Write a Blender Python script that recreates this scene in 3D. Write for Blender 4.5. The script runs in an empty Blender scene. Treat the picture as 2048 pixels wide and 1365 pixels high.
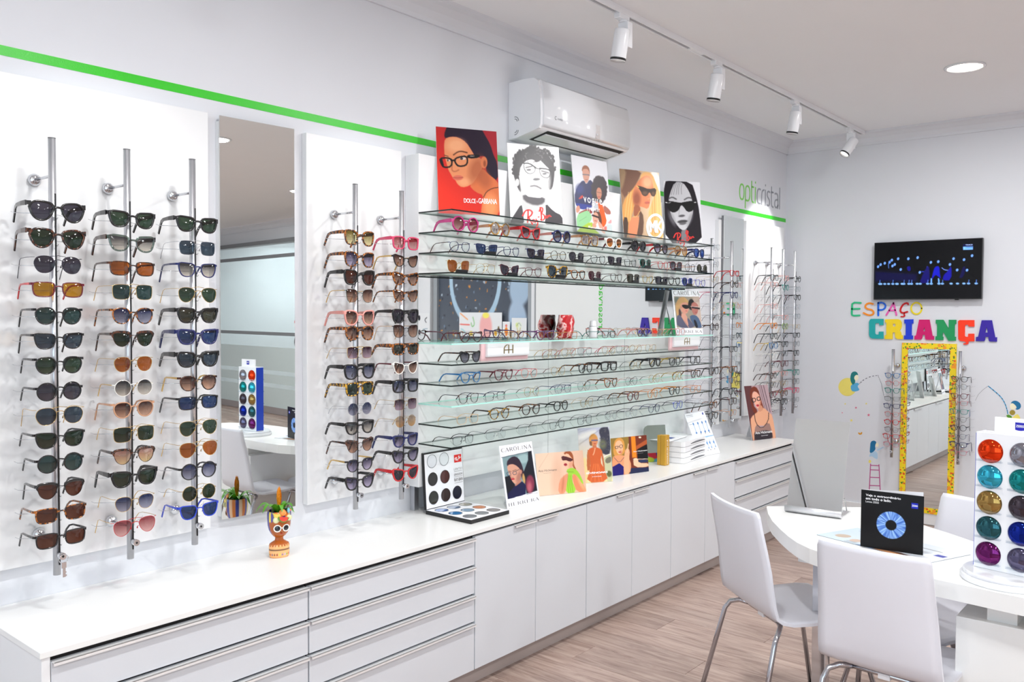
import bpy, bmesh, math, random
import numpy as np
from mathutils import Vector, Matrix
from mathutils.geometry import tessellate_polygon

random.seed(7)
SC = bpy.context.scene
COL = SC.collection
PI = math.pi

# ------------------------------------------------------------------ camera
# calibrated from the vanishing points of the photograph (2048 x 1365)
FPX = 1703.343
RX = (0.644149, -0.021322, 0.764603)     # room X (along the display wall) seen in camera axes
RY = (-0.764885, -0.024375, 0.643706)    # room Y (into the display wall)
RZ = (0.004912, -0.999475, -0.032010)    # room Z (up)
CAM = Vector((-0.883, -2.794695, 1.548))


def ray(px, py):
    c = (px - 1024.0, py - 682.5, FPX)
    return Vector((sum(a * b for a, b in zip(RX, c)), sum(a * b for a, b in zip(RY, c)), sum(a * b for a, b in zip(RZ, c))))


def at(px, py, axis, val):
    """The room point on the plane axis = val that the photograph shows at this pixel."""
    d = ray(px, py)
    t = (val - CAM[axis]) / d[axis]
    return CAM + d * t


def onwall(px, py, y=0.0):
    return at(px, py, 1, y)


cd = bpy.data.cameras.new('camera')
cam = bpy.data.objects.new('camera', cd)
COL.objects.link(cam)
cd.sensor_width = 36.0
cd.lens = FPX / 2048.0 * 36.0
cd.clip_start = 0.05
m = Matrix(((RX[0], -RX[1], -RX[2]), (RY[0], -RY[1], -RY[2]), (RZ[0], -RZ[1], -RZ[2])))
cam.matrix_world = Matrix.Translation(CAM) @ m.to_4x4()
SC.camera = cam

# ------------------------------------------------------------------ view, world and the big lights
vs = SC.view_settings
vs.view_transform = 'Standard'
vs.look = 'None'
vs.gamma = 1.0
vs.use_curve_mapping = False
vs.exposure = -0.3
SC.cycles.max_bounces = 10
SC.cycles.diffuse_bounces = 5
SC.cycles.glossy_bounces = 6
SC.cycles.transmission_bounces = 6
SC.cycles.transparent_max_bounces = 28
SC.cycles.caustics_reflective = False
SC.cycles.caustics_refractive = False
SC.cycles.sample_clamp_indirect = 4.0

W = bpy.data.worlds.new('world')
SC.world = W
W.use_nodes = True
bgn = W.node_tree.nodes['Background']
bgn.inputs[0].default_value = (0.80, 0.90, 1.0, 1)
bgn.inputs[1].default_value = 1.0

CEIL = 2.95
ROOM_X0, ROOM_X1 = -3.2, 5.906
ROOM_Y1 = -11.4


def add_light(name, kind, loc, energy, color=(1, 1, 1), size=0.1, size_y=None, aim=None, spot=None, blend=0.5, shape=None):
    l = bpy.data.lights.new(name, kind)
    l.energy = energy
    l.color = color
    if kind == 'AREA':
        l.size = size
        if size_y:
            l.shape = 'RECTANGLE'
            l.size_y = size_y
        if shape:
            l.shape = shape
    elif kind == 'SPOT':
        l.spot_size = spot
        l.spot_blend = blend
        l.shadow_soft_size = size
    o = bpy.data.objects.new(name, l)
    o.location = loc
    if aim is not None:
        o.rotation_euler = (Vector(aim) - Vector(loc)).to_track_quat('-Z', 'Y').to_euler()
    COL.objects.link(o)
    return o


# daylight through the shop front behind the photographer
add_light('shop_front_daylight', 'AREA', (-3.45, -4.4, 1.5), 150, (0.79, 0.89, 1.0), 5.4, 2.5, aim=(2.5, -4.4, 1.4))
OFFICE_FILLS = [(7.4, -6.2), (7.4, -8.4), (7.4, -10.4)]  # fill lamps without fixtures, added to brighten the office behind the partition
for x, y in OFFICE_FILLS:
    add_light('office_fill', 'AREA', (x, y, CEIL - 0.012), 95, (0.97, 0.99, 1.0), 0.3, aim=(x, y, 0), shape='DISK')
DOWNLIGHTS = [(x, y) for y in (-1.623, -3.75, -5.9, -8.4) for x in (4.45, 2.5, 0.55, -1.4)]
for i, (x, y) in enumerate(DOWNLIGHTS):
    add_light('downlight_lamp', 'AREA', (x, y, CEIL - 0.012), 28, (0.955, 0.98, 1.0), 0.16, aim=(x, y, 0), shape='DISK')
TRACK_Y = -0.63
TRACK_HEADS = [(-0.75, -0.25), (0.35, 0.0), (1.45, 0.1), (2.473, 0.0), (3.417, 0.0), (4.507, 0.0), (5.54, -0.55)]

# ------------------------------------------------------------------ materials
MATS = {}


def srgb(c):
    return tuple((v / 255.0 / 12.92 if v / 255.0 <= 0.04045 else ((v / 255.0 + 0.055) / 1.055) ** 2.4) for v in c)


def nodes_of(name):
    mt = bpy.data.materials.new(name)
    mt.use_nodes = True
    nt = mt.node_tree
    return mt, nt, nt.nodes['Principled BSDF']


def mat(name, rgb, rough=0.5, metal=0.0, noise=0.03, scale=30.0, bump=0.0, coat=0.0, spec=0.5, emit=0.0):
    """A principled material whose colour varies slightly with a procedural noise. rgb is sRGB 0..255."""
    if name in MATS:
        return MATS[name]
    mt, nt, b = nodes_of(name)
    c = srgb(rgb)
    if noise > 0:
        tc = nt.nodes.new('ShaderNodeTexCoord')
        n = nt.nodes.new('ShaderNodeTexNoise')
        n.inputs['Scale'].default_value = scale
        n.inputs['Detail'].default_value = 3
        r = nt.nodes.new('ShaderNodeMix')
        r.data_type = 'RGBA'
        r.inputs[6].default_value = tuple(v * (1 - noise) for v in c) + (1,)
        r.inputs[7].default_value = tuple(min(1, v * (1 + noise)) for v in c) + (1,)
        nt.links.new(tc.outputs['Object'], n.inputs['Vector'])
        nt.links.new(n.outputs['Fac'], r.inputs[0])
        nt.links.new(r.outputs[2], b.inputs['Base Color'])
        if bump > 0:
            bp = nt.nodes.new('ShaderNodeBump')
            bp.inputs['Strength'].default_value = bump
            bp.inputs['Distance'].default_value = 0.002
            nt.links.new(n.outputs['Fac'], bp.inputs['Height'])
            nt.links.new(bp.outputs['Normal'], b.inputs['Normal'])
    else:
        b.inputs['Base Color'].default_value = c + (1,)
    b.inputs['Roughness'].default_value = rough
    b.inputs['Metallic'].default_value = metal
    b.inputs['Specular IOR Level'].default_value = spec
    b.inputs['Coat Weight'].default_value = coat
    b.inputs['Coat Roughness'].default_value = 0.05
    if emit > 0:
        b.inputs['Emission Color'].default_value = c + (1,)
        b.inputs['Emission Strength'].default_value = emit
    MATS[name] = mt
    return mt


def tinted(name, top, bottom=None, density=1.0, gloss=(1, 1, 1), refl=1.0, mirror=0.0):
    """Thin see-through sheet: tint (a gradient from top to bottom if two colours), with Fresnel or mirror-coat reflection."""
    if name in MATS:
        return MATS[name]
    mt = bpy.data.materials.new(name)
    mt.use_nodes = True
    nt = mt.node_tree
    nt.nodes.clear()
    out = nt.nodes.new('ShaderNodeOutputMaterial')
    tr = nt.nodes.new('ShaderNodeBsdfTransparent')
    gl = nt.nodes.new('ShaderNodeBsdfGlossy')
    gl.inputs['Roughness'].default_value = 0.03
    gl.inputs['Color'].default_value = tuple(gloss) + (1,)
    mx = nt.nodes.new('ShaderNodeMixShader')
    lw = nt.nodes.new('ShaderNodeLayerWeight')      # Schlick reflectance, the same from both sides of the sheet
    lw.inputs['Blend'].default_value = 0.5
    pw = nt.nodes.new('ShaderNodeMath')
    pw.operation = 'POWER'
    pw.inputs[1].default_value = 5.0
    nt.links.new(lw.outputs['Facing'], pw.inputs[0])
    fr = nt.nodes.new('ShaderNodeMath')
    fr.operation = 'MULTIPLY_ADD'
    fr.inputs[1].default_value = 0.92
    fr.inputs[2].default_value = 0.06
    nt.links.new(pw.outputs[0], fr.inputs[0])
    ma = nt.nodes.new('ShaderNodeMath')
    ma.operation = 'MULTIPLY_ADD'
    ma.inputs[1].default_value = refl
    ma.inputs[2].default_value = mirror
    nt.links.new(fr.outputs[0], ma.inputs[0])
    nt.links.new(ma.outputs[0], mx.inputs[0])
    nt.links.new(tr.outputs[0], mx.inputs[1])
    nt.links.new(gl.outputs[0], mx.inputs[2])
    nt.links.new(mx.outputs[0], out.inputs[0])
    if bottom is None:
        tr.inputs['Color'].default_value = srgb(top) + (1,)
    else:
        tc = nt.nodes.new('ShaderNodeTexCoord')
        sp = nt.nodes.new('ShaderNodeSeparateXYZ')
        rp = nt.nodes.new('ShaderNodeValToRGB')
        rp.color_ramp.elements[0].position = 0.1
        rp.color_ramp.elements[0].color = srgb(bottom) + (1,)
        rp.color_ramp.elements[1].position = 0.85
        rp.color_ramp.elements[1].color = srgb(top) + (1,)
        nt.links.new(tc.outputs['Generated'], sp.inputs[0])
        nt.links.new(sp.outputs['Z'], rp.inputs[0])
        nt.links.new(rp.outputs[0], tr.inputs['Color'])
    MATS[name] = mt
    return mt


def tortoise(name, dark, light, scale=120.0):
    if name in MATS:
        return MATS[name]
    mt, nt, b = nodes_of(name)
    tc = nt.nodes.new('ShaderNodeTexCoord')
    n = nt.nodes.new('ShaderNodeTexNoise')
    n.inputs['Scale'].default_value = scale
    n.inputs['Detail'].default_value = 1.5
    rp = nt.nodes.new('ShaderNodeValToRGB')
    rp.color_ramp.elements[0].position = 0.46
    rp.color_ramp.elements[0].color = srgb(dark) + (1,)
    rp.color_ramp.elements[1].position = 0.60
    rp.color_ramp.elements[1].color = srgb(light) + (1,)
    nt.links.new(tc.outputs['Object'], n.inputs['Vector'])
    nt.links.new(n.outputs['Fac'], rp.inputs[0])
    nt.links.new(rp.outputs[0], b.inputs['Base Color'])
    b.inputs['Roughness'].default_value = 0.15
    b.inputs['Coat Weight'].default_value = 0.4
    MATS[name] = mt
    return mt


def printed(name, rough=0.35, emit=0.0, coat=0.0):
    """Flat print: the colours are stored per vertex on a fine grid (attribute 'ink')."""
    if name in MATS:
        return MATS[name]
    mt, nt, b = nodes_of(name)
    a = nt.nodes.new('ShaderNodeVertexColor')
    a.layer_name = 'ink'
    nt.links.new(a.outputs['Color'], b.inputs['Base Color'])
    b.inputs['Roughness'].default_value = rough
    b.inputs['Coat Weight'].default_value = coat
    b.inputs['Coat Roughness'].default_value = 0.02
    b.inputs['Specular IOR Level'].default_value = 0.3
    if emit > 0:
        nt.links.new(a.outputs['Color'], b.inputs['Emission Color'])
        b.inputs['Emission Strength'].default_value = emit
    MATS[name] = mt
    return mt


# ------------------------------------------------------------------ mesh builder
class MB:
    """Collects simple solids and turns them into ONE mesh."""

    def __init__(self):
        self.v, self.f, self.s, self.mi = [], [], [], []

    def add(self, verts, faces, smooth=False, mi=0):
        o = len(self.v)
        self.v += [tuple(p) for p in verts]
        for k, f in enumerate(faces):
            self.f.append([i + o for i in f])
            self.s.append(smooth[k] if isinstance(smooth, (list, tuple)) else smooth)
            self.mi.append(mi)
        return self

    def box(self, x0, x1, y0, y1, z0, z1, mi=0, ch=0.0):
        """Axis-aligned box; ch > 0 cuts a chamfer along its vertical and horizontal edges."""
        if ch <= 0:
            v = [(x, y, z) for z in (z0, z1) for y in (y0, y1) for x in (x0, x1)]
            f = [(0, 2, 3, 1), (4, 5, 7, 6), (0, 1, 5, 4), (2, 6, 7, 3), (0, 4, 6, 2), (1, 3, 7, 5)]
            return self.add(v, f, False, mi)
        bm = bmesh.new()
        bmesh.ops.create_cube(bm, size=1.0)
        for p in bm.verts:
            p.co = Vector(((x0 + x1) / 2 + p.co.x * (x1 - x0), (y0 + y1) / 2 + p.co.y * (y1 - y0), (z0 + z1) / 2 + p.co.z * (z1 - z0)))
        bmesh.ops.bevel(bm, geom=bm.edges[:], offset=ch, segments=2, affect='EDGES', profile=0.5)
        self.bm(bm, mi)
        return self

    def bm(self, bm, mi=0, smooth=False, M=None):
        bm.verts.index_update()
        v = [(M @ p.co) if M else p.co.copy() for p in bm.verts]
        f = [[q.index for q in fc.verts] for fc in bm.faces]
        bm.free()
        return self.add(v, f, smooth, mi)

    def quad(self, a, b, c, d, mi=0):
        return self.add([a, b, c, d], [(0, 1, 2, 3)], False, mi)

    def lathe(self, prof, seg=24, c=(0, 0, 0), axis='Z', mi=0, smooth=True, sx=1.0, sy=1.0, cap=True):
        """Profile [(r, h), ...] turned about an axis through c; ends with r > 0 are capped."""
        v, f, s = [], [], []
        n = len(prof)
        for (r, h) in prof:
            for k in range(seg):
                a = 2 * PI * k / seg
                p = (r * math.cos(a) * sx, r * math.sin(a) * sy, h)
                if axis == 'X':
                    p = (p[2], p[0], p[1])
                elif axis == 'Y':
                    p = (p[1], p[2], p[0])
                v.append((p[0] + c[0], p[1] + c[1], p[2] + c[2]))
        for i in range(n - 1):
            for k in range(seg):
                k2 = (k + 1) % seg
                f.append((i * seg + k, i * seg + k2, (i + 1) * seg + k2, (i + 1) * seg + k))
                s.append(smooth)
        if cap and prof[0][0] > 1e-6:
            f.append(tuple(range(seg - 1, -1, -1)))
            s.append(False)
        if cap and prof[-1][0] > 1e-6:
            f.append(tuple((n - 1) * seg + k for k in range(seg)))
            s.append(False)
        return self.add(v, f, s, mi)

    def tube(self, pts, r, seg=8, mi=0, closed=False, caps=True):
        """A round tube along a polyline; r may be a list (taper)."""
        pts = [Vector(p) for p in pts]
        n = len(pts)
        rs = r if isinstance(r, (list, tuple)) else [r] * n
        v, f = [], []
        up = None
        for i, p in enumerate(pts):
            a = pts[i - 1] if (i > 0 or closed) else pts[i]
            b = pts[(i + 1) % n] if (i < n - 1 or closed) else pts[i]
            t = (b - a).normalized() if (b - a).length > 1e-9 else Vector((0, 0, 1))
            if up is None:
                up = Vector((0, 0, 1)) if abs(t.z) < 0.9 else Vector((1, 0, 0))
            sd = t.cross(up).normalized()
            up = sd.cross(t).normalized()
            for k in range(seg):
                an = 2 * PI * k / seg
                v.append(p + (sd * math.cos(an) + up * math.sin(an)) * rs[i])
        m_ = n if closed else n - 1
        for i in range(m_):
            j = (i + 1) % n
            for k in range(seg):
                k2 = (k + 1) % seg
                f.append((i * seg + k, i * seg + k2, j * seg + k2, j * seg + k))
        s = [True] * len(f)
        if caps and not closed:
            f.append(tuple(range(seg - 1, -1, -1)))
            f.append(tuple((n - 1) * seg + k for k in range(seg)))
            s += [False, False]
        return self.add(v, f, s, mi)

    def sweep(self, pts, wd, ht, side=Vector((1, 0, 0)), mi=0):
        """A flat bar of width wd (along side) and height ht swept along a polyline; both may be lists."""
        pts = [Vector(p) for p in pts]
        n = len(pts)
        wd = wd if isinstance(wd, (list, tuple)) else [wd] * n
        ht = ht if isinstance(ht, (list, tuple)) else [ht] * n
        v, f = [], []
        for i, p in enumerate(pts):
            t = (pts[min(i + 1, n - 1)] - pts[max(i - 1, 0)]).normalized()
            up = side.cross(t).normalized()
            sd = t.cross(up).normalized()
            for a, b in ((-1, -1), (1, -1), (1, 1), (-1, 1)):
                v.append(p + sd * (a * wd[i] / 2) + up * (b * ht[i] / 2))
        for i in range(n - 1):
            for k in range(4):
                k2 = (k + 1) % 4
                f.append((i * 4 + k, i * 4 + k2, i * 4 + 4 + k2, i * 4 + 4 + k))
        f.append((3, 2, 1, 0))
        f.append(tuple((n - 1) * 4 + k for k in range(4)))
        return self.add(v, f, False, mi)

    def poly(self, outer, fn, depth, holes=(), mi=0):
        """A flat outline (2-D points, optional holes) extruded by depth; fn(u, v, d) gives the 3-D point."""
        loops = [list(outer)] + [list(h) for h in holes]
        flat = [p for l in loops for p in l]
        tri = tessellate_polygon([[Vector((p[0], p[1], 0)) for p in l] for l in loops])
        n = len(flat)
        v = [fn(p[0], p[1], depth) for p in flat] + [fn(p[0], p[1], 0.0) for p in flat]
        f = [tuple(t) for t in tri] + [tuple(i + n for i in reversed(t)) for t in tri]
        o = 0
        for l in loops:
            k = len(l)
            for i in range(k):
                j = (i + 1) % k
                f.append((o + i, o + j, n + o + j, n + o + i))
            o += k
        return self.add(v, f, False, mi)

    def ribbon(self, pts, w, fn, depth, mi=0, closed=False, round_=True):
        """A drawn stroke: a 2-D polyline of width w turned into a thin raised strip."""
        P = [Vector((p[0], p[1])) for p in pts]
        n = len(P)
        ws = w if isinstance(w, (list, tuple)) else [w] * n
        L, R = [], []
        for i, p in enumerate(P):
            a = P[i - 1] if (i > 0 or closed) else P[i]
            b = P[(i + 1) % n] if (i < n - 1 or closed) else P[i]
            t = (b - a)
            t = t.normalized() if t.length > 1e-9 else Vector((1, 0))
            nn = Vector((-t.y, t.x)) * ws[i] / 2
            L.append(p + nn)
            R.append(p - nn)
        if closed:
            for i in range(n):
                j = (i + 1) % n
                self.poly([L[i], L[j], R[j], R[i]], fn, depth, mi=mi)
            return self
        out = list(L)
        if round_:
            t = (P[-1] - P[-2]).normalized() * ws[-1] / 2
            nn = Vector((-t.y, t.x))
            out += [P[-1] + nn * 0.7 + t * 0.7, P[-1] + t, P[-1] - nn * 0.7 + t * 0.7]
        out += R[::-1]
        if round_:
            t = (P[0] - P[1]).normalized() * ws[0] / 2
            nn = Vector((-t.y, t.x))
            out += [P[0] + nn * 0.7 + t * 0.7, P[0] + t, P[0] - nn * 0.7 + t * 0.7]
        v2 = [Vector((q[0], q[1])) for q in out]
        # strip faces keep self-overlapping strokes valid
        for i in range(n - 1):
            self.add([fn(*L[i], depth), fn(*L[i + 1], depth), fn(*R[i + 1], depth), fn(*R[i], depth)], [(0, 1, 2, 3)], False, mi)
        k = len(v2)
        if round_:
            e = v2[n - 1:n + 4]
            self.add([fn(*q, depth) for q in e] , [tuple(range(len(e)))], False, mi)
            e = [v2[-4], v2[-3], v2[-2], v2[-1], v2[0]]
            self.add([fn(*q, depth) for q in e], [tuple(range(len(e)))], False, mi)
        for i in range(k):
            j = (i + 1) % k
            self.add([fn(*v2[i], depth), fn(*v2[j], depth), fn(*v2[j], 0.0), fn(*v2[i], 0.0)], [(0, 1, 2, 3)], False, mi)
        return self

    def mesh(self, name, mats=()):
        me = bpy.data.meshes.new(name)
        me.from_pydata(self.v, [], self.f)
        me.polygons.foreach_set('use_smooth', self.s)
        me.polygons.foreach_set('material_index', self.mi)
        for mt in mats:
            me.materials.append(mt)
        me.validate()
        me.update()
        return me

    def build(self, name, mats, parent=None, recalc=False):
        if not isinstance(mats, (list, tuple)):
            mats = [mats]
        me = self.mesh(name, mats)
        if recalc:
            bm = bmesh.new()
            bm.from_mesh(me)
            bmesh.ops.recalc_face_normals(bm, faces=bm.faces[:])
            bm.to_mesh(me)
            bm.free()
        o = bpy.data.objects.new(name, me)
        COL.objects.link(o)
        if parent is not None:
            o.parent = parent
        return o


def tag(o, label=None, cat=None, group=None, kind=None):
    if label:
        o['label'] = label
    if cat:
        o['category'] = cat
    if group:
        o['group'] = group
    if kind:
        o['kind'] = kind
    return o


def thing(name, label, cat, loc=(0, 0, 0), rz=0.0, group=None):
    o = bpy.data.objects.new(name, None)
    o.empty_display_size = 0.05
    COL.objects.link(o)
    o.location = loc
    o.rotation_euler = (0, 0, rz)
    return tag(o, label, cat, group)


def structure(o):
    o['kind'] = 'structure'
    return o


def chaikin(pts, n=2, closed=True):
    P = [Vector((p[0], p[1])) for p in pts]
    for _ in range(n):
        Q = []
        m_ = len(P)
        if not closed:
            Q.append(P[0])
        for i in range(m_ if closed else m_ - 1):
            a, b = P[i], P[(i + 1) % m_]
            Q += [a * 0.75 + b * 0.25, a * 0.25 + b * 0.75]
        if not closed:
            Q.append(P[-1])
        P = Q
    return P


def resample(P, n):
    """n points evenly spaced along a closed outline."""
    L = [0.0]
    for i in range(len(P)):
        L.append(L[-1] + (P[(i + 1) % len(P)] - P[i]).length)
    out = []
    j = 0
    for k in range(n):
        d = L[-1] * k / n
        while L[j + 1] < d:
            j += 1
        t = (d - L[j]) / max(1e-9, L[j + 1] - L[j])
        out.append(P[j % len(P)].lerp(P[(j + 1) % len(P)], t))
    return out


_TXT = {}


def text_faces(s, bold=0.0, spacing=1.0):
    """Outline mesh of a line of text in the built-in font, normalised so the box is (0..1 wide, height kept in ratio)."""
    key = (s, bold, spacing)
    if key in _TXT:
        return _TXT[key]
    cu = bpy.data.curves.new('lettering', 'FONT')
    cu.body = s
    cu.offset = bold
    cu.space_character = spacing
    cu.resolution_u = 3
    o = bpy.data.objects.new('lettering', cu)
    COL.objects.link(o)
    dg = bpy.context.evaluated_depsgraph_get()
    me = bpy.data.meshes.new_from_object(o.evaluated_get(dg))
    v = [p.co.copy() for p in me.vertices]
    f = [list(p.vertices) for p in me.polygons]
    bpy.data.objects.remove(o)
    bpy.data.curves.remove(cu)
    bpy.data.meshes.remove(me)
    x0, x1 = min(p.x for p in v), max(p.x for p in v)
    y0, y1 = min(p.y for p in v), max(p.y for p in v)
    v = [((p.x - x0) / (x1 - x0), (p.y - y0) / (y1 - y0)) for p in v]
    _TXT[key] = (v, f, (y1 - y0) / (x1 - x0))
    return _TXT[key]


def put_text(mb, s, fn, u0, v0, u1, v1, depth=0.0006, bold=0.0, spacing=1.0, mi=0):
    """Text filling the box (u0,v0 lower left) - (u1,v1 upper right) of a surface fn(u, v, d)."""
    v, f, _ = text_faces(s, bold, spacing)
    mb.add([fn(u0 + (u1 - u0) * a, v0 + (v1 - v0) * b, depth) for a, b in v], f, False, mi)

# ------------------------------------------------------------------ common materials
M_WALL = mat('wall_paint', (221, 223, 228), 0.62, noise=0.012, scale=6, bump=0.05)
M_CEIL = mat('ceiling_paint', (240, 241, 243), 0.8, noise=0.012, scale=4)
M_PANEL = mat('white_laminate_panel', (231, 232, 233), 0.38, noise=0.008, scale=5)
M_TOP = mat('white_worktop', (234, 234, 232), 0.28, noise=0.008, scale=8)
M_FRONT = mat('cabinet_front', (211, 214, 219), 0.42, noise=0.008, scale=8)
M_ALU = mat('brushed_aluminium', (206, 207, 212), 0.32, 0.85, noise=0.05, scale=60)
M_STEEL = mat('chrome', (214, 216, 220), 0.08, 1.0, noise=0.02)
M_HANDLE = mat('handle_aluminium', (238, 238, 238), 0.35, 0.35, noise=0.02)
M_BLACK = mat('black_plastic', (14, 14, 16), 0.3, noise=0.05)
M_WHITE = mat('white_plastic', (238, 239, 242), 0.25, noise=0.01)
M_GLOSSWHITE = mat('gloss_white_plastic', (236, 237, 240), 0.12, noise=0.008, coat=0.6)
M_GREEN = mat('green_vinyl', (44, 196, 20), 0.32, noise=0.06, scale=300, bump=0.25)
M_PAPER = mat('white_card', (240, 240, 243), 0.55, noise=0.01)
M_DARK = mat('dark_gap', (30, 27, 26), 0.7, noise=0.05)
M_MIRROR = mat('mirror_silver', (236, 240, 238), 0.0, 1.0, noise=0.0)
M_GREY = mat('grey_plastic', (120, 122, 126), 0.4, noise=0.03)
M_CLEAR = tinted('clear_plastic', (246, 248, 250))
M_SHELF = tinted('shelf_glass', (240, 247, 244), refl=.55)
M_EDGE = mat('dark_glass_edge', (10, 26, 22), 0.15, noise=0.05)
M_EDGE_LIT = mat('painted_lit_glass_edge', (176, 236, 222), 0.2, noise=0.05)  # pale aqua stands in for light caught in the glass edge


def wood_material(name, plank_pattern):
    mt, nt, b = nodes_of(name)
    tc = nt.nodes.new('ShaderNodeTexCoord')
    mp = nt.nodes.new('ShaderNodeMapping')
    mp.inputs['Scale'].default_value = (8.0, 0.75, 1.0)
    oi = nt.nodes.new('ShaderNodeObjectInfo')
    ad = nt.nodes.new('ShaderNodeVectorMath')
    ad.operation = 'MULTIPLY_ADD'
    ad.inputs[1].default_value = (7.0, 13.0, 5.0)
    nt.links.new(oi.outputs['Random'], ad.inputs[0])
    nt.links.new(tc.outputs['Object'], ad.inputs[2])
    nt.links.new(ad.outputs[0], mp.inputs['Vector'])
    n1 = nt.nodes.new('ShaderNodeTexNoise')
    n1.inputs['Scale'].default_value = 3.2
    n1.inputs['Detail'].default_value = 9
    n1.inputs['Roughness'].default_value = 0.68
    n1.inputs['Distortion'].default_value = 1.4
    nt.links.new(mp.outputs[0], n1.inputs['Vector'])
    rp = nt.nodes.new('ShaderNodeValToRGB')
    e = rp.color_ramp.elements
    e[0].position, e[0].color = 0.30, srgb((128, 104, 94)) + (1,)
    e[1].position, e[1].color = 0.72, srgb((196, 176, 164)) + (1,)
    k = e.new(0.5)
    k.color = srgb((168, 145, 134)) + (1,)
    nt.links.new(n1.outputs['Fac'], rp.inputs[0])
    hs = nt.nodes.new('ShaderNodeHueSaturation')
    mr = nt.nodes.new('ShaderNodeMapRange')
    mr.inputs[3].default_value = 0.90
    mr.inputs[4].default_value = 1.10
    nt.links.new(oi.outputs['Random'], mr.inputs[0])
    nt.links.new(mr.outputs[0], hs.inputs['Value'])
    nt.links.new(rp.outputs[0], hs.inputs['Color'])
    col = hs.outputs[0]
    if plank_pattern:
        br = nt.nodes.new('ShaderNodeTexBrick')
        br.inputs['Scale'].default_value = 1.0
        br.inputs['Brick Width'].default_value = 1.3
        br.inputs['Row Height'].default_value = 0.185
        br.inputs['Mortar Size'].default_value = 0.002
        br.inputs['Color1'].default_value = (0.9, 0.9, 0.9, 1)
        br.inputs['Color2'].default_value = (1, 1, 1, 1)
        br.inputs['Mortar'].default_value = (0.35, 0.33, 0.32, 1)
        rot = nt.nodes.new('ShaderNodeMapping')
        rot.inputs['Rotation'].default_value = (0, 0, PI / 2)
        nt.links.new(tc.outputs['Object'], rot.inputs['Vector'])
        nt.links.new(rot.outputs[0], br.inputs['Vector'])
        mx = nt.nodes.new('ShaderNodeMix')
        mx.data_type = 'RGBA'
        mx.blend_type = 'MULTIPLY'
        mx.inputs[0].default_value = 1.0
        nt.links.new(col, mx.inputs[6])
        nt.links.new(br.outputs['Color'], mx.inputs[7])
        col = mx.outputs[2]
    nt.links.new(col, b.inputs['Base Color'])
    bp = nt.nodes.new('ShaderNodeBump')
    bp.inputs['Strength'].default_value = 0.15
    bp.inputs['Distance'].default_value = 0.001
    nt.links.new(n1.outputs['Fac'], bp.inputs['Height'])
    nt.links.new(bp.outputs['Normal'], b.inputs['Normal'])
    b.inputs['Roughness'].default_value = 0.36
    return mt


M_PLANK = wood_material('oak_laminate_plank', False)
M_FLOOR = wood_material('oak_laminate_far', True)

# ------------------------------------------------------------------ room shell
floor = structure(MB().box(ROOM_X0 - 0.3, 9.3, ROOM_Y1 - 0.2, 0.2, -0.12, -0.004).build('floor', M_FLOOR))
PW = 0.185
plank_me = {}
for i in range(34):
    x = ROOM_X1 - 0.02 - PW * (i + 1)
    off = (i * 0.47) % 1.3
    y = -0.40 + off
    while y > -3.9:
        y0, y1 = max(y - 1.3, -4.0), min(y, -0.40)
        y -= 1.3
        if y1 - y0 < 0.05:
            continue
        k = round(y1 - y0, 2)
        if k not in plank_me:
            plank_me[k] = MB().box(0.0008, PW - 0.0008, -k + 0.0008, -0.0008, -0.006, 0.0, ch=0.0012).mesh('plank', [M_PLANK])
        o = bpy.data.objects.new('plank', plank_me[k])
        o.parent = floor
        o.location = (x, y1, 0.0)
        COL.objects.link(o)

structure(MB().box(ROOM_X0 - 0.3, 9.3, ROOM_Y1 - 0.2, 0.2, CEIL, CEIL + 0.12).build('ceiling', M_CEIL))
structure(MB().box(ROOM_X0 - 0.2, 9.3, 0.0, 0.15, 0.0, CEIL).build('wall_left', M_WALL))
structure(MB().box(ROOM_X0 - 0.2, 9.3, ROOM_Y1 - 0.15, ROOM_Y1, 0.0, CEIL).build('wall_right', M_WALL))
# back wall with the television (ends where the reserved door and the poster window begin)
structure(MB().box(ROOM_X1, ROOM_X1 + 0.15, -1.985, 0.0, 0.0, CEIL).box(ROOM_X1, ROOM_X1 + 0.15, -2.79, -1.985, 2.35, CEIL)
          .box(ROOM_X1, ROOM_X1 + 0.15, -4.72, -4.30, 0.0, CEIL).box(ROOM_X1, ROOM_X1 + 0.15, -4.30, -2.79, 2.35, CEIL)
          .box(ROOM_X1, ROOM_X1 + 0.15, -4.30, -2.79, 0.0, 0.75).box(ROOM_X1, ROOM_X1 + 0.15, -2.83, -2.79, 0.75, 2.35)
          .box(ROOM_X1, ROOM_X1 + 0.15, ROOM_Y1, -4.72, 2.62, CEIL).build('wall_back', M_WALL))
structure(MB().box(9.15, 9.3, ROOM_Y1, 0.0, 0.0, CEIL).build('wall_far_back', M_WALL))
# shop front behind the photographer
structure(MB().box(ROOM_X0 - 0.15, ROOM_X0, -1.6, 0.0, 0.0, CEIL).box(ROOM_X0 - 0.15, ROOM_X0, -7.2, -1.6, 0.0, 0.3)
          .box(ROOM_X0 - 0.15, ROOM_X0, -7.2, -1.6, 2.65, CEIL).box(ROOM_X0 - 0.15, ROOM_X0, ROOM_Y1, -7.2, 0.0, CEIL).build('wall_front', M_WALL))
win = structure(MB().box(ROOM_X0 - 0.09, ROOM_X0 - 0.08, -7.2, -1.6, 0.3, 2.65).build('window_1', tinted('window_glass', (244, 249, 250))))
for yy in (-7.2, -5.8, -4.4, -3.0, -1.66):
    MB().box(ROOM_X0 - 0.12, ROOM_X0 - 0.05, yy, yy + 0.06, 0.3, 2.65).build('mullion', M_GREY, win)
for zz in (0.3, 2.0, 2.59):
    MB().box(ROOM_X0 - 0.12, ROOM_X0 - 0.05, -7.2, -1.6, zz, zz + 0.06).build('rail', M_GREY, win)

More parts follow.
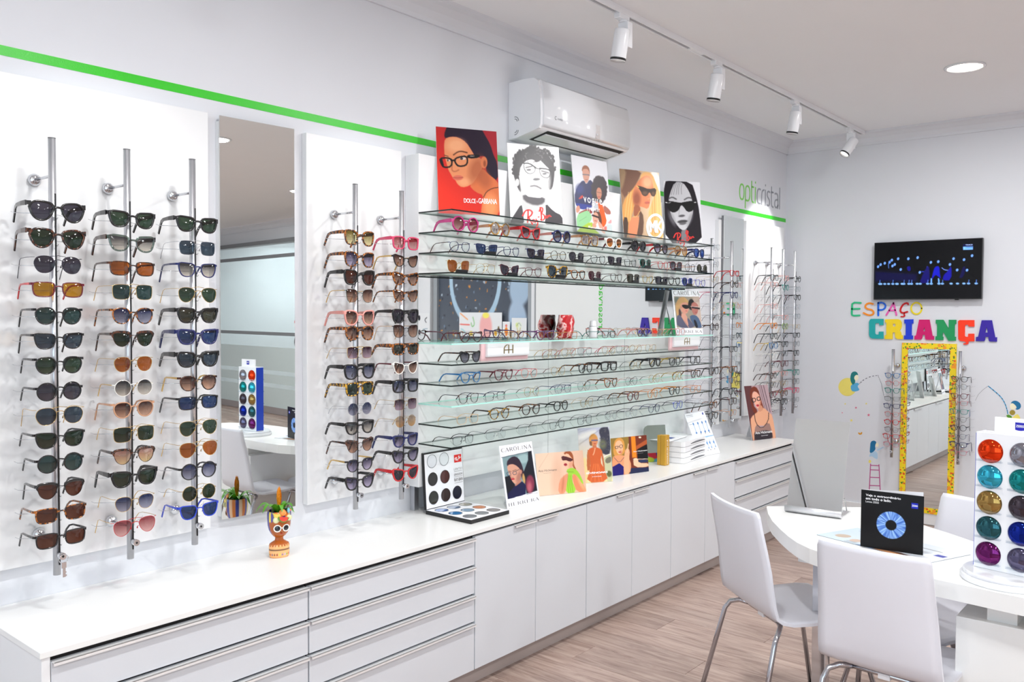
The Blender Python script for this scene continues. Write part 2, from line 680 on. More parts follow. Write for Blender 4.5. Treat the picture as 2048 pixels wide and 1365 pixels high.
# cornices
cor = [(0.0, 0.0), (-0.012, 0.0), (-0.014, 0.02), (-0.03, 0.05), (-0.06, 0.072), (-0.085, 0.08), (-0.09, 0.095), (0.0, 0.095)]
mb = MB()
n = len(cor)
v = [(x, c[0], CEIL - 0.095 + c[1]) for x in (ROOM_X0, ROOM_X1) for c in cor]
mb.add(v, [(i, (i + 1) % n, n + (i + 1) % n, n + i) for i in range(n)], False)
structure(mb.build('trim_1', M_WALL, recalc=True))
mb = MB()
v = [(ROOM_X1 + c[0], y, CEIL - 0.095 + c[1]) for y in (ROOM_Y1, 0.0) for c in cor]
mb.add(v, [(i, (i + 1) % n, n + (i + 1) % n, n + i) for i in range(n)], False)
structure(mb.build('trim_2', M_WALL, recalc=True))
structure(MB().box(ROOM_X1 - 0.014, ROOM_X1, -1.98, -0.47, 0.0, 0.09, ch=0.003).build('baseboard_back', M_PANEL))

# green stripe along the display wall
tag(MB().box(ROOM_X0, ROOM_X1 - 0.005, -0.0012, 0.0, 2.305, 2.3345).build('wall_stripe', M_GREEN), 'long bright green vinyl stripe running along the display wall', 'wall stripe')

# door with the word reservado, seen in the shelf mirror
door = structure(MB().box(ROOM_X1 + 0.005, ROOM_X1 + 0.045, -2.775, -1.99, 0.004, 2.345, ch=0.002).build('door_1', M_PANEL))
MB().lathe([(0.009, 0), (0.009, 0.05)], 12, (ROOM_X1 + 0.005, -2.70, 1.02), axis='X').build('handle', M_STEEL, door).location = (-0.05, 0, 0)
mb = MB()
put_text(mb, 'reservado', lambda u, v, d: (ROOM_X1 - d, -1.955 + v, u), 1.42, -0.045, 1.90, 0.02, depth=0.001, mi=0)
tag(mb.build('wall_lettering', M_GREEN), 'green vertical word reservado beside the white door', 'lettering')

# ------------------------------------------------------------------ display counter
ZC = 0.665
YF = -0.461
tag(MB().box(-0.004, 5.02, -0.466, -0.001, ZC - 0.018, ZC, ch=0.0015).build('worktop', M_TOP), 'long white worktop over the row of display cabinets', 'worktop')
structure(MB().box(0.03, 5.0, -0.405, -0.39, 0.0, 0.085).build('baseboard_left', mat('taupe_plinth', (176, 163, 158), 0.4, noise=0.02)))
ZB, ZT = 0.087, 0.636


def carcass(x0, x1, label, left_panel=False, right_panel=False):
    c = thing('drawer_cabinet' if 'drawer' in label else 'door_cabinet', label, 'cabinet', (x0, 0, 0))
    w = x1 - x0
    b = MB().box(0.002, w - 0.002, -0.44, -0.01, 0.08, ZC - 0.0185)
    b.build('body', M_DARK, c)
    if left_panel:
        MB().box(-0.021, 0.001, YF, -0.002, 0.0, ZC - 0.0185, ch=0.001).build('side_panel', M_PANEL, c)
    if right_panel:
        MB().box(w - 0.001, w + 0.02, YF, -0.002, 0.0, ZC - 0.0185, ch=0.001).build('side_panel', M_PANEL, c)
    return c


def pull(x0, x1, z, parent):
    """Edge pull: a folded strip hooked over the top of a front."""
    MB().box(x0, x1, YF - 0.013, YF + 0.003, z - 0.001, z + 0.0022, ch=0.0008).box(x0, x1, YF - 0.013, YF - 0.0108, z - 0.008, z + 0.0022).build('handle', M_HANDLE, parent)


def drawers(c, w):
    zs = [ZT, ZT - 0.118, ZT - 0.236, ZT - 0.352, ZB]
    for k in range(4):
        z1, z0 = zs[k] - 0.006, zs[k + 1] + (0.004 if k < 3 else 0)
        d = MB().box(0.003, w - 0.003, YF, YF + 0.018, z0, z1, ch=0.001).build('drawer', M_FRONT, c)
        pull(0.005, w - 0.005, z1, d)


def doors(c, w, wl):
    for s, (a, b) in enumerate(((0.002, wl - 0.0015), (wl + 0.0015, w - 0.002))):
        d = MB().box(a, b, YF, YF + 0.018, ZB, ZT, ch=0.001).build('door', M_FRONT, c)
        if s == 0:
            pull(b - 0.15, b - 0.006, ZT, d)
        else:
            pull(a + 0.006, a + 0.15, ZT, d)


c = carcass(0.022, 0.839, 'white drawer cabinet at the open end of the counter, nearest the camera', left_panel=True)
drawers(c, 0.817)
c = carcass(0.839, 1.661, 'white drawer cabinet below the striped head planter and lens sample box')
drawers(c, 0.822)
for x0, xm, x1, lb in ((1.661, 2.061, 2.452, 'white two-door cabinet just right of the planter drawers'), (2.452, 2.860, 3.262, 'white two-door cabinet in the middle of the counter'),
                       (3.262, 3.661, 4.051, 'white two-door cabinet under the stack of white trays')):
    c = carcass(x0, x1, lb)
    doors(c, x1 - x0, xm - x0)
c = carcass(4.051, 5.0, 'white drawer cabinet at the far end of the counter by the corner', right_panel=False)
drawers(c, 0.949)

# ------------------------------------------------------------------ boards and mirrors on the display wall
PZ0, PZ1 = 0.788, 2.25
tag(MB().box(-1.2, 0.735, -0.03, -0.001, PZ0 - 0.01, PZ1, ch=0.0015).build('wall_board', M_PANEL), 'wide white wall board carrying the three leftmost sunglasses rods', 'wall board')
tag(MB().box(1.152, 1.650, -0.03, -0.001, PZ0, PZ1, ch=0.0015).build('wall_board', M_PANEL), 'white wall board with two sunglasses rods right of tall mirror', 'wall board')
tag(MB().box(5.100, 5.80, -0.03, -0.001, PZ0, PZ1, ch=0.0015).build('wall_board', M_PANEL), 'white wall board with three spectacle rods in the corner', 'wall board')
# tall mirror, fixed very slightly out of square
m1 = thing('wall_mirror', 'tall frameless mirror on white backing between two rod boards', 'mirror', (0.935, 0, 0))
MB().box(-0.155, 0.155, -0.021, -0.001, PZ0 + 0.02, PZ1 - 0.02).build('backing', M_PANEL, m1)
g = MB().box(-0.153, 0.153, -0.004, 0.0, PZ0 + 0.01, PZ1)
o = g.build('mirror_glass', M_MIRROR, m1)
o.location = (0, -0.030, 0)
o.rotation_euler = (0, 0, -0.053)
m2 = thing('wall_mirror', 'narrow tall mirror on thick board beside the far spectacle rods', 'mirror', (4.86, 0, 0))
MB().box(-0.20, 0.20, -0.028, -0.001, PZ0 - 0.02, PZ1 - 0.03).build('backing', M_PANEL, m2)
MB().box(-0.16, 0.155, -0.05, -0.046, PZ0, PZ1).build('mirror_glass', M_MIRROR, m2)
MB().box(-0.16, 0.155, -0.046, -0.028, PZ0, PZ1).build('core', M_GREY, m2)

# ------------------------------------------------------------------ lit shelf unit
UX0, UX1, UY = 1.70, 4.085, -0.086
SHELF_Z = [1.985, 1.896, 1.808, 1.720, 1.418, 1.329, 1.240, 1.152, 1.063, 0.976]
unit = thing('shelf_back_unit', 'shallow white back unit holding ten glass shelves', 'shelf unit', (UX0, 0, 0))
UW = UX1 - UX0
mb = MB()
for z0, z1 in ((0.782, 1.418), (1.716, 2.243)):
    mb.box(0.0, UW, UY, -0.001, z0, z1, ch=0.0015)
mb.box(0.0, UW, UY + 0.012, -0.001, 1.418, 1.716)
mb.build('back_panel', M_PANEL, unit)
MB().box(0.002, UW - 0.002, UY + 0.004, UY + 0.0119, 1.4185, 1.7155).build('mirror_glass', M_MIRROR, unit)
MB().box(0.03, 0.055, -0.03, -0.004, ZC + 0.0005, 0.782).build('support_leg', M_ALU, unit)
for xs in (0.93, 1.66):
    MB().box(xs - 0.0008, xs + 0.0008, UY - 0.0006, UY, 0.782, 1.418).build('panel_joint', M_GREY, unit)
for i, z in enumerate(SHELF_Z):
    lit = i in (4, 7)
    nm = ('topmost', 'second', 'third', 'fourth', 'fifth', 'sixth', 'seventh', 'eighth', 'ninth', 'lowest')[i]
    lab = '%s clear glass shelf of the lit display%s' % (nm, ', with pale green front edge painted as lit' if lit else ', with dark edges')
    s = tag(MB().add([(UX0, UY - 0.0005, z + 0.003), (UX1 - 0.005, UY - 0.0005, z + 0.003), (UX1 - 0.005, -0.285, z + 0.003), (UX0, -0.285, z + 0.003)], [(3, 2, 1, 0)])
            .build('glass_shelf', M_SHELF), lab, 'shelf', 'glass shelves of the display unit')
    e = MB()
    x1 = UX1 - 0.005
    e.box(UX0, x1, -0.2865, -0.285, z - 0.003, z + 0.003)
    e.box(UX0 - 0.0008, UX0 + 0.0006, -0.285, UY - 0.0005, z - 0.003, z + 0.003)
    e.box(x1 - 0.0006, x1 + 0.0008, -0.285, UY - 0.0005, z - 0.003, z + 0.003)
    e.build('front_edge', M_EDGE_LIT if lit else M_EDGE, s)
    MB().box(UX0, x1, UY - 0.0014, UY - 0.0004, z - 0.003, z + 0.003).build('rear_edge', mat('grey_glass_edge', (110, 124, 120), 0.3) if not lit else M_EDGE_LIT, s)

# ------------------------------------------------------------------ eyewear
OUTL = {
    'wayfarer': [(-.95, .45), (-.85, .85), (-.2, .93), (.6, 1.0), (1.02, 1.0), (1.0, .45), (.85, -.4), (.5, -.95), (-.2, -1.0), (-.7, -.72), (-.92, -.1)],
    'aviator': [(-.85, .75), (-.3, 1.0), (.5, 1.0), (.95, .72), (1.0, .1), (.82, -.6), (.35, -1.03), (-.2, -.95), (-.65, -.5), (-.95, .2)],
    'pilot': [(-.97, .82), (0, 1), (.62, 1.0), (1.04, .5), (1.0, .15), (.75, -.6), (.3, -1.03), (-.3, -.97), (-.75, -.45), (-.97, .2)],
    'round': [(math.cos(a * PI / 6) * 1.04, math.sin(a * PI / 6) * 1.04) for a in range(12)],
    'panto': [(-.98, .5), (-.62, .98), (0, 1.03), (.62, .98), (1.02, .52), (.95, -.15), (.62, -.8), (0, -1.04), (-.62, -.8), (-.95, -.15)],
    'square': [(-1.03, .7), (-.8, 1.03), (.8, 1.03), (1.05, .7), (.98, -.65), (.7, -1.03), (-.65, -1.03), (-.95, -.65)],
    'rect': [(-1.0, .8), (-.7, 1.02), (.75, 1.04), (1.05, .85), (.97, -.6), (.68, -1.03), (-.55, -1.03), (-.9, -.6)],
    'cateye': [(-.95, .4), (-.6, .8), (.2, .9), (1.12, 1.2), (1.02, .35), (.75, -.6), (.3, -1.03), (-.35, -.98), (-.85, -.4)],
    'butterfly': [(-.92, .5), (-.5, .97), (.4, 1.02), (1.1, 1.02), (1.06, .1), (.85, -.8), (.4, -1.03), (-.3, -1.02), (-.82, -.5)],
    'hex': [(-.62, 1.03), (.62, 1.03), (1.06, .3), (.92, -.4), (.5, -1.05), (-.42, -1.05), (-.97, -.4), (-1.03, .42)],
    'club': [(-.97, .85), (.0, .97), (1.0, .95), (1.02, .3), (.75, -.62), (.2, -1.04), (-.35, -.98), (-.87, -.3)],
}
# rim half, rim depth, temple heights (front, middle, tip), temple thickness
STYLE = {
    'thick': (.0050, .005, (.0145, .010, .0065), .004),
    'bold': (.0058, .005, (.017, .012, .006), .004),
    'medium': (.0031, .0036, (.007, .005, .0052), .003),
    'fine': (.0015, .0026, (.0032, .0026, .004), .002),
    'wire': (.0010, .0016, (.0014, .0014, .0032), .0014),
    'club': (.0011, .003, (.009, .006, .005), .003),
    'rimless': (.0003, .0012, (.0014, .0014, .0032), .0014),
    'half': (.0004, .0022, (.003, .0025, .0035), .002),
}
_GM = {}


def eyewear_meshes(shape, style, lw, lh, bridge, drop):
    key = (shape, style, lw, lh, bridge, drop)
    if key in _GM:
        return _GM[key]
    t, dep, th, tw = STYLE[style]
    P = resample(chaikin(OUTL[shape], 2), 26)
    n = len(P)
    cx = bridge / 2 + t + lw / 2
    wrap = lambda x: 0.95 * x * x
    nor = []
    for i in range(n):
        d = (P[(i + 1) % n] - P[i - 1]).normalized()
        nor.append(Vector((d.y, -d.x)))
    area = sum(P[i].x * P[(i + 1) % n].y - P[(i + 1) % n].x * P[i].y for i in range(n))
    if area < 0:
        nor = [-q for q in nor]
    F = MB()
    lens = []
    for s in (-1, 1):
        inn = [(s * (cx + p.x * lw / 2), p.y * lh / 2) for p in P]
        out = []
        for p, q in zip(P, nor):
            k = t
            if style in ('club', 'half'):
                k = t + (0.0065 if style == 'club' else 0.002) * max(0.0, min(1.0, (p.y - 0.25) * 2))
            if style == 'thick' and p.y > 0.2:
                k = t * 1.15
            out.append((s * (cx + p.x * lw / 2 + q.x * k), p.y * lh / 2 + q.y * k))
        v, f = [], []
        for (ring, y) in ((inn, -dep / 2), (out, -dep / 2), (out, dep / 2), (inn, dep / 2)):
            v += [(x, y + wrap(x), z) for x, z in ring]
        for a, b in ((0, 1), (1, 2), (2, 3), (3, 0)):
            for i in range(n):
                j = (i + 1) % n
                q = (a * n + i, a * n + j, b * n + j, b * n + i)
                f.append(q if s > 0 else q[::-1])
        F.add(v, f, True)
        L = MB()
        v = [(s * cx, wrap(cx) - 0.0022, 0.0)]
        for k in (0.55, 1.0):
            v += [(s * cx + (x - s * cx) * k, wrap(s * cx + (x - s * cx) * k) - 0.0022 * (1 - k * k), z * k) for x, z in inn]
        f = [(0, 1 + i, 1 + (i + 1) % n) for i in range(n)] + [(1 + i, 1 + n + i, 1 + n + (i + 1) % n, 1 + (i + 1) % n) for i in range(n)]
        L.add(v, f, True)
        lens.append(L.mesh('lens', [None]))
    # bridge
    zb = lh * 0.22
    xb = cx - lw * 0.47
    if style in ('thick', 'bold', 'medium', 'fine'):
        r = {'thick': .0034, 'bold': .0042, 'medium': .0022, 'fine': .0014}[style]
        F.tube([(-xb, wrap(xb), zb - r), (-xb * .5, -.0005, zb + .001), (0, -.001, zb + .002), (xb * .5, -.0005, zb + .001), (xb, wrap(xb), zb - r)], r, 6)
        for s in (-1, 1):   # nose pads moulded into the frame
            F.tube([(s * xb, wrap(xb) + .001, zb * .2), (s * (xb - .001), .007, -lh * .12)], [r * .8, r * .4], 5)
    else:
        F.tube([(-xb, wrap(xb), zb), (-xb * .5, -.001, zb + .003), (0, -.0015, zb + .004), (xb * .5, -.001, zb + .003), (xb, wrap(xb), zb)], .0011, 5)
        if shape in ('aviator', 'hex') or (shape == 'square' and style == 'wire'):
            xa = cx - lw * 0.3
            F.tube([(-xa, wrap(xa), lh * .5), (0, -.001, lh * .5 + .003), (xa, wrap(xa), lh * .5)], .0009, 5)
        for s in (-1, 1):
            F.tube([(s * xb, wrap(xb) + .001, 0.0), (s * (xb - .002), .006, -lh * .05), (s * (xb - .0015), .008, -lh * .18)], [.0007, .0012, .0022], 5)
    # end pieces
    zt = lh * (0.42 if shape not in ('round',) else 0.22)
    xo = cx + lw * 0.47
    W2 = cx + lw / 2 + t + 0.005
    he = th[0] * (.8 if style in ('thick', 'bold') else 1)
    for s in (-1, 1):
        F.sweep([(s * xo, wrap(xo), zt), (s * (W2 - .002), wrap(W2) + .001, zt), (s * W2, wrap(W2) + .007, zt)], max(.002, tw), he, side=Vector((0, 1, 0)))
    temples = []
    y0 = wrap(W2) + .005
    for s in (-1, 1):
        T = MB()
        pts = [(s * W2, y0, zt), (s * (W2 + .0005), .045, zt), (s * (W2 - .003), .088, zt - .001), (s * (W2 - .006), .106, zt - .006), (s * (W2 - .009), .120, zt - (zt + drop) * .42), (s * (W2 - .011), .137, -drop)]
        T.sweep(pts, tw, [th[0], th[0] * .5 + th[1] * .5, th[1], th[1], (th[1] + th[2]) / 2, th[2]], side=Vector((1, 0, 0)))
        temples.append(T.mesh('temple', [None]))
    _GM[key] = (F.mesh('front', [None]), lens, temples, W2)
    return _GM[key]


def slot(o, mt):
    o.material_slots[0].link = 'OBJECT'
    o.material_slots[0].material = mt
    return o


def part(name, me, parent, mt):
    o = bpy.data.objects.new(name, me)
    COL.objects.link(o)
    o.parent = parent
    return slot(o, mt)


def solid(name, c, **k):
    return mat('frame_' + name, c, k.get('rough', 0.18), k.get('metal', 0.0), noise=0.04, scale=80, coat=k.get('coat', 0.3))


FR = {
    'black': lambda: solid('black', (16, 15, 17)), 'navy': lambda: solid('navy', (28, 36, 92)), 'blue': lambda: solid('blue', (36, 66, 196)),
    'azure': lambda: solid('azure', (34, 110, 168)), 'tort': lambda: tortoise('frame_tortoise', (34, 16, 8), (170, 96, 24)), 'dtort': lambda: tortoise('frame_dark_tortoise', (24, 14, 12), (86, 44, 22)),
    'btort': lambda: tortoise('frame_bright_tortoise', (60, 32, 6), (206, 156, 30)), 'gold': lambda: solid('gold', (214, 178, 108), metal=.9, rough=.25), 'silver': lambda: solid('silver', (196, 198, 204), metal=.9, rough=.22),
    'gun': lambda: solid('gunmetal', (58, 58, 66), metal=.7, rough=.3), 'pink': lambda: solid('pink', (212, 64, 104)), 'rose': lambda: solid('rose', (226, 152, 142)), 'magenta': lambda: solid('magenta', (186, 44, 120)),
    'red': lambda: solid('red', (196, 26, 34)), 'burg': lambda: solid('burgundy', (98, 22, 40)), 'clear': lambda: tinted('frame_clear', (214, 220, 222), refl=2.0), 'smoke': lambda: tinted('frame_smoke_green', (150, 168, 160), refl=2.0),
    'amber': lambda: tinted('frame_amber', (238, 202, 120), refl=2.0), 'orange': lambda: solid('orange', (226, 132, 26)), 'teal': lambda: solid('teal', (30, 130, 120)), 'green': lambda: solid('green', (120, 150, 60)),
    'beige': lambda: solid('beige', (222, 192, 158)), 'tan': lambda: solid('tan', (196, 146, 112)), 'white': lambda: solid('white', (238, 236, 230)), 'brown': lambda: solid('brown', (74, 42, 28)),
    'mustard': lambda: solid('mustard', (178, 146, 50)), 'purple': lambda: solid('purple', (94, 40, 96)), 'violet': lambda: solid('violet', (72, 64, 190)),
}
LN = {
    'none': lambda: tinted('lens_clear', (243, 246, 247), refl=.8), 'grey': lambda: tinted('lens_grey', (60, 57, 70)), 'green': lambda: tinted('lens_green', (44, 66, 47)), 'dgreen': lambda: tinted('lens_dark_green', (24, 44, 24)),
    'teal': lambda: tinted('lens_teal', (37, 66, 64)), 'brown': lambda: tinted('lens_brown', (84, 36, 15)), 'orange': lambda: tinted('lens_orange', (167, 86, 18)), 'amber': lambda: tinted('lens_amber', (185, 131, 14)),
    'slate': lambda: tinted('lens_slate', (51, 66, 80)), 'blue': lambda: tinted('lens_blue', (31, 60, 108)), 'plum': lambda: tinted('lens_plum', (53, 43, 60)), 'olive': lambda: tinted('lens_olive', (64, 63, 47)),
    'brgrad': lambda: tinted('lens_brown_gradient', (69, 31, 20), (204, 160, 134)), 'grgrad': lambda: tinted('lens_grey_gradient', (66, 66, 70), (206, 198, 186)), 'blgrad': lambda: tinted('lens_blue_gradient', (34, 44, 89), (158, 160, 180)),
    'pkgrad': lambda: tinted('lens_pink_gradient', (160, 70, 75), (232, 176, 172)), 'vigrad': lambda: tinted('lens_violet_gradient', (41, 30, 69), (190, 180, 208)), 'ylgrad': lambda: tinted('lens_yellow_gradient', (115, 99, 33), (226, 214, 160)),
    'plgrad': lambda: tinted('lens_plum_gradient', (69, 28, 51), (190, 162, 178)), 'dkgrad': lambda: tinted('lens_dark_gradient', (21, 18, 31), (150, 148, 166)), 'rosemir': lambda: tinted('lens_rose_mirror', (176, 109, 90), (214, 190, 130), mirror=.25, gloss=(1, .8, .7)),
    'ormir': lambda: tinted('lens_orange_mirror', (162, 63, 54), (220, 130, 40), mirror=.15, gloss=(1, .6, .3)), 'blmir': lambda: tinted('lens_blue_mirror', (21, 54, 153), mirror=.25, gloss=(.3, .5, 1)), 'silmir': lambda: tinted('lens_silver_mirror', (176, 163, 158), mirror=.25),
    'burg': lambda: tinted('lens_burgundy', (77, 21, 34)), 'pale': lambda: tinted('lens_pale_amber', (192, 171, 151), (232, 180, 120)),
}
SIZE = {'wayfarer': (.052, .042), 'aviator': (.055, .047), 'pilot': (.057, .048), 'round': (.047, .047), 'panto': (.049, .044), 'square': (.051, .043), 'rect': (.054, .037), 'cateye': (.053, .044), 'butterfly': (.054, .049), 'hex': (.053, .046), 'club': (.050, .041)}


def eyewear(shape, style, fr, ln, loc, rz, label, group, sun=True, scale=1.0, temple=None, clip=False, drop_to=None, narrow=False):
    lw, lh = SIZE[shape]
    if not sun and not clip:
        lw, lh = lw * .93, lh * .9
    lw, lh = round(lw * scale, 4), round(lh * scale, 4)
    br = round((.016 if style in ('thick', 'bold', 'medium', 'fine') else .018) * scale, 4)
    t = STYLE[style][0]
    drop = round(lh / 2 + t - .001, 4) if drop_to is None else drop_to
    F, L, T, W2 = eyewear_meshes(shape, style, lw, lh, br, drop)
    r = thing('clip_on_lenses' if clip else ('sunglasses' if sun else 'spectacles'), label, 'clip-on' if clip else ('sunglasses' if sun else 'glasses'), loc, rz, group)
    fm, lm = FR[fr](), LN[ln]()
    part('front', F, r, fm)
    for me in L:
        part('lens', me, r, lm)
    if clip:
        b = MB().box(-.012, .052, -.004, .010, -lh / 2 - t, -lh / 2 + .012, ch=.001)
        b.build('magnet_block', M_BLACK, r)
    else:
        tm = FR[temple]() if temple else fm
        for me in T:
            part('temple', me, r, tm)
    return r


ORD = ['topmost', 'second', 'third', 'fourth', 'fifth', 'sixth', 'seventh', 'eighth', 'ninth', 'tenth', 'eleventh', 'twelfth', 'thirteenth', 'fourteenth']

ROD_Y = -0.165
_PEG = {}


def rod(x, y, rz, z0, z1, rows, label, name='eyewear_rod', wire=True, discs=(1.943, 0.87), wall=0.135):
    """Locking display rod: tube with a slotted face, two wall arms, a lock and one wire with a nose peg per row. Local front is -Y."""
    r = thing(name, label, 'display rod', (x, y, z0), rz, 'locking eyewear rods')
    h = z1 - z0
    MB().lathe([(.0105, 0), (.0105, h)], 20).build('tube', M_ALU, r)
    MB().lathe([(.0108, h), (.0108, h + .002)], 20).build('end_cap', M_GREY, r)
    MB().box(.0015, .0055, -.0113, -.0085, .03, h - .16).build('slot', M_BLACK, r)
    for zd in discs:
        a = MB().lathe([(.0045, 0), (.0045, wall)], 10, axis='Y').build('wall_arm', M_STEEL, r)
        a.location = (0, 0, zd - z0)
        d = MB().lathe([(.0165, 0), (.018, .003), (.018, .010), (.013, .016), (.005, .02)], 20, axis='Y', c=(0, 0, 0)).build('wall_disc', M_STEEL, a)
        d.rotation_euler = (0, 0, PI)
        d.location = (0, wall - .0005, 0)
    lk = MB().lathe([(.010, 0), (.010, .022), (.0085, .024)], 18, axis='Y').build('lock', M_STEEL, r)
    lk.location = (.004, -.034, (rows[-1] - z0) - .055)
    MB().lathe([(.0035, 0), (.0035, .001)], 10, axis='Y').build('keyhole', M_DARK, lk).location = (0, -.0005, 0)
    if 'w' not in _PEG:
        _PEG['w'] = (MB().tube([(-.082, .085, .004), (-.076, .075, 0), (0, .012, -.001), (.076, .075, 0), (.082, .085, .004)], .0009, 4)
                     .tube([(.004, -.008, -.016), (.004, -.022, -.018), (.004, -.026, -.014)], .0012, 4).mesh('peg_wire', [M_STEEL]),
                     MB().box(-.0045, .0045, -.022, -.009, -.002, .012, ch=.001).mesh('nose_peg', [M_CLEAR]))
    for z in rows:
        for nm, me, dz in (('peg_wire', _PEG['w'][0], -.006), ('nose_peg', _PEG['w'][1], 0.0)):
            o = bpy.data.objects.new(nm, me)
            COL.objects.link(o)
            o.parent = r
            o.location = (0, 0, z - z0 + dz)
    return r


def row_z(px, ys, y):
    return [onwall(px, v, y).z for v in ys]


GY = -0.190     # plane of the fronts on the wall rods
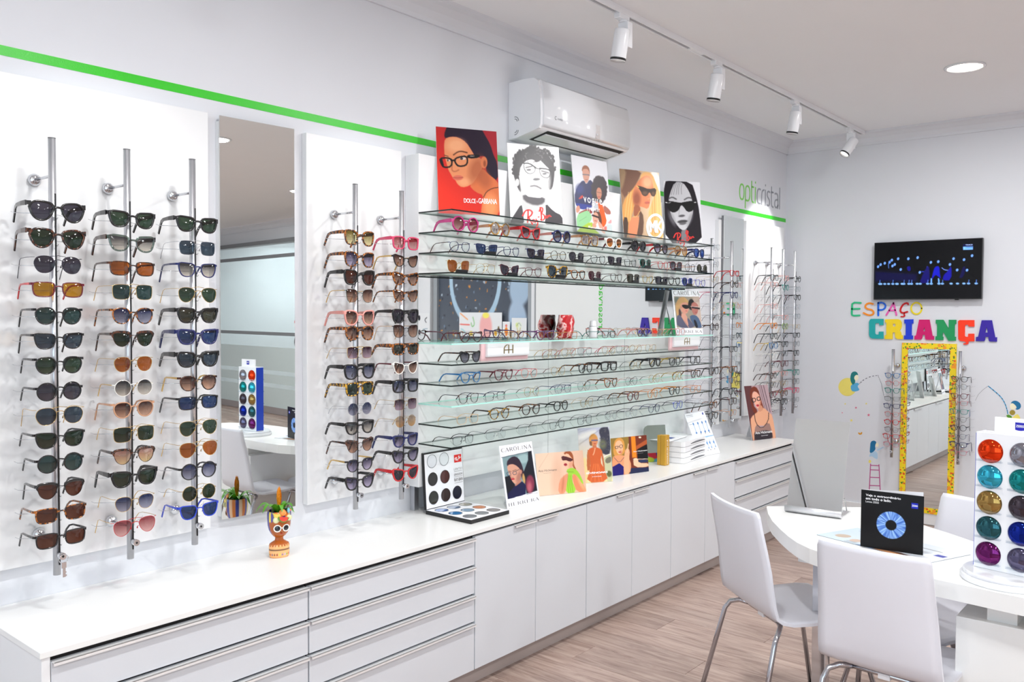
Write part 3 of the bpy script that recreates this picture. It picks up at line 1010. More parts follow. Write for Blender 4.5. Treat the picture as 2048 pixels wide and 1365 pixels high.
# each pair: shape, rim style, frame, lens, wording[, temple colour]
RODS = [
    (0.160, 110, [421, 475, 527, 577, 630, 680, 729, 781, 830, 878, 925, 980, 1028, 1078], 'the leftmost rod', [
        ('pilot', 'thick', 'black', 'grey', 'black flat-top pilot sunglasses with grey lenses'), ('pilot', 'thick', 'dtort', 'dgreen', 'dark tortoise pilot sunglasses with green lenses'),
        ('hex', 'wire', 'gun', 'grey', 'gunmetal wire sunglasses with angular grey lenses'), ('rect', 'medium', 'burg', 'amber', 'dark rectangular sunglasses with amber lenses', 'red'),
        ('panto', 'medium', 'black', 'teal', 'black rounded sunglasses with teal green lenses'), ('wayfarer', 'medium', 'black', 'slate', 'black square sunglasses with slate lenses'),
        ('panto', 'medium', 'black', 'green', 'slim black rounded sunglasses with green lenses'), ('round', 'medium', 'black', 'grey', 'black round sunglasses with purple grey lenses'),
        ('hex', 'wire', 'gold', 'slate', 'gold wire angular sunglasses with blue grey lenses'), ('wayfarer', 'medium', 'black', 'dgreen', 'black sporty sunglasses with dark green lenses'),
        ('round', 'medium', 'black', 'teal', 'small black oval sunglasses with dark green lenses'), ('club', 'club', 'black', 'brown', 'black browline sunglasses with brown lenses'),
        ('rect', 'medium', 'tort', 'brown', 'tortoise rectangular sunglasses with brown lenses'), ('rect', 'medium', 'black', 'brown', 'black rectangular sunglasses with brown lenses above the key')]),
    (0.380, 258, [437, 485, 535, 582, 630, 677, 727, 774, 818, 867, 912, 956, 1006, 1053], 'the second rod', [
        ('wayfarer', 'thick', 'black', 'green', 'black square sunglasses with green lenses'), ('wayfarer', 'thick', 'smoke', 'grgrad', 'see-through smoky sunglasses with faded grey lenses', 'dtort'),
        ('rect', 'medium', 'dtort', 'orange', 'dark tortoise sunglasses with orange brown lenses'), ('square', 'wire', 'gold', 'teal', 'gold wire square sunglasses with teal lenses'),
        ('panto', 'medium', 'tort', 'blgrad', 'tortoise round sunglasses with blue faded lenses'), ('club', 'club', 'dtort', 'dgreen', 'tortoise browline sunglasses with green lenses'),
        ('panto', 'wire', 'gold', 'orange', 'gold wire sunglasses with orange brown lenses'), ('round', 'fine', 'white', 'grgrad', 'cream round sunglasses with faded grey lenses', 'gold'),
        ('panto', 'medium', 'tan', 'brgrad', 'tan rounded sunglasses with faded brown lenses'), ('square', 'wire', 'gold', 'dgreen', 'gold wire square sunglasses with dark green lenses'),
        ('club', 'club', 'dtort', 'rosemir', 'tortoise browline sunglasses with rose mirrored lenses'), ('wayfarer', 'thick', 'black', 'dgreen', 'black square sunglasses with very dark lenses'),
        ('panto', 'wire', 'gold', 'blgrad', 'gold wire sunglasses with blue faded lenses'), ('aviator', 'wire', 'red', 'pkgrad', 'red aviator sunglasses with pink faded lenses', 'gold')]),
    (0.598, 388, [447, 494, 538, 588, 629, 672, 717, 765, 804, 855, 898, 941, 985, 1022], 'the third rod', [
        ('wayfarer', 'thick', 'black', 'green', 'black square sunglasses with green lenses'), ('square', 'wire', 'silver', 'slate', 'silver wire sunglasses with pale slate lenses'),
        ('wayfarer', 'medium', 'navy', 'grgrad', 'navy sunglasses with faded grey lenses'), ('aviator', 'wire', 'gold', 'green', 'gold aviator sunglasses with green lenses, the higher pair'),
        ('wayfarer', 'thick', 'black', 'olive', 'black square sunglasses with olive lenses'), ('wayfarer', 'thick', 'navy', 'blue', 'dark blue square sunglasses with blue lenses'),
        ('wayfarer', 'bold', 'black', 'slate', 'heavy black sunglasses with slate lenses'), ('panto', 'medium', 'dtort', 'brgrad', 'dark tortoise sunglasses with faded brown lenses', 'gold'),
        ('rect', 'medium', 'black', 'blue', 'black rectangular sunglasses with blue lenses'), ('aviator', 'wire', 'gold', 'green', 'gold aviator sunglasses with green lenses, the lower pair'),
        ('aviator', 'wire', 'gold', 'orange', 'gold aviator sunglasses with orange lenses'), ('round', 'medium', 'black', 'blgrad', 'black round sunglasses with faded blue lenses'),
        ('round', 'wire', 'gold', 'dgreen', 'gold round sunglasses with green lenses'), ('wayfarer', 'medium', 'blue', 'blue', 'bright blue sunglasses with blue lenses')]),
    (1.283, 712, [474, 517, 553, 590, 634, 665, 704, 742, 777, 817, 855, 892, 930, 965], 'rod right of tall mirror', [
        ('butterfly', 'thick', 'tort', 'ylgrad', 'large tortoise sunglasses with yellow lenses'), ('butterfly', 'thick', 'tort', 'vigrad', 'large tortoise sunglasses with violet faded lenses'),
        ('butterfly', 'bold', 'black', 'brown', 'heavy black sunglasses with brown lenses'), ('butterfly', 'fine', 'smoke', 'brgrad', 'pale square sunglasses with faded brown lenses', 'gold'),
        ('butterfly', 'thick', 'rose', 'brgrad', 'rose pink sunglasses with brown lenses'), ('hex', 'thick', 'tort', 'brgrad', 'angular tortoise sunglasses with brown lenses'),
        ('square', 'wire', 'gold', 'plgrad', 'thin gold sunglasses with plum lenses'), ('butterfly', 'bold', 'black', 'blgrad', 'heavy black sunglasses with blue grey lenses'),
        ('square', 'thick', 'btort', 'green', 'yellow tortoise sunglasses with green lenses'), ('round', 'wire', 'silver', 'blgrad', 'silver wire round sunglasses with violet blue lenses'),
        ('wayfarer', 'thick', 'black', 'grgrad', 'black square sunglasses with faded grey lenses'), ('cateye', 'club', 'dtort', 'brgrad', 'dark browline sunglasses with brown lenses'),
        ('panto', 'medium', 'black', 'vigrad', 'black rounded sunglasses with violet lenses', 'gold'), ('cateye', 'thick', 'black', 'vigrad', 'black cat-eye sunglasses with violet lenses')]),
    (1.527, 803, [484, 520, 556, 590, 631, 661, 697, 735, 771, 808, 842, 881, 912, 948], 'the rod beside the shelf unit', [
        ('square', 'thick', 'pink', 'pkgrad', 'thick pink square sunglasses'), ('cateye', 'medium', 'black', 'brgrad', 'dark cat-eye sunglasses with thin metal temples', 'gold'),
        ('cateye', 'thick', 'tort', 'brgrad', 'tortoise cat-eye sunglasses with brown lenses'), ('cateye', 'medium', 'tort', 'brgrad', 'slim tortoise cat-eye sunglasses with brown lenses'),
        ('butterfly', 'thick', 'black', 'plum', 'black sunglasses with dark plum lenses'), ('butterfly', 'fine', 'black', 'brgrad', 'thin black sunglasses with pale temples', 'beige'),
        ('rect', 'bold', 'tort', 'olive', 'narrow heavy tortoise sunglasses'), ('cateye', 'medium', 'white', 'brgrad', 'white sided cat-eye sunglasses with brown lenses', 'burg'),
        ('square', 'bold', 'black', 'blgrad', 'thick black square sunglasses with blue grey lenses'), ('square', 'rimless', 'gold', 'plgrad', 'rimless square sunglasses with plum lenses'),
        ('round', 'rimless', 'gold', 'pale', 'rimless round sunglasses with pale amber lenses'), ('wayfarer', 'thick', 'navy', 'vigrad', 'navy sunglasses with violet lenses'),
        ('cateye', 'thick', 'black', 'vigrad', 'black cat-eye sunglasses with faded violet lenses'), ('cateye', 'thick', 'red', 'grey', 'dark red cat-eye sunglasses with grey lenses')]),
]
ROD_NAMES = ['leftmost sunglasses rod on the wide white board', 'second sunglasses rod from the left on the wide board', 'third sunglasses rod, just left of the tall mirror',
             'sunglasses rod just right of the tall mirror', 'sunglasses rod beside the glass shelf unit']
for (x, px, ys, rn, specs), rl in zip(RODS, ROD_NAMES):
    zs = row_z(px, ys, GY)
    rod(x, ROD_Y, 0, 0.771, 2.051, zs, rl)
    for k, (z, s) in enumerate(zip(zs, specs)):
        big = x > 1
        eyewear(s[0], s[1], s[2], s[3], (x + .004, GY, z - .004), random.uniform(-.03, .03), '%s, %s on %s' % (s[4], ORD[k], rn), 'sunglasses on the wall rods',
                True, 1.02 if not big else 1.0, s[5] if len(s) > 5 else None, drop_to=round(.026 + .006 * ((k * 7) % 3), 4))
# key left in the lock of the leftmost rod
k = thing('key_ring', 'key on a ring hanging from the lock of the leftmost rod', 'key', (0.164, -0.202, 0.832))
MB().tube([(.013 * math.cos(a), 0, .013 * math.sin(a) - .008) for a in [i * PI / 8 for i in range(16)]], .0011, 5, closed=True).build('ring', M_STEEL, k)
MB().box(-.003, .005, -.001, .001, -.062, -.036).box(-.006, .008, -.001, .001, -.036, -.018, ch=.0008).box(.005, .008, -.001, .001, -.06, -.055).box(.005, .007, -.001, .001, -.05, -.046).build('blade', M_STEEL, k)

# spectacles on the five far rods
FAR = [
    (4.290, 1422, [492, 526, 557, 588, 611, 634, 653, 679, 699, 719, 742, 766, 788, 810, 832], 'the rod by the shelf end', [
        'silver', 'silver', 'gold', 'black:pink', 'silver', 'gun', 'dtort', 'gun', 'silver', 'silver', 'black', 'silver', 'gun', 'tort', 'black']),
    (4.580, 1461, [545, 567, 589, 609, 632, 653, 674, 698, 717, 739, 761, 783, 803, 826], 'the rod before the narrow mirror', [
        'red', 'dtort', 'navy', 'gold', 'black', 'silver', 'gun', 'black', 'silver', 'tort', 'burg', 'black', 'dtort', 'tan']),
    (5.254, 1543, [554, 568, 593, 611, 632, 651, 672, 691, 711, 730, 751, 770, 790, 808], 'the first corner-board rod', [
        'black', 'rose', 'silver', 'rose', 'gun', 'orange', 'black', 'azure:gold', 'white', 'gun', 'dtort', 'black', 'burg', 'silver']),
    (5.465, 1565, [555, 574, 594, 613, 634, 652, 670, 688, 707, 727, 747, 767, 786, 804], 'the middle corner-board rod', [
        'rose', 'teal:black', 'burg:black', 'silver', 'rose', 'green:black', 'gun', 'black', 'black', 'burg', 'rose', 'gold', 'tort', 'black']),
    (5.695, 1588, [557, 577, 594, 613, 632, 653, 670, 687, 706, 726, 745, 763, 781, 800], 'the last corner-board rod', [
        'black', 'clear', 'black', 'silver', 'clear', 'gold', 'black', 'gun', 'black', 'black', 'teal', 'black', 'pink', 'gun']),
]
CW = {'silver': 'silver', 'gold': 'gold', 'gun': 'dark metal', 'black': 'black', 'dtort': 'dark tortoise', 'tort': 'tortoise', 'navy': 'navy', 'red': 'red', 'burg': 'burgundy', 'tan': 'tan', 'rose': 'pale pink', 'orange': 'orange', 'azure': 'blue', 'white': 'white',
      'teal': 'teal', 'green': 'green', 'clear': 'clear', 'pink': 'pink', 'blue': 'blue', 'mustard': 'mustard', 'beige': 'beige', 'brown': 'brown', 'amber': 'amber', 'purple': 'purple', 'violet': 'violet', 'magenta': 'magenta', 'btort': 'yellow tortoise', 'smoke': 'smoky'}
SHW = {'panto': 'rounded', 'rect': 'rectangular', 'square': 'square', 'round': 'round', 'wayfarer': 'square', 'cateye': 'cat-eye', 'aviator': 'aviator', 'hex': 'angular', 'butterfly': 'large', 'club': 'browline', 'pilot': 'pilot'}
for ri, (x, px, ys, rn, cols) in enumerate(FAR):
    zs = row_z(px, ys, GY)
    rod(x, ROD_Y, 0, 0.771, 2.051, zs, 'silver rod of spectacles, ' + rn, wall=0.135 if ri > 1 else 0.163)
    for k, (z, c) in enumerate(zip(zs, cols)):
        fr, tp = (c.split(':') + [None])[:2]
        shp = ('panto', 'rect', 'square', 'panto', 'round', 'rect', 'panto')[(k * 3 + ri) % 7]
        sty = 'medium' if fr in ('black', 'dtort', 'tort', 'red', 'navy', 'orange', 'teal', 'burg', 'pink', 'azure', 'green') else 'wire' if fr in ('silver', 'gold', 'gun') else 'fine'
        if fr in ('black', 'burg') and (k + ri) % 2:
            sty = 'fine'
        o = eyewear(shp, sty, fr, 'none', (x + .004, GY, z - .004), random.uniform(-.06, .06), '%s %s spectacles, %s from top on %s' % (CW[fr], SHW[shp], ORD[k] if k < 14 else 'lowest', rn),
                    'spectacles on the far wall rods', False, 1.0, tp, drop_to=round(.03 + .012 * ((k * 5 + ri) % 3), 4))
        o['label'] = o['label'].replace('topmost from top on', 'topmost on').replace('lowest from top on', 'lowest on')

# ------------------------------------------------------------------ eyewear on the glass shelves
# (kind, front centre pixel, shape, style, frame, lens, temple): s sunglasses, g spectacles, c clip-on lens pair on a magnet block
SHELVES = {
    1: [('s', 932, 'round', 'bold', 'magenta', 'pkgrad', None), ('s', 1001, 'round', 'thick', 'amber', 'silmir', 'tan'), ('s', 1062, 'cateye', 'bold', 'red', 'plgrad', None), ('s', 1124, 'round', 'thick', 'navy', 'dkgrad', 'rose'),
        ('s', 1180, 'square', 'thick', 'amber', 'silmir', 'tan'), ('s', 1228, 'panto', 'thick', 'white', 'ormir', 'burg'), ('s', 1277, 'round', 'thick', 'black', 'grey', None), ('s', 1322, 'panto', 'thick', 'black', 'vigrad', 'red'),
        ('s', 1362, 'round', 'thick', 'amber', 'pale', 'tan'), ('s', 1398, 'panto', 'thick', 'navy', 'blmir', None)],
    2: [('g', 920, 'panto', 'fine', 'navy', 'none', 'dtort'), ('c', 974, 'wayfarer', 'fine', 'navy', 'blue', None), ('g', 1023, 'panto', 'fine', 'navy', 'none', None), ('c', 1072, 'wayfarer', 'fine', 'navy', 'plum', None),
        ('g', 1117, 'round', 'fine', 'dtort', 'none', 'gold'), ('c', 1153, 'panto', 'fine', 'black', 'grey', None), ('g', 1196, 'panto', 'fine', 'black', 'none', None), ('c', 1230, 'wayfarer', 'fine', 'black', 'plum', None),
        ('g', 1261, 'rect', 'fine', 'black', 'none', None), ('c', 1291, 'panto', 'fine', 'teal', 'dgreen', None), ('g', 1326, 'panto', 'fine', 'red', 'none', None), ('c', 1352, 'panto', 'medium', 'burg', 'dkgrad', None),
        ('g', 1380, 'round', 'fine', 'dtort', 'none', 'orange'), ('c', 1404, 'round', 'wire', 'gun', 'olive', None)],
    3: [('c', 918, 'butterfly', 'wire', 'gold', 'orange', None), ('g', 972, 'hex', 'wire', 'gold', 'none', None), ('c', 1020, 'cateye', 'fine', 'burg', 'plum', None), ('g', 1067, 'panto', 'fine', 'burg', 'none', None),
        ('c', 1116, 'butterfly', 'thick', 'btort', 'slate', None), ('g', 1157, 'panto', 'medium', 'tort', 'none', 'black'), ('c', 1190, 'panto', 'wire', 'burg', 'burg', None), ('g', 1233, 'panto', 'fine', 'dtort', 'none', None),
        ('c', 1267, 'square', 'fine', 'dtort', 'olive', None), ('g', 1296, 'panto', 'fine', 'mustard', 'none', 'black'), ('c', 1324, 'rect', 'medium', 'black', 'grey', None), ('g', 1349, 'panto', 'medium', 'black', 'none', None),
        ('c', 1375, 'panto', 'fine', 'violet', 'blue', None), ('g', 1401, 'panto', 'fine', 'violet', 'none', 'clear')],
    4: [('g', 943, 'cateye', 'medium', 'dtort', 'none', 'burg'), ('g', 1020, 'square', 'wire', 'gold', 'none', 'purple'), ('g', 1092, 'cateye', 'medium', 'purple', 'none', None), ('g', 1140, 'rect', 'fine', 'amber', 'none', 'orange'),
        ('g', 1219, 'rect', 'fine', 'black', 'none', 'teal'), ('g', 1287, 'panto', 'medium', 'dtort', 'none', 'rose'), ('g', 1327, 'panto', 'wire', 'gold', 'none', None), ('g', 1362, 'panto', 'fine', 'rose', 'none', None)],
    5: [('s', 942, 'cateye', 'medium', 'black', 'dkgrad', 'dtort'), ('g', 1101, 'square', 'wire', 'gold', 'none', None), ('g', 1139, 'round', 'wire', 'gold', 'none', 'red'), ('g', 1171, 'panto', 'fine', 'clear', 'none', 'rose'),
        ('g', 1219, 'round', 'wire', 'gold', 'none', 'pink'), ('g', 1247, 'panto', 'fine', 'clear', 'none', 'red'), ('g', 1273, 'round', 'wire', 'gold', 'none', None), ('g', 1303, 'panto', 'wire', 'gold', 'none', 'rose')],
    6: [('g', 943, 'cateye', 'medium', 'azure', 'none', None), ('g', 1009, 'cateye', 'medium', 'burg', 'none', None), ('g', 1060, 'panto', 'fine', 'rose', 'none', 'pink'), ('g', 1118, 'round', 'wire', 'gold', 'none', 'burg'),
        ('g', 1173, 'panto', 'medium', 'black', 'none', 'tort'), ('g', 1220, 'square', 'thick', 'black', 'none', 'dtort'), ('g', 1272, 'panto', 'wire', 'gold', 'none', 'black'), ('g', 1312, 'panto', 'thick', 'black', 'none', None),
        ('g', 1352, 'square', 'medium', 'black', 'none', 'mustard'), ('g', 1393, 'square', 'medium', 'black', 'none', 'gun')],
    7: [('g', 939, 'wayfarer', 'fine', 'dtort', 'none', 'gun'), ('g', 992, 'rect', 'half', 'gun', 'none', 'navy'), ('g', 1065, 'round', 'wire', 'gold', 'none', 'black'), ('g', 1128, 'rect', 'half', 'navy', 'none', None),
        ('g', 1170, 'panto', 'fine', 'clear', 'none', 'silver'), ('g', 1224, 'cateye', 'medium', 'tort', 'none', None), ('g', 1265, 'round', 'wire', 'gun', 'none', 'rose'), ('g', 1311, 'round', 'wire', 'gold', 'none', 'black'),
        ('g', 1356, 'panto', 'fine', 'mustard', 'none', None), ('g', 1394, 'panto', 'medium', 'brown', 'none', 'tort')],
    8: [('g', 937, 'rect', 'fine', 'beige', 'none', None), ('g', 1001, 'panto', 'medium', 'btort', 'none', 'dtort'), ('g', 1064, 'panto', 'medium', 'dtort', 'none', 'tort'), ('g', 1124, 'round', 'medium', 'black', 'none', None),
        ('g', 1176, 'panto', 'wire', 'gold', 'none', 'beige'), ('g', 1224, 'panto', 'fine', 'clear', 'none', 'gun'), ('g', 1269, 'panto', 'medium', 'burg', 'none', 'tort'), ('g', 1308, 'panto', 'fine', 'orange', 'none', None),
        ('g', 1352, 'panto', 'medium', 'black', 'none', 'orange'), ('g', 1394, 'rect', 'fine', 'orange', 'none', None)],
    9: [('g', 928, 'rect', 'half', 'gun', 'none', 'black'), ('g', 994, 'rect', 'rimless', 'silver', 'none', 'gun'), ('g', 1058, 'rect', 'rimless', 'silver', 'none', 'black'), ('g', 1117, 'rect', 'wire', 'gun', 'none', None),
        ('g', 1172, 'square', 'wire', 'gun', 'none', 'black'), ('g', 1225, 'round', 'wire', 'silver', 'none', 'gun'), ('g', 1266, 'rect', 'half', 'silver', 'none', 'gun'), ('g', 1311, 'panto', 'fine', 'navy', 'none', None),
        ('g', 1359, 'panto', 'fine', 'blue', 'none', 'gun'), ('g', 1402, 'rect', 'rimless', 'silver', 'none', 'navy')],
}
LNW = {'pkgrad': 'pink', 'silmir': 'mirrored', 'plgrad': 'plum', 'dkgrad': 'dark', 'ormir': 'orange mirrored', 'grey': 'grey', 'vigrad': 'violet', 'pale': 'pale', 'blmir': 'blue mirrored', 'blue': 'blue', 'plum': 'plum', 'dgreen': 'green', 'olive': 'olive', 'orange': 'orange', 'slate': 'slate', 'burg': 'burgundy'}
NTH = ['first', 'second', 'third', 'fourth', 'fifth', 'sixth', 'seventh', 'eighth', 'ninth', 'tenth', 'eleventh', 'twelfth', 'thirteenth', 'fourteenth']
for si, row in SHELVES.items():
    zt = SHELF_Z[si] + .0032
    sn = ('top', 'second', 'third', 'fourth', 'fifth', 'sixth', 'seventh', 'eighth', 'ninth', 'lowest')[si]
    gy = -0.262 if si not in (4,) else -0.258
    for k, (kind, px, shp, sty, fr, ln, tp) in enumerate(row):
        sc = 1.04 if kind == 's' and si == 1 else (1.0 if kind == 's' else 1.02)
        if si == 1 and k == 0:
            sc = 1.16
        lw, lh = SIZE[shp]
        f = 1.0 if kind != 'g' else .9
        half = round(lh * f * sc, 4) / 2 + STYLE[sty][0] * (1.15 if sty == 'thick' else 1) * 1.04
        hh = half * 1.035
        x = onwall(px, 600, gy).x
        loc = (x, gy, zt + hh)
        if kind == 'c':
            lab = '%s clip-on sun lenses on black block, %s from left on %s glass shelf' % (LNW[ln], NTH[k], sn)
        elif kind == 's':
            lab = '%s %s sunglasses with %s lenses, %s from left on %s glass shelf' % (CW[fr], SHW[shp], LNW[ln], NTH[k], sn)
        else:
            lab = '%s %s spectacles, %s from left on %s glass shelf' % (CW[fr], SHW[shp], NTH[k], sn)
        eyewear(shp, sty, fr, ln, loc, random.uniform(-.10, .05), lab, 'eyewear on the glass shelves', kind != 'g', sc, tp, clip=(kind == 'c'), drop_to=round(hh - .004, 4))

# ------------------------------------------------------------------ ceiling track, spots and downlights
trk = thing('lighting_track', 'white ceiling track with a black slot above the counter', 'lighting track', (0, TRACK_Y, CEIL))
MB().box(-2.9, 5.80, -.017, -.009, -.03, -.0005).box(-2.9, 5.80, .009, .017, -.03, -.0005).box(-2.9, 5.80, -.009, .009, -.012, -.0005).build('rail', M_WHITE, trk)
MB().box(-2.89, 5.79, -.009, .009, -.0125, -.012).build('slot', M_BLACK, trk)
MB().box(3.10, 3.24, -.0088, .0088, -.029, -.0125).build('joint', M_WHITE, trk)
MB().box(5.80, 5.812, -.0175, .0175, -.031, -.0005, ch=.001).build('end_cap', M_WHITE, trk)
HN = ['out of sight', 'out of sight', 'out of sight', 'first white track spotlight, nearest the camera on the ceiling', 'second white track spotlight from the camera, above the air conditioner',
      'third white track spotlight, hanging straight down before the tilted one', 'farthest white track spotlight, tilted at the end of the track']
for i, (x, tilt) in enumerate(TRACK_HEADS):
    lab = HN[i] if i > 2 else 'white track spotlight farther back along the ceiling track, %s from the shop front' % NTH[i]
    t = thing('track_spotlight', lab, 'spotlight', (x, TRACK_Y, CEIL - .03), 0, 'track spotlights')
    MB().box(-.055, .03, -.016, .016, -.022, .012, ch=.003).build('adapter', M_GLOSSWHITE, t)
    MB().lathe([(.018, -.03), (.022, -.022)], 16).build('neck', M_WHITE, t)
    MB().box(-.004, .036, -.028, .028, -.145, -.028, ch=.004).build('driver_box', M_WHITE, t)
    h = MB().lathe([(.0, .055), (.034, .055), (.036, .05), (.036, -.085), (.034, -.088), (.033, -.07), (.0, -.07)], 28).build('lamp_head', M_WHITE, t)
    h.location = (-.028 if tilt > -.2 else -.01, -.004, -.125)
    aim = Vector((x + (0.0 if tilt > -.2 else -.14), -0.05, 1.0 if tilt > -.2 else 2.02))
    d = aim - (Vector(t.location) + Vector(h.location))
    d.normalize()
    pitch = math.atan2(d.y, -d.z) * .55
    h.rotation_euler = (pitch, (-tilt if tilt < -.2 else 0.0), 0)
    MB().lathe([(.0365, -.074), (.0365, -.084), (.0335, -.086)], 28, cap=False).build('black_ring', M_BLACK, h)
    MB().lathe([(.0, -.0705), (.031, -.0705)], 20).build('lens', mat('lamp_glow', (255, 250, 240), .4, noise=0, emit=6.0), h)
    p = Vector(t.location) + Vector(h.location) + d * .1
    add_light('track_lamp', 'SPOT', p, 24 if tilt > -.2 else 62, (1.0, .985, .96), .025, aim=aim, spot=math.radians(88 if tilt > -.2 else 56), blend=1.0 if tilt > -.2 else .5)
for i, (x, y) in enumerate(DOWNLIGHTS):
    nm = 'round recessed downlight in the white ceiling' if i == 0 else 'round recessed downlight, %s of row %s behind the frame' % (NTH[i % 4], NTH[i // 4])
    t = thing('recessed_downlight', nm, 'downlight', (x, y, CEIL), 0, 'recessed downlights')
    MB().lathe([(.088, -.001), (.105, -.001), (.107, -.006), (.092, -.009), (.088, -.004)], 40, cap=False).build('rim', M_WHITE, t)
    MB().lathe([(.0, -.003), (.089, -.003)], 32).build('diffuser', mat('downlight_glow', (255, 252, 246), .4, noise=0, emit=5.0), t)

# ------------------------------------------------------------------ air conditioner
ac = thing('air_conditioner', 'white wall air conditioner above the posters', 'air conditioner', (2.40, 0, 2.42))
prof = [(-.001, .287), (-.10, .290), (-.165, .286), (-.192, .268), (-.205, .20), (-.210, .10), (-.208, .055), (-.198, .036), (-.165, .0274), (-.06, .004), (-.001, .0)]
L = 0.80
for nm, a, b, mt, sl in (('casing', .0, L, M_WHITE, 1.0),):
    mb = MB()
    n = len(prof)
    v = [(x, y * sl, z) for x in (a, a + .012, b - .012, b) for y, z in [(p[0] if x in (a + .012, b - .012) else p[0] * .985, .145 + (p[1] - .145) * (1.0 if x in (a + .012, b - .012) else .985)) for p in prof]]
    f, s = [], []
    for k in range(3):
        for i in range(n):
            j = (i + 1) % n
            f.append((k * n + i, k * n + j, (k + 1) * n + j, (k + 1) * n + i))
            s.append(True if k == 1 and i < n - 1 else False)
    f += [tuple(range(n - 1, -1, -1)), tuple(3 * n + i for i in range(n))]
    s += [False, False]
    mb.add(v, f, s)
    mb.build(nm, mt, ac, recalc=True)
mb = MB()
fp = [(-.1925, .274), (-.203, .262), (-.2145, .20), (-.2195, .10), (-.2175, .060), (-.209, .045), (-.204, .05), (-.206, .10), (-.20, .2), (-.188, .262)]
n = len(fp)
v = [(x, y, z) for x in (.012, L - .012) for y, z in fp]
mb.add(v, [(i, (i + 1) % n, n + (i + 1) % n, n + i) for i in range(n)] + [tuple(range(n)), tuple(range(2 * n - 1, n - 1, -1))], [True] * n + [False, False])
mb.build('front_panel', M_GLOSSWHITE, ac, recalc=True)


def under(x, t, off=0.0008):
    """point on the slanted underside: t = 0 front lip .. 1 wall"""
    a, b = Vector((x, -.196, .0345)), Vector((x, -.07, .0055))
    nrm = Vector((0, -.224, -.975))
    return a.lerp(b, t) + nrm * off


MB().add([under(.075, .03), under(L - .03, .03), under(L - .03, .97), under(.075, .97)], [(0, 1, 2, 3)]).build('outlet', M_DARK, ac)
mb = MB()
fl = [under(.095, .26, .006), under(L - .045, .26, .006), under(L - .045, .86, .003), under(.095, .86, .003)]
fl2 = [p + Vector((0, .001, .006)) for p in fl]
mb.add(fl + fl2, [(0, 1, 2, 3), (7, 6, 5, 4), (0, 4, 5, 1), (1, 5, 6, 2), (2, 6, 7, 3), (3, 7, 4, 0)])
mb.build('louvre_flap', M_WHITE, ac, recalc=True)
acf = lambda u, v, d: (u, -.2196 - d + (v - .10) * .05 if v > .1 else -.2196 - d + (.1 - v) * .05, v)
MB().add([acf(.455, .055, .0015), acf(.492, .055, .0015), acf(.492, .125, .0015), acf(.455, .125, .0015)], [(0, 1, 2, 3)]).build('display_window', mat('taupe_display', (186, 178, 176), .2), ac)
MB().lathe([(.0, .0), (.006, .0), (.006, .0015), (.0, .002)], 14, axis='Y', c=(.466, -.2215, .075)).build('indicator', M_WHITE, ac)
mb = MB()
mb.ribbon([(.105 + .008 * math.cos(a), .098 + .008 * math.sin(a)) for a in [PI * .35 + k * PI * 1.3 / 8 for k in range(9)]], .0035, acf, .0012)
put_text(mb, 'comfee', acf, .118, .092, .160, .104, depth=.0012)
mb.build('maker_name', mat('pale_grey_print', (150, 150, 154), .5), ac)
mb = MB()
acs = lambda u, v, d: (-.0005 - d, u, v)
for cy, cz, r in ((-.045, .085, .028), (-.045, .085, .016), (-.045, .045, .026), (-.045, .045, .014)):
    s = 1 if cz > .06 else -1
    mb.ribbon([(cy - r * math.cos(a) * .8, cz + s * (r * math.sin(a) * .9)) for a in [PI * .05 + k * PI * .5 / 6 for k in range(7)]], .0028, acs, .0008)
mb.build('side_arcs', M_GREY, ac)

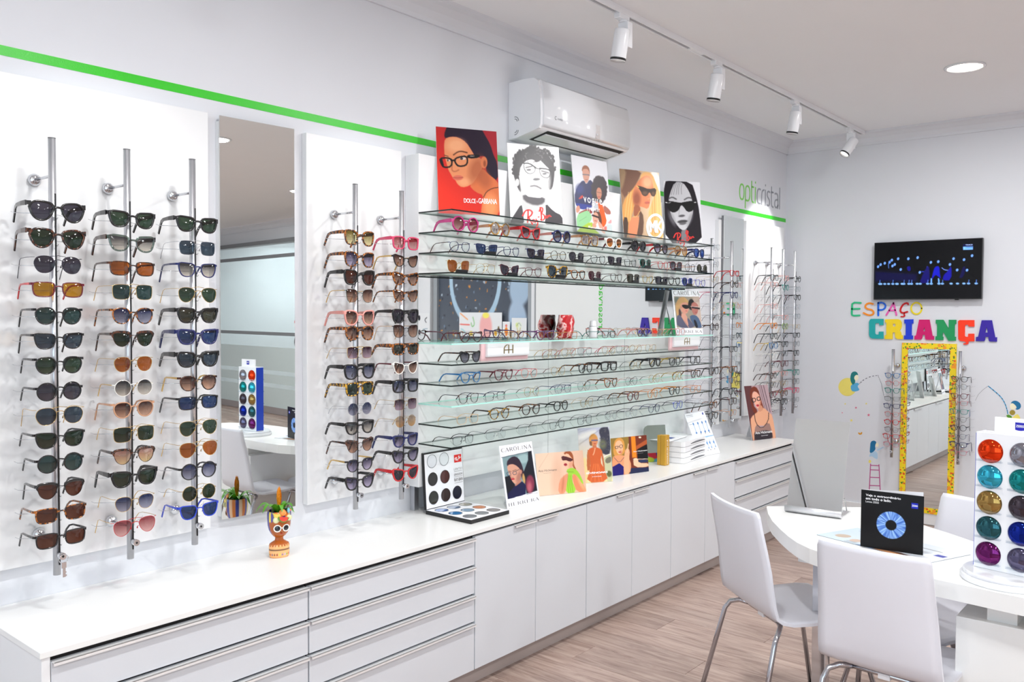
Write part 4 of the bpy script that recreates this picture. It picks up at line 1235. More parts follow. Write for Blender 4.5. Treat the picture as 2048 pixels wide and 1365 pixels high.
# ------------------------------------------------------------------ flat prints (posters, cards, screens)
class Art:
    """Colours for a flat print, laid out on a fine grid. Shapes are given in the sheet's own drawing units (corner points TL, TR, BL, BR)."""

    def __init__(s, nx, ny, corners, bg):
        s.nx, s.ny = nx, ny
        s.c = [np.array(p, float) for p in corners]
        u = np.linspace(0, 1, nx)[None, :]
        v = np.linspace(0, 1, ny)[:, None]
        s.U, s.V = np.broadcast_to(u, (ny, nx)), np.broadcast_to(v, (ny, nx))
        TL, TR, BL, BR = s.c
        f = lambda k: TL[k] * (1 - u) * (1 - v) + TR[k] * u * (1 - v) + BL[k] * (1 - u) * v + BR[k] * u * v
        s.X, s.Y = f(0), f(1)
        s.C = np.zeros((ny, nx, 3)) + np.array(bg, float)
        s.px = abs(TR[0] - TL[0]) / nx
        s.rng = np.random.RandomState(3)

    def uv(s, x, y):
        TL, TR, BL, BR = s.c
        u, v = 0.5, 0.5
        for _ in range(8):
            p = TL * (1 - u) * (1 - v) + TR * u * (1 - v) + BL * (1 - u) * v + BR * u * v
            du = (TR - TL) * (1 - v) + (BR - BL) * v
            dv = (BL - TL) * (1 - u) + (BR - TR) * u
            A = np.array([du, dv]).T
            d = np.linalg.solve(A, np.array([x, y]) - p)
            u, v = u + d[0], v + d[1]
        return u, 1 - v

    def mix(s, m, c):
        m = m[..., None]
        s.C = s.C * (1 - m) + np.array(c, float) * m

    def poly(s, pts, c, soft=None, smooth=1):
        P = np.array([(p.x, p.y) for p in chaikin(pts, smooth)]) if smooth else np.array(pts, float)
        soft = soft or s.px
        d2 = np.full(s.X.shape, 1e18)
        ins = np.zeros(s.X.shape, bool)
        n = len(P)
        for i in range(n):
            a, b = P[i], P[(i + 1) % n]
            e = b - a
            L = e.dot(e) + 1e-9
            wx, wy = s.X - a[0], s.Y - a[1]
            t = np.clip((wx * e[0] + wy * e[1]) / L, 0, 1)
            d2 = np.minimum(d2, (wx - e[0] * t) ** 2 + (wy - e[1] * t) ** 2)
            cr = (a[1] > s.Y) != (b[1] > s.Y)
            if abs(e[1]) > 1e-9:
                ins ^= cr & (s.X < e[0] * (s.Y - a[1]) / e[1] + a[0])
        d = np.sqrt(d2) * np.where(ins, -1, 1)
        s.mix(np.clip(0.5 - d / soft, 0, 1), c)
        return s

    def ell(s, cx, cy, rx, ry, c, soft=0.15, rot=0.0, k=1.0):
        ca, sa = math.cos(rot), math.sin(rot)
        x, y = s.X - cx, s.Y - cy
        d = np.sqrt(((x * ca + y * sa) / rx) ** 2 + ((y * ca - x * sa) / ry) ** 2)
        s.mix(np.clip((1 - d) / soft + .5, 0, 1) * k, c)
        return s

    def line(s, pts, w, c, soft=None, smooth=1, closed=False, k=1.0):
        P = [(p.x, p.y) for p in chaikin(pts, smooth, closed)] if smooth else list(pts)
        P = np.array(P, float)
        if closed:
            P = np.vstack([P, P[:1]])
        soft = soft or s.px
        d2 = np.full(s.X.shape, 1e18)
        for a, b in zip(P[:-1], P[1:]):
            e = b - a
            L = e.dot(e) + 1e-9
            wx, wy = s.X - a[0], s.Y - a[1]
            t = np.clip((wx * e[0] + wy * e[1]) / L, 0, 1)
            d2 = np.minimum(d2, (wx - e[0] * t) ** 2 + (wy - e[1] * t) ** 2)
        s.mix(np.clip(0.5 - (np.sqrt(d2) - w / 2) / soft, 0, 1) * k, c)
        return s

    def grad(s, c0, c1, p0, p1, k=1.0):
        p0, p1 = np.array(p0, float), np.array(p1, float)
        e = p1 - p0
        t = np.clip(((s.X - p0[0]) * e[0] + (s.Y - p0[1]) * e[1]) / e.dot(e), 0, 1)[..., None]
        g = np.array(c0, float) * (1 - t) + np.array(c1, float) * t
        s.C = s.C * (1 - k) + g * k
        return s

    def specks(s, pts_fn, n, c, r0, r1, k=.6):
        for _ in range(n):
            x, y = pts_fn(s.rng)
            s.ell(x, y, s.rng.uniform(r0, r1), s.rng.uniform(r0, r1) * .8, c, .5, s.rng.uniform(0, 3), k)
        return s

    def linear(s):
        a = np.clip(s.C / 255.0, 0, 1)
        return np.where(a <= 0.04045, a / 12.92, ((a + 0.055) / 1.055) ** 2.4)

    def build(s, name, fn, mt, parent, d=0.0006):
        """fn(u, v, d): u right, v up, 0..1"""
        me = bpy.data.meshes.new(name)
        nx, ny = s.nx, s.ny
        vs_ = [tuple(fn(i / (nx - 1), 1 - j / (ny - 1), d)) for j in range(ny) for i in range(nx)]
        fs = [(j * nx + i, (j + 1) * nx + i, (j + 1) * nx + i + 1, j * nx + i + 1) for j in range(ny - 1) for i in range(nx - 1)]
        me.from_pydata(vs_, [], fs)
        at_ = me.color_attributes.new('ink', 'FLOAT_COLOR', 'POINT')
        col = np.ones((nx * ny, 4), np.float32)
        col[:, :3] = s.linear().reshape(-1, 3)
        at_.data.foreach_set('color', col.ravel())
        me.materials.append(mt)
        o = bpy.data.objects.new(name, me)
        COL.objects.link(o)
        o.parent = parent
        return o


M_PRINT = printed('offset_print')


def card(name, label, cat, fit, z, art, group=None, easel=.24, text=(), thick=.003):
    """A standing show card: print on board, optional easel leg behind, raised lettering. fit = (x, y, yaw, lean, w, h)."""
    x, y, yaw, lean, w, h = fit
    r = thing(name, label, cat, (x, y, z + thick * math.sin(lean) + .0004), -yaw, group)
    sl, cl = math.sin(lean), math.cos(lean)
    fn = lambda u, v, d: (u * w, v * h * sl - d * cl, v * h * cl + d * sl)
    b = MB()
    q = [fn(0, 0, 0), fn(1, 0, 0), fn(1, 1, 0), fn(0, 1, 0)]
    q2 = [fn(0, 0, -thick), fn(1, 0, -thick), fn(1, 1, -thick), fn(0, 1, -thick)]
    b.add(q + q2, [(0, 1, 2, 3), (7, 6, 5, 4), (0, 4, 5, 1), (1, 5, 6, 2), (2, 6, 7, 3), (3, 7, 4, 0)])
    b.build('board', M_PAPER, r)
    art.build('print', fn, M_PRINT, r)
    if easel:
        e = MB()
        A, B = Vector(fn(.5, .72, -thick)), Vector(fn(.5, .0, -thick))
        Cp = Vector((A.x, A.y + h * .72 * easel, 0.0008))
        A2 = Vector((w * .17, 0, 0))
        e.add([A - A2 * .45, A + A2 * .45, Cp + A2, Cp - A2], [(0, 1, 2, 3), (3, 2, 1, 0)])
        e.build('easel_leg', M_PAPER, r)
    for tx in text:
        tx(r, fn, art)
    return r


def words(s, ll, ur, mt, name='lettering', bold=0.0, spacing=1.0, d=.0012):
    def go(r, fn, art):
        u0, v0 = art.uv(*ll)
        u1, v1 = art.uv(*ur)
        mb = MB()
        put_text(mb, s, fn, u0, v0, u1, v1, d, bold, spacing)
        mb.build(name, mt, r)
    return go


def strokes(lst, mt, name='lettering', d=.0012, smooth=2):
    """lst of (points, width, closed) in the art's drawing units."""
    def go(r, fn, art):
        mb = MB()
        for pts, w, cl in lst:
            P = chaikin(pts, smooth, cl) if smooth else [Vector(p) for p in pts]
            mb.ribbon([(p[0], p[1]) for p in P], w, lambda a, b, dd: fn(*art.uv(a, b), dd), d, closed=cl)
        mb.build(name, mt, r)
    return go


M_INKW = mat('white_ink', (246, 246, 246), .5, noise=0.01)
M_INKK = mat('black_ink', (40, 38, 42), .5, noise=0.02)
M_INKR = mat('red_ink', (226, 40, 34), .4, noise=0.02)
M_INKG = mat('grey_ink', (96, 90, 86), .5, noise=0.02)

DID = {  # high-contrast capitals in a unit box: (points, width)
    'C': [([(.92, .78), (.80, .95), (.52, 1.0), (.22, .86), (.08, .5), (.22, .14), (.52, 0), (.82, .06), (.94, .24)], [.04, .04, .05, .13, .17, .13, .05, .04, .04])],
    'A': [([(.05, 0), (.5, 1)], .045), ([(.5, 1), (.92, 0)], .16), ([(.2, .34), (.78, .34)], .045), ([(-.03, .01), (.14, .01)], .04), ([(.78, .01), (1.03, .01)], .04)],
    'R': [([(.2, 0), (.2, 1)], .15), ([(.05, .98), (.55, .98), (.8, .88), (.8, .62), (.55, .5), (.2, .5)], [.04, .04, .1, .13, .04, .04]), ([(.5, .5), (.95, 0)], .14), ([(.05, .01), (.36, .01)], .04)],
    'O': [([(.5, 1), (.2, .88), (.08, .5), (.2, .12), (.5, 0), (.8, .12), (.92, .5), (.8, .88), (.5, 1)], [.04, .11, .16, .11, .04, .11, .16, .11, .04])],
    'L': [([(.25, 0), (.25, 1)], .15), ([(.08, .99), (.42, .99)], .04), ([(.08, .01), (.88, .01), (.92, .26)], .045)],
    'I': [([(.5, 0), (.5, 1)], .15), ([(.32, .99), (.68, .99)], .04), ([(.32, .01), (.68, .01)], .04)],
    'N': [([(.12, 0), (.12, 1)], .045), ([(.1, 1), (.88, 0)], .15), ([(.88, 0), (.88, 1)], .045), ([(.0, .01), (.25, .01)], .04), ([(.75, .99), (1.0, .99)], .04)],
    'H': [([(.18, 0), (.18, 1)], .15), ([(.82, 0), (.82, 1)], .15), ([(.18, .5), (.82, .5)], .045), ([(.02, .01), (.36, .01)], .04), ([(.64, .01), (.98, .01)], .04), ([(.02, .99), (.36, .99)], .04), ([(.64, .99), (.98, .99)], .04)],
    'E': [([(.22, 0), (.22, 1)], .15), ([(.06, .99), (.82, .99), (.85, .78)], .045), ([(.22, .52), (.62, .52)], .045), ([(.06, .01), (.85, .01), (.9, .26)], .045)],
}


def didone(s, ll, ur, mt):
    def go(r, fn, art):
        u0, v0 = art.uv(*ll)
        u1, v1 = art.uv(*ur)
        mb = MB()
        wd = [0.55 if ch == 'I' else 1.0 for ch in s]
        tot = sum(wd) + .16 * (len(s) - 1)
        x = 0.0
        for ch, w in zip(s, wd):
            f2 = lambda a, b, dd, x=x, w=w: fn(u0 + (u1 - u0) * (x + a * w) / tot, v0 + (v1 - v0) * b, dd)
            for pts, sw in DID[ch]:
                mb.ribbon(pts, sw, f2, .0012, round_=False)
            x += w + .16
        mb.build('lettering', mt, r)
    return go


SCRIPT = [  # flowing hand-written word, unit box 0..1 x 0..1 (y up)
    ([(.0, .52), (.10, .80), (.26, .86), (.36, .74), (.30, .56), (.20, .46)], .06), ([(.20, .84), (.19, .5), (.16, .2)], .055), ([(.2, .48), (.27, .3), (.33, .12)], .055),
    ([(.42, .36), (.36, .38), (.34, .26), (.40, .2), (.43, .34), (.44, .2)], .04), ([(.47, .4), (.48, .28), (.53, .36), (.52, .1), (.46, -.02)], .04), ([(.555, .5), (.575, .51)], .055),
    ([(.64, 1.0), (.67, .66), (.66, .34)], .055), ([(.6, .8), (.66, 1.02), (.74, .96), (.70, .74), (.66, .68), (.76, .66), (.79, .48), (.72, .34), (.63, .38)], .05),
    ([(.86, .6), (.81, .6), (.8, .48), (.85, .46), (.87, .6), (.88, .48)], .035), ([(.91, .62), (.92, .5), (.93, .6), (.97, .66), (.99, .54), (1.02, .58)], .035)]


def script(ll, ur, mt):
    def go(r, fn, art):
        u0, v0 = art.uv(*ll)
        u1, v1 = art.uv(*ur)
        mb = MB()
        asp = abs((v1 - v0) / (u1 - u0))
        for pts, w in SCRIPT:
            P = chaikin(pts, 2, False)
            mb.ribbon([(p.x, p.y) for p in P], w, lambda a, b, dd: fn(u0 + (u1 - u0) * a, v0 + (v1 - v0) * b, dd), .0012)
        mb.build('lettering', mt, r)
    return go


SKIN, SKD, SKL = (222, 140, 95), (168, 88, 56), (240, 176, 132)

# poster 1: woman in glasses on red
a = Art(122, 166, [(140, 80), (930, 160), (170, 1190), (965, 1245)], (190, 32, 42))
a.grad((232, 48, 28), (160, 32, 44), (160, 1000), (900, 300))
a.poly([(270, 110), (300, 60), (720, 100), (770, 190), (850, 330), (890, 470), (940, 560), (950, 800), (830, 740), (780, 640), (800, 540), (770, 470), (700, 480), (640, 470), (600, 400), (530, 290), (430, 225), (330, 215), (260, 240), (245, 190)], (34, 20, 40), 12)
a.poly([(560, 840), (640, 930), (760, 980), (725, 1120), (710, 1260), (980, 1260), (960, 880), (940, 800), (800, 690), (760, 640), (690, 640)], (212, 112, 66), 10)
a.ell(760, 760, 80, 130, SKD, .9, -.4, .7)
a.ell(840, 1120, 90, 150, (250, 160, 104), .9, 0, .8)
a.poly([(255, 240), (330, 215), (430, 225), (530, 290), (600, 400), (640, 470), (720, 500), (760, 560), (740, 620), (690, 700), (640, 790), (570, 850), (470, 872), (410, 825), (385, 770), (350, 740), (325, 690), (300, 650), (275, 560), (250, 460), (245, 330)], SKIN, 8)
a.ell(660, 640, 90, 160, SKD, .9, .3, .75).ell(400, 330, 120, 90, SKL, .9, 0, .7).ell(500, 800, 70, 50, SKL, .9, 0, .5)
a.ell(762, 555, 44, 76, (206, 116, 74)).ell(770, 570, 18, 40, (150, 76, 46), .6)
a.line([(365, 450), (420, 412), (470, 405), (540, 425)], 15, (84, 46, 30), 10).line([(245, 452), (295, 468)], 10, (96, 52, 36), 8)
a.ell(484, 500, 40, 18, (214, 196, 186)).ell(468, 500, 18, 18, (58, 58, 62)).ell(300, 520, 22, 13, (200, 182, 170)).ell(292, 520, 10, 12, (58, 58, 62))
a.line([(345, 580), (340, 650), (380, 668), (430, 645)], 14, (178, 98, 66), 14)
a.ell(420, 745, 66, 32, (206, 104, 84), .3).line([(360, 742), (420, 748), (486, 740)], 6, (140, 60, 50), 6)
for lp in ([(375, 512), (420, 482), (535, 466), (548, 545), (520, 592), (430, 600), (392, 562)], [(188, 490), (290, 486), (348, 515), (336, 602), (240, 612), (206, 560)]):
    a.line(lp, 20, (14, 12, 16), 6, closed=True)
a.line([(335, 520), (385, 520)], 20, (14, 12, 16)).poly([(530, 455), (640, 450), (710, 455), (700, 495), (560, 505)], (18, 14, 18)).line([(210, 500), (230, 580)], 22, (20, 16, 22))
a.line([(580, 472), (632, 470)], 7, (200, 190, 180))
a.line([(752, 1000), (790, 930), (870, 888), (945, 880)], 9, (40, 26, 24))
TOPZ = SHELF_Z[0] + .0035
card('poster', 'red portrait poster of woman in black glasses, first of five on top shelf', 'poster', (1.786, -.122, .509, .128, .286, .392), TOPZ, a, 'advertising posters on the top shelf', easel=.0,
     text=[words('DOLCE', (495, 1065), (648, 1020), M_INKW, bold=.01, spacing=.9), words('&', (660, 1066), (676, 1044), M_INKW), words('GABBANA', (684, 1078), (928, 1030), M_INKW, bold=.01, spacing=.9)])

# poster 2: grey portrait of curly-haired man
a = Art(112, 156, [(95, 112), (840, 190), (148, 1175), (895, 1285)], (246, 246, 247))
a.poly([(300, 980), (330, 1260), (640, 1280), (660, 960)], (238, 238, 238), 6)
a.poly([(310, 780), (640, 870), (650, 990), (560, 1070), (480, 1100), (300, 1000)], (198, 198, 198), 8).poly([(310, 800), (640, 870), (628, 960), (500, 985), (330, 905)], (84, 80, 84), 24)
a.poly([(130, 1165), (200, 1070), (300, 930), (320, 1040), (340, 1230), (140, 1220)], (62, 58, 62), 6).poly([(640, 945), (760, 1080), (890, 1150), (900, 1300), (625, 1270), (650, 1100)], (62, 58, 62), 6)
a.poly([(180, 490), (200, 330), (300, 230), (400, 165), (520, 180), (640, 230), (720, 330), (785, 450), (775, 620), (745, 770), (690, 780), (690, 640), (260, 540), (275, 630), (300, 800), (250, 740), (200, 600)], (52, 48, 50), 16)
a.poly([(265, 560), (290, 420), (400, 340), (560, 350), (640, 430), (712, 500), (695, 640), (655, 800), (590, 882), (500, 872), (360, 842), (288, 700)], (226, 226, 227), 8)
a.specks(lambda r: (lambda t: (480 + (290 + r.uniform(-25, 30)) * math.cos(t), 430 - (240 + r.uniform(-25, 35)) * math.sin(t)))(r.uniform(-.45, PI + .5)), 70, (50, 46, 48), 14, 34, .9)
a.specks(lambda r: (r.uniform(320, 720), r.uniform(210, 400)), 26, (104, 100, 102), 6, 16, .6)
a.poly([(380, 260), (560, 300), (580, 370), (500, 395), (480, 350), (380, 345)], (56, 52, 54), 14).poly([(580, 320), (690, 380), (720, 470), (640, 440)], (56, 52, 54), 14)
a.ell(240, 650, 28, 50, (206, 206, 206)).ell(690, 700, 32, 130, (172, 172, 172), .9, .1, .8).ell(320, 640, 40, 160, (190, 190, 190), .9, .1, .5)
a.line([(365, 455), (450, 440)], 16, (90, 86, 88), 12).line([(590, 510), (690, 542)], 16, (90, 86, 88), 12)
a.ell(405, 488, 34, 13, (96, 94, 96), .4).ell(632, 552, 32, 13, (96, 94, 96), .4)
a.line([(522, 500), (508, 585), (480, 606)], 12, (168, 168, 168), 14).ell(515, 622, 52, 18, (104, 102, 104), .5)
a.line([(432, 712), (500, 706), (578, 752)], 22, (120, 116, 118), 10).ell(510, 745, 50, 14, (190, 190, 190), .5, .2)
for lp in ([(325, 395), (415, 398), (502, 465), (484, 530), (405, 546), (345, 495)], [(560, 472), (680, 488), (722, 530), (692, 612), (612, 602), (566, 552)]):
    a.line(lp, 9, (70, 68, 70), 6, closed=True)
a.line([(325, 395), (415, 398), (505, 462)], 15, (44, 42, 44)).line([(560, 472), (680, 488), (735, 528)], 15, (44, 42, 44)).line([(502, 468), (560, 482)], 10, (60, 58, 60))
a.line([(770, 1256), (876, 1268)], 12, (230, 230, 230))
card('poster', 'black-and-white poster of curly-haired man in glasses on top shelf', 'poster', (2.278, -.122, .451, .130, .283, .397), TOPZ, a, 'advertising posters on the top shelf', easel=.0, text=[script((322, 1240), (712, 1030), M_INKR)])

# poster 3: three people in bright clothes
a = Art(84, 140, [(88, 82), (670, 205), (190, 1230), (757, 1318)], (233, 233, 239))
a.poly([(145, 640), (240, 490), (295, 470), (330, 540), (385, 455), (440, 510), (470, 640), (460, 770), (400, 900), (230, 900), (150, 820)], (38, 40, 92)).ell(230, 600, 60, 70, (44, 52, 120), .9)
a.poly([(190, 760), (270, 680), (285, 735)], (206, 60, 50)).poly([(150, 810), (230, 815), (420, 850), (420, 890), (230, 915)], (40, 56, 150)).poly([(165, 870), (220, 835), (235, 920), (175, 970)], (214, 150, 124))
a.poly([(210, 950), (360, 890), (430, 940), (420, 980), (210, 980)], (150, 56, 50))
a.poly([(255, 340), (268, 262), (320, 240), (372, 275), (390, 340), (382, 430)], (156, 92, 60)).poly([(265, 330), (285, 300), (350, 300), (382, 350), (380, 440), (342, 522), (312, 505), (280, 440)], (216, 156, 132)).line([(275, 382), (380, 394)], 14, (104, 104, 116))
a.line([(318, 462), (350, 462)], 8, (170, 90, 84))
a.ell(542, 620, 128, 208, (58, 46, 50), .12).specks(lambda r: (lambda t: (542 + 124 * math.cos(t), 620 + 200 * math.sin(t)))(r.uniform(0, 2 * PI)), 50, (62, 50, 54), 12, 24, .8)
a.poly([(490, 640), (520, 580), (570, 600), (587, 680), (565, 755), (530, 775), (500, 720)], (206, 140, 112)).line([(495, 650), (585, 672)], 7, (120, 80, 70)).line([(520, 728), (556, 732)], 9, (190, 60, 60))
a.poly([(460, 770), (520, 810), (580, 830), (612, 900), (640, 1020), (665, 1110), (600, 1210), (560, 1100), (535, 950)], (238, 96, 24)).poly([(440, 800), (520, 830), (530, 930), (450, 900)], (200, 204, 212))
a.poly([(600, 840), (720, 930), (740, 1005), (630, 990)], (170, 102, 88)).poly([(640, 1000), (745, 1010), (742, 1080), (670, 1115)], (248, 248, 248)).poly([(665, 1135), (745, 1060), (752, 1138)], (236, 160, 160))
a.poly([(640, 1150), (756, 1140), (770, 1330), (600, 1310)], (204, 216, 216))
a.poly([(172, 990), (280, 940), (362, 922), (412, 1000), (416, 1070), (330, 1150), (190, 1205)], (152, 212, 152)).line([(220, 1080), (330, 1020)], 8, (120, 180, 124), 8).poly([(185, 1210), (420, 1075), (440, 1200), (570, 1300), (180, 1260)], (178, 206, 62))
a.poly([(425, 960), (500, 900), (560, 980), (584, 1120), (556, 1210), (520, 1030)], (92, 56, 42)).poly([(428, 990), (480, 945), (528, 1000), (520, 1105), (470, 1155), (430, 1080)], (226, 166, 142)).line([(428, 1000), (526, 1036)], 26, (46, 22, 22)).line([(462, 1082), (496, 1090)], 9, (190, 70, 70))
a.poly([(510, 1090), (560, 1110), (650, 1280), (600, 1285), (530, 1180)], (228, 168, 146)).poly([(420, 1100), (510, 1160), (430, 1230)], (224, 160, 134)).poly([(600, 1200), (660, 1160), (660, 1260)], (226, 120, 110))
card('poster', 'white poster of three people in bright clothes, third on top shelf', 'poster', (2.828, -.122, .067, .115, .309, .416), TOPZ, a, 'advertising posters on the top shelf', easel=.0,
     text=[words('vogue', (290, 838), (582, 770), M_INKW, bold=.012, spacing=1.25), words('eyewear', (340, 945), (545, 908), M_INKW, bold=.004, spacing=1.25), words('#letsvogue', (360, 1222), (575, 1180), M_INKW, bold=.004)])

# poster 4: blonde woman in profile
a = Art(86, 136, [(68, 62), (700, 130), (133, 1085), (772, 1172)], (188, 142, 104))
a.grad((150, 116, 88), (232, 206, 172), (100, 500), (720, 450)).poly([(540, 100), (710, 120), (735, 480), (650, 300)], (243, 238, 230), 30)
a.poly([(60, 50), (430, 90), (360, 260), (250, 420), (110, 520)], (112, 78, 62), 20).poly([(70, 60), (180, 80), (150, 250), (90, 420)], (150, 122, 92), 30)
a.poly([(420, 130), (520, 115), (600, 160), (645, 280), (690, 380), (735, 560), (760, 780), (780, 1190), (560, 1160), (520, 760), (560, 640), (620, 500), (600, 330), (560, 200), (480, 180), (390, 230)], (226, 172, 104), 14)
a.poly([(120, 560), (220, 430), (300, 350), (390, 220), (330, 420), (300, 650), (250, 780), (200, 1095), (130, 1090), (105, 760)], (210, 150, 82), 14)
for x in (150, 190, 230, 580, 620, 670, 715):
    a.line([(x + (60 if x < 400 else 0), 420), (x + 10, 700), (x - 10 + (20 if x > 400 else 0), 1080)], 12, (246, 206, 140) if x % 20 else (172, 112, 56), 14, k=.6)
a.poly([(300, 350), (385, 225), (480, 168), (562, 190), (602, 300), (612, 380), (562, 500), (556, 585), (520, 690), (430, 650), (380, 640), (300, 620), (268, 480)], (204, 122, 82), 8).ell(512, 270, 84, 96, (238, 168, 128), .9).ell(340, 520, 60, 110, (128, 66, 46), .9, 0, .8)
a.poly([(290, 600), (400, 630), (390, 770), (290, 810)], (146, 82, 54), 12).poly([(220, 800), (385, 770), (360, 920), (330, 1100), (195, 1100)], (222, 132, 92), 10)
a.poly([(335, 322), (420, 336), (530, 382), (662, 362), (642, 492), (584, 497), (546, 422), (500, 492), (432, 478), (400, 400)], (58, 44, 38)).ell(470, 440, 45, 30, (120, 88, 66), .9, 0, .6).ell(605, 450, 26, 30, (120, 80, 56), .9, 0, .6).line([(340, 328), (372, 352)], 16, (214, 170, 90))
a.ell(506, 586, 42, 24, (190, 98, 78), .4).line([(470, 590), (545, 592)], 5, (130, 60, 50)).line([(548, 440), (560, 520), (520, 530)], 12, (230, 150, 110), 12).line([(282, 790), (340, 790), (385, 710)], 7, (230, 190, 110))
a.poly([(120, 780), (205, 800), (190, 1100), (130, 1090)], (72, 52, 42), 10).poly([(385, 680), (455, 800), (430, 1110), (330, 1095), (370, 900)], (92, 64, 50), 10)
ring = [(632 + 128 * math.cos(t), 957 + 178 * math.sin(t)) for t in [k * PI / 16 for k in range(32)]]
card('poster', 'warm toned poster of blonde woman in sunglasses, fourth on top shelf', 'poster', (3.286, -.122, .366, .129, .289, .405), TOPZ, a, 'advertising posters on the top shelf', easel=.0,
     text=[strokes([(ring, 38, True)], M_INKW, 'round_logo', smooth=0, d=.003), words('MK', (540, 1040), (752, 880), M_INKW, bold=.03, spacing=.85, d=.003)])

# poster 5: black-and-white face with dark sunglasses
a = Art(78, 128, [(790, 243), (1345, 290), (778, 1170), (1392, 1260)], (234, 235, 240))
a.poly([(830, 230), (1215, 270), (1290, 500), (1345, 750), (1400, 1290), (760, 1200), (772, 480), (800, 330)], (22, 16, 26), 8)
a.poly([(1040, 980), (1150, 990), (1165, 1240), (1040, 1230)], (128, 126, 130), 16)
a.poly([(960, 265), (1085, 275), (1180, 420), (1228, 560), (1252, 720), (1195, 900), (1120, 1012), (1040, 1005), (960, 905), (880, 765), (850, 560), (880, 440)], (206, 206, 210), 8).ell(900, 820, 40, 120, (150, 150, 154), .9, -.4, .6).ell(1190, 860, 36, 110, (150, 150, 154), .9, .4, .6)
a.line([(862, 515), (915, 495), (975, 532)], 18, (84, 82, 86), 14).line([(1105, 548), (1160, 518), (1216, 530)], 18, (84, 82, 86), 14)
for x in (930, 955, 985, 1010, 1045):
    a.line([(x + 50, 270), (x + 10, 340), (x - 10 + (x - 980) * .4, 460)], 7, (90, 88, 92), 8, k=.7)
a.poly([(795, 555), (850, 545), (1040, 592), (1100, 582), (1240, 570), (1292, 606), (1245, 730), (1150, 748), (1085, 650), (1050, 622), (1012, 705), (930, 737), (858, 700)], (8, 8, 10), 5)
a.line([(808, 570), (832, 575)], 12, (240, 240, 240)).line([(1262, 602), (1285, 600)], 12, (240, 240, 240)).line([(850, 582), (885, 575)], 8, (200, 200, 200))
a.ell(1056, 792, 52, 18, (92, 90, 94), .5).line([(1020, 690), (1010, 780)], 10, (170, 170, 174), 12).ell(1066, 878, 82, 24, (74, 72, 76), .4).ell(1072, 908, 58, 22, (104, 102, 106), .5).line([(1000, 884), (1140, 886)], 7, (40, 38, 42))
a.line([(1310, 1238), (1380, 1246)], 12, (180, 180, 184))
card('poster', 'black-and-white poster of long-haired woman in sunglasses, last on top shelf', 'poster', (3.76, -.122, .62, .11, .246, .392), TOPZ, a, 'advertising posters on the top shelf', easel=.0, text=[script((915, 1225), (1245, 1040), M_INKR)])

# cards on the counter
CZ = ZC + .0002
G2 = 'show cards on the counter'
a = Art(78, 110, [(55, 190), (630, 120), (205, 1265), (765, 1160)], (238, 238, 246))
a.poly([(110, 378), (622, 280), (718, 968), (210, 1100)], (122, 148, 152), smooth=0)
a.poly([(340, 380), (560, 320), (560, 480), (420, 500)], (150, 176, 178), 30).poly([(560, 300), (622, 282), (718, 968), (530, 1012), (480, 640), (560, 440)], (20, 22, 34), 8, 0).poly([(155, 720), (250, 690), (340, 880), (330, 1068), (210, 1098)], (16, 16, 26), 8, 0)
a.poly([(186, 520), (200, 430), (300, 362), (392, 400), (452, 520), (482, 640), (520, 780), (500, 870), (430, 700), (400, 600), (330, 520), (220, 540)], (44, 28, 44), 8).poly([(470, 640), (510, 760), (500, 860), (450, 760)], (190, 150, 90), 12)
a.poly([(190, 545), (240, 500), (330, 510), (420, 590), (432, 660), (420, 760), (345, 852), (290, 812), (250, 722), (218, 640)], (206, 152, 128), 6).ell(400, 720, 40, 100, (150, 96, 84), .9, .3, .7).ell(432, 640, 18, 36, (190, 130, 110))
a.poly([(320, 885), (450, 800), (520, 870), (510, 1025), (212, 1099), (215, 1000)], (20, 20, 62), 6, 0).poly([(330, 850), (430, 760), (450, 800), (330, 890)], (180, 120, 100), 8)
a.ell(592, 850, 76, 152, (124, 46, 68), .3).ell(580, 900, 40, 90, (190, 100, 112), .9, 0, .8)
for lp in ([(185, 640), (250, 640), (262, 690), (205, 705)], [(280, 645), (345, 622), (362, 672), (312, 692)]):
    a.line(lp, 9, (50, 60, 84), 5, closed=True)
a.line([(345, 625), (400, 598)], 8, (30, 26, 34)).ell(292, 757, 32, 15, (176, 36, 52), .3).line([(255, 690), (262, 735), (300, 728)], 10, (170, 110, 92), 10).line([(225, 620), (265, 628)], 8, (90, 56, 46)).line([(290, 620), (350, 600)], 8, (90, 56, 46))
a.line([(100, 386), (626, 286)], 7, (30, 28, 34)).line([(530, 1025), (722, 1000)], 5, (60, 58, 64)).line([(95, 350), (270, 230), (400, 150)], 3, (150, 150, 156))
card('show_card', 'tall white show card of woman in glasses, beside the open lens box', 'show card', (2.024, -.325, .088, .202, .215, .285), CZ, a, G2, text=[didone('CAROLINA', (95, 300), (612, 170), M_INKG), didone('HERRERA', (222, 1225), (738, 1075), M_INKG)])

a = Art(98, 74, [(663, 335), (1505, 275), (755, 1045), (1548, 968)], (226, 190, 166))
a.grad((236, 204, 178), (214, 172, 148), (700, 500), (1500, 600)).ell(1050, 750, 90, 330, (206, 160, 132), .9, 0, .5).line([(740, 580), (900, 320)], 4, (196, 158, 134))
a.poly([(1160, 330), (1200, 290), (1270, 283), (1325, 335), (1342, 440), (1340, 520), (1390, 615), (1320, 560), (1290, 420), (1260, 360), (1190, 350)], (152, 78, 42), 8)
a.poly([(1070, 1010), (1090, 780), (1180, 690), (1250, 655), (1240, 760), (1200, 1000)], (216, 142, 108), 8).ell(1150, 860, 20, 130, (186, 108, 76), .9, .1, .6)
a.poly([(1155, 370), (1230, 318), (1300, 400), (1332, 450), (1312, 545), (1240, 592), (1190, 570), (1150, 500)], (236, 182, 152), 6).ell(1290, 520, 40, 60, (200, 132, 100), .9, .3, .6)
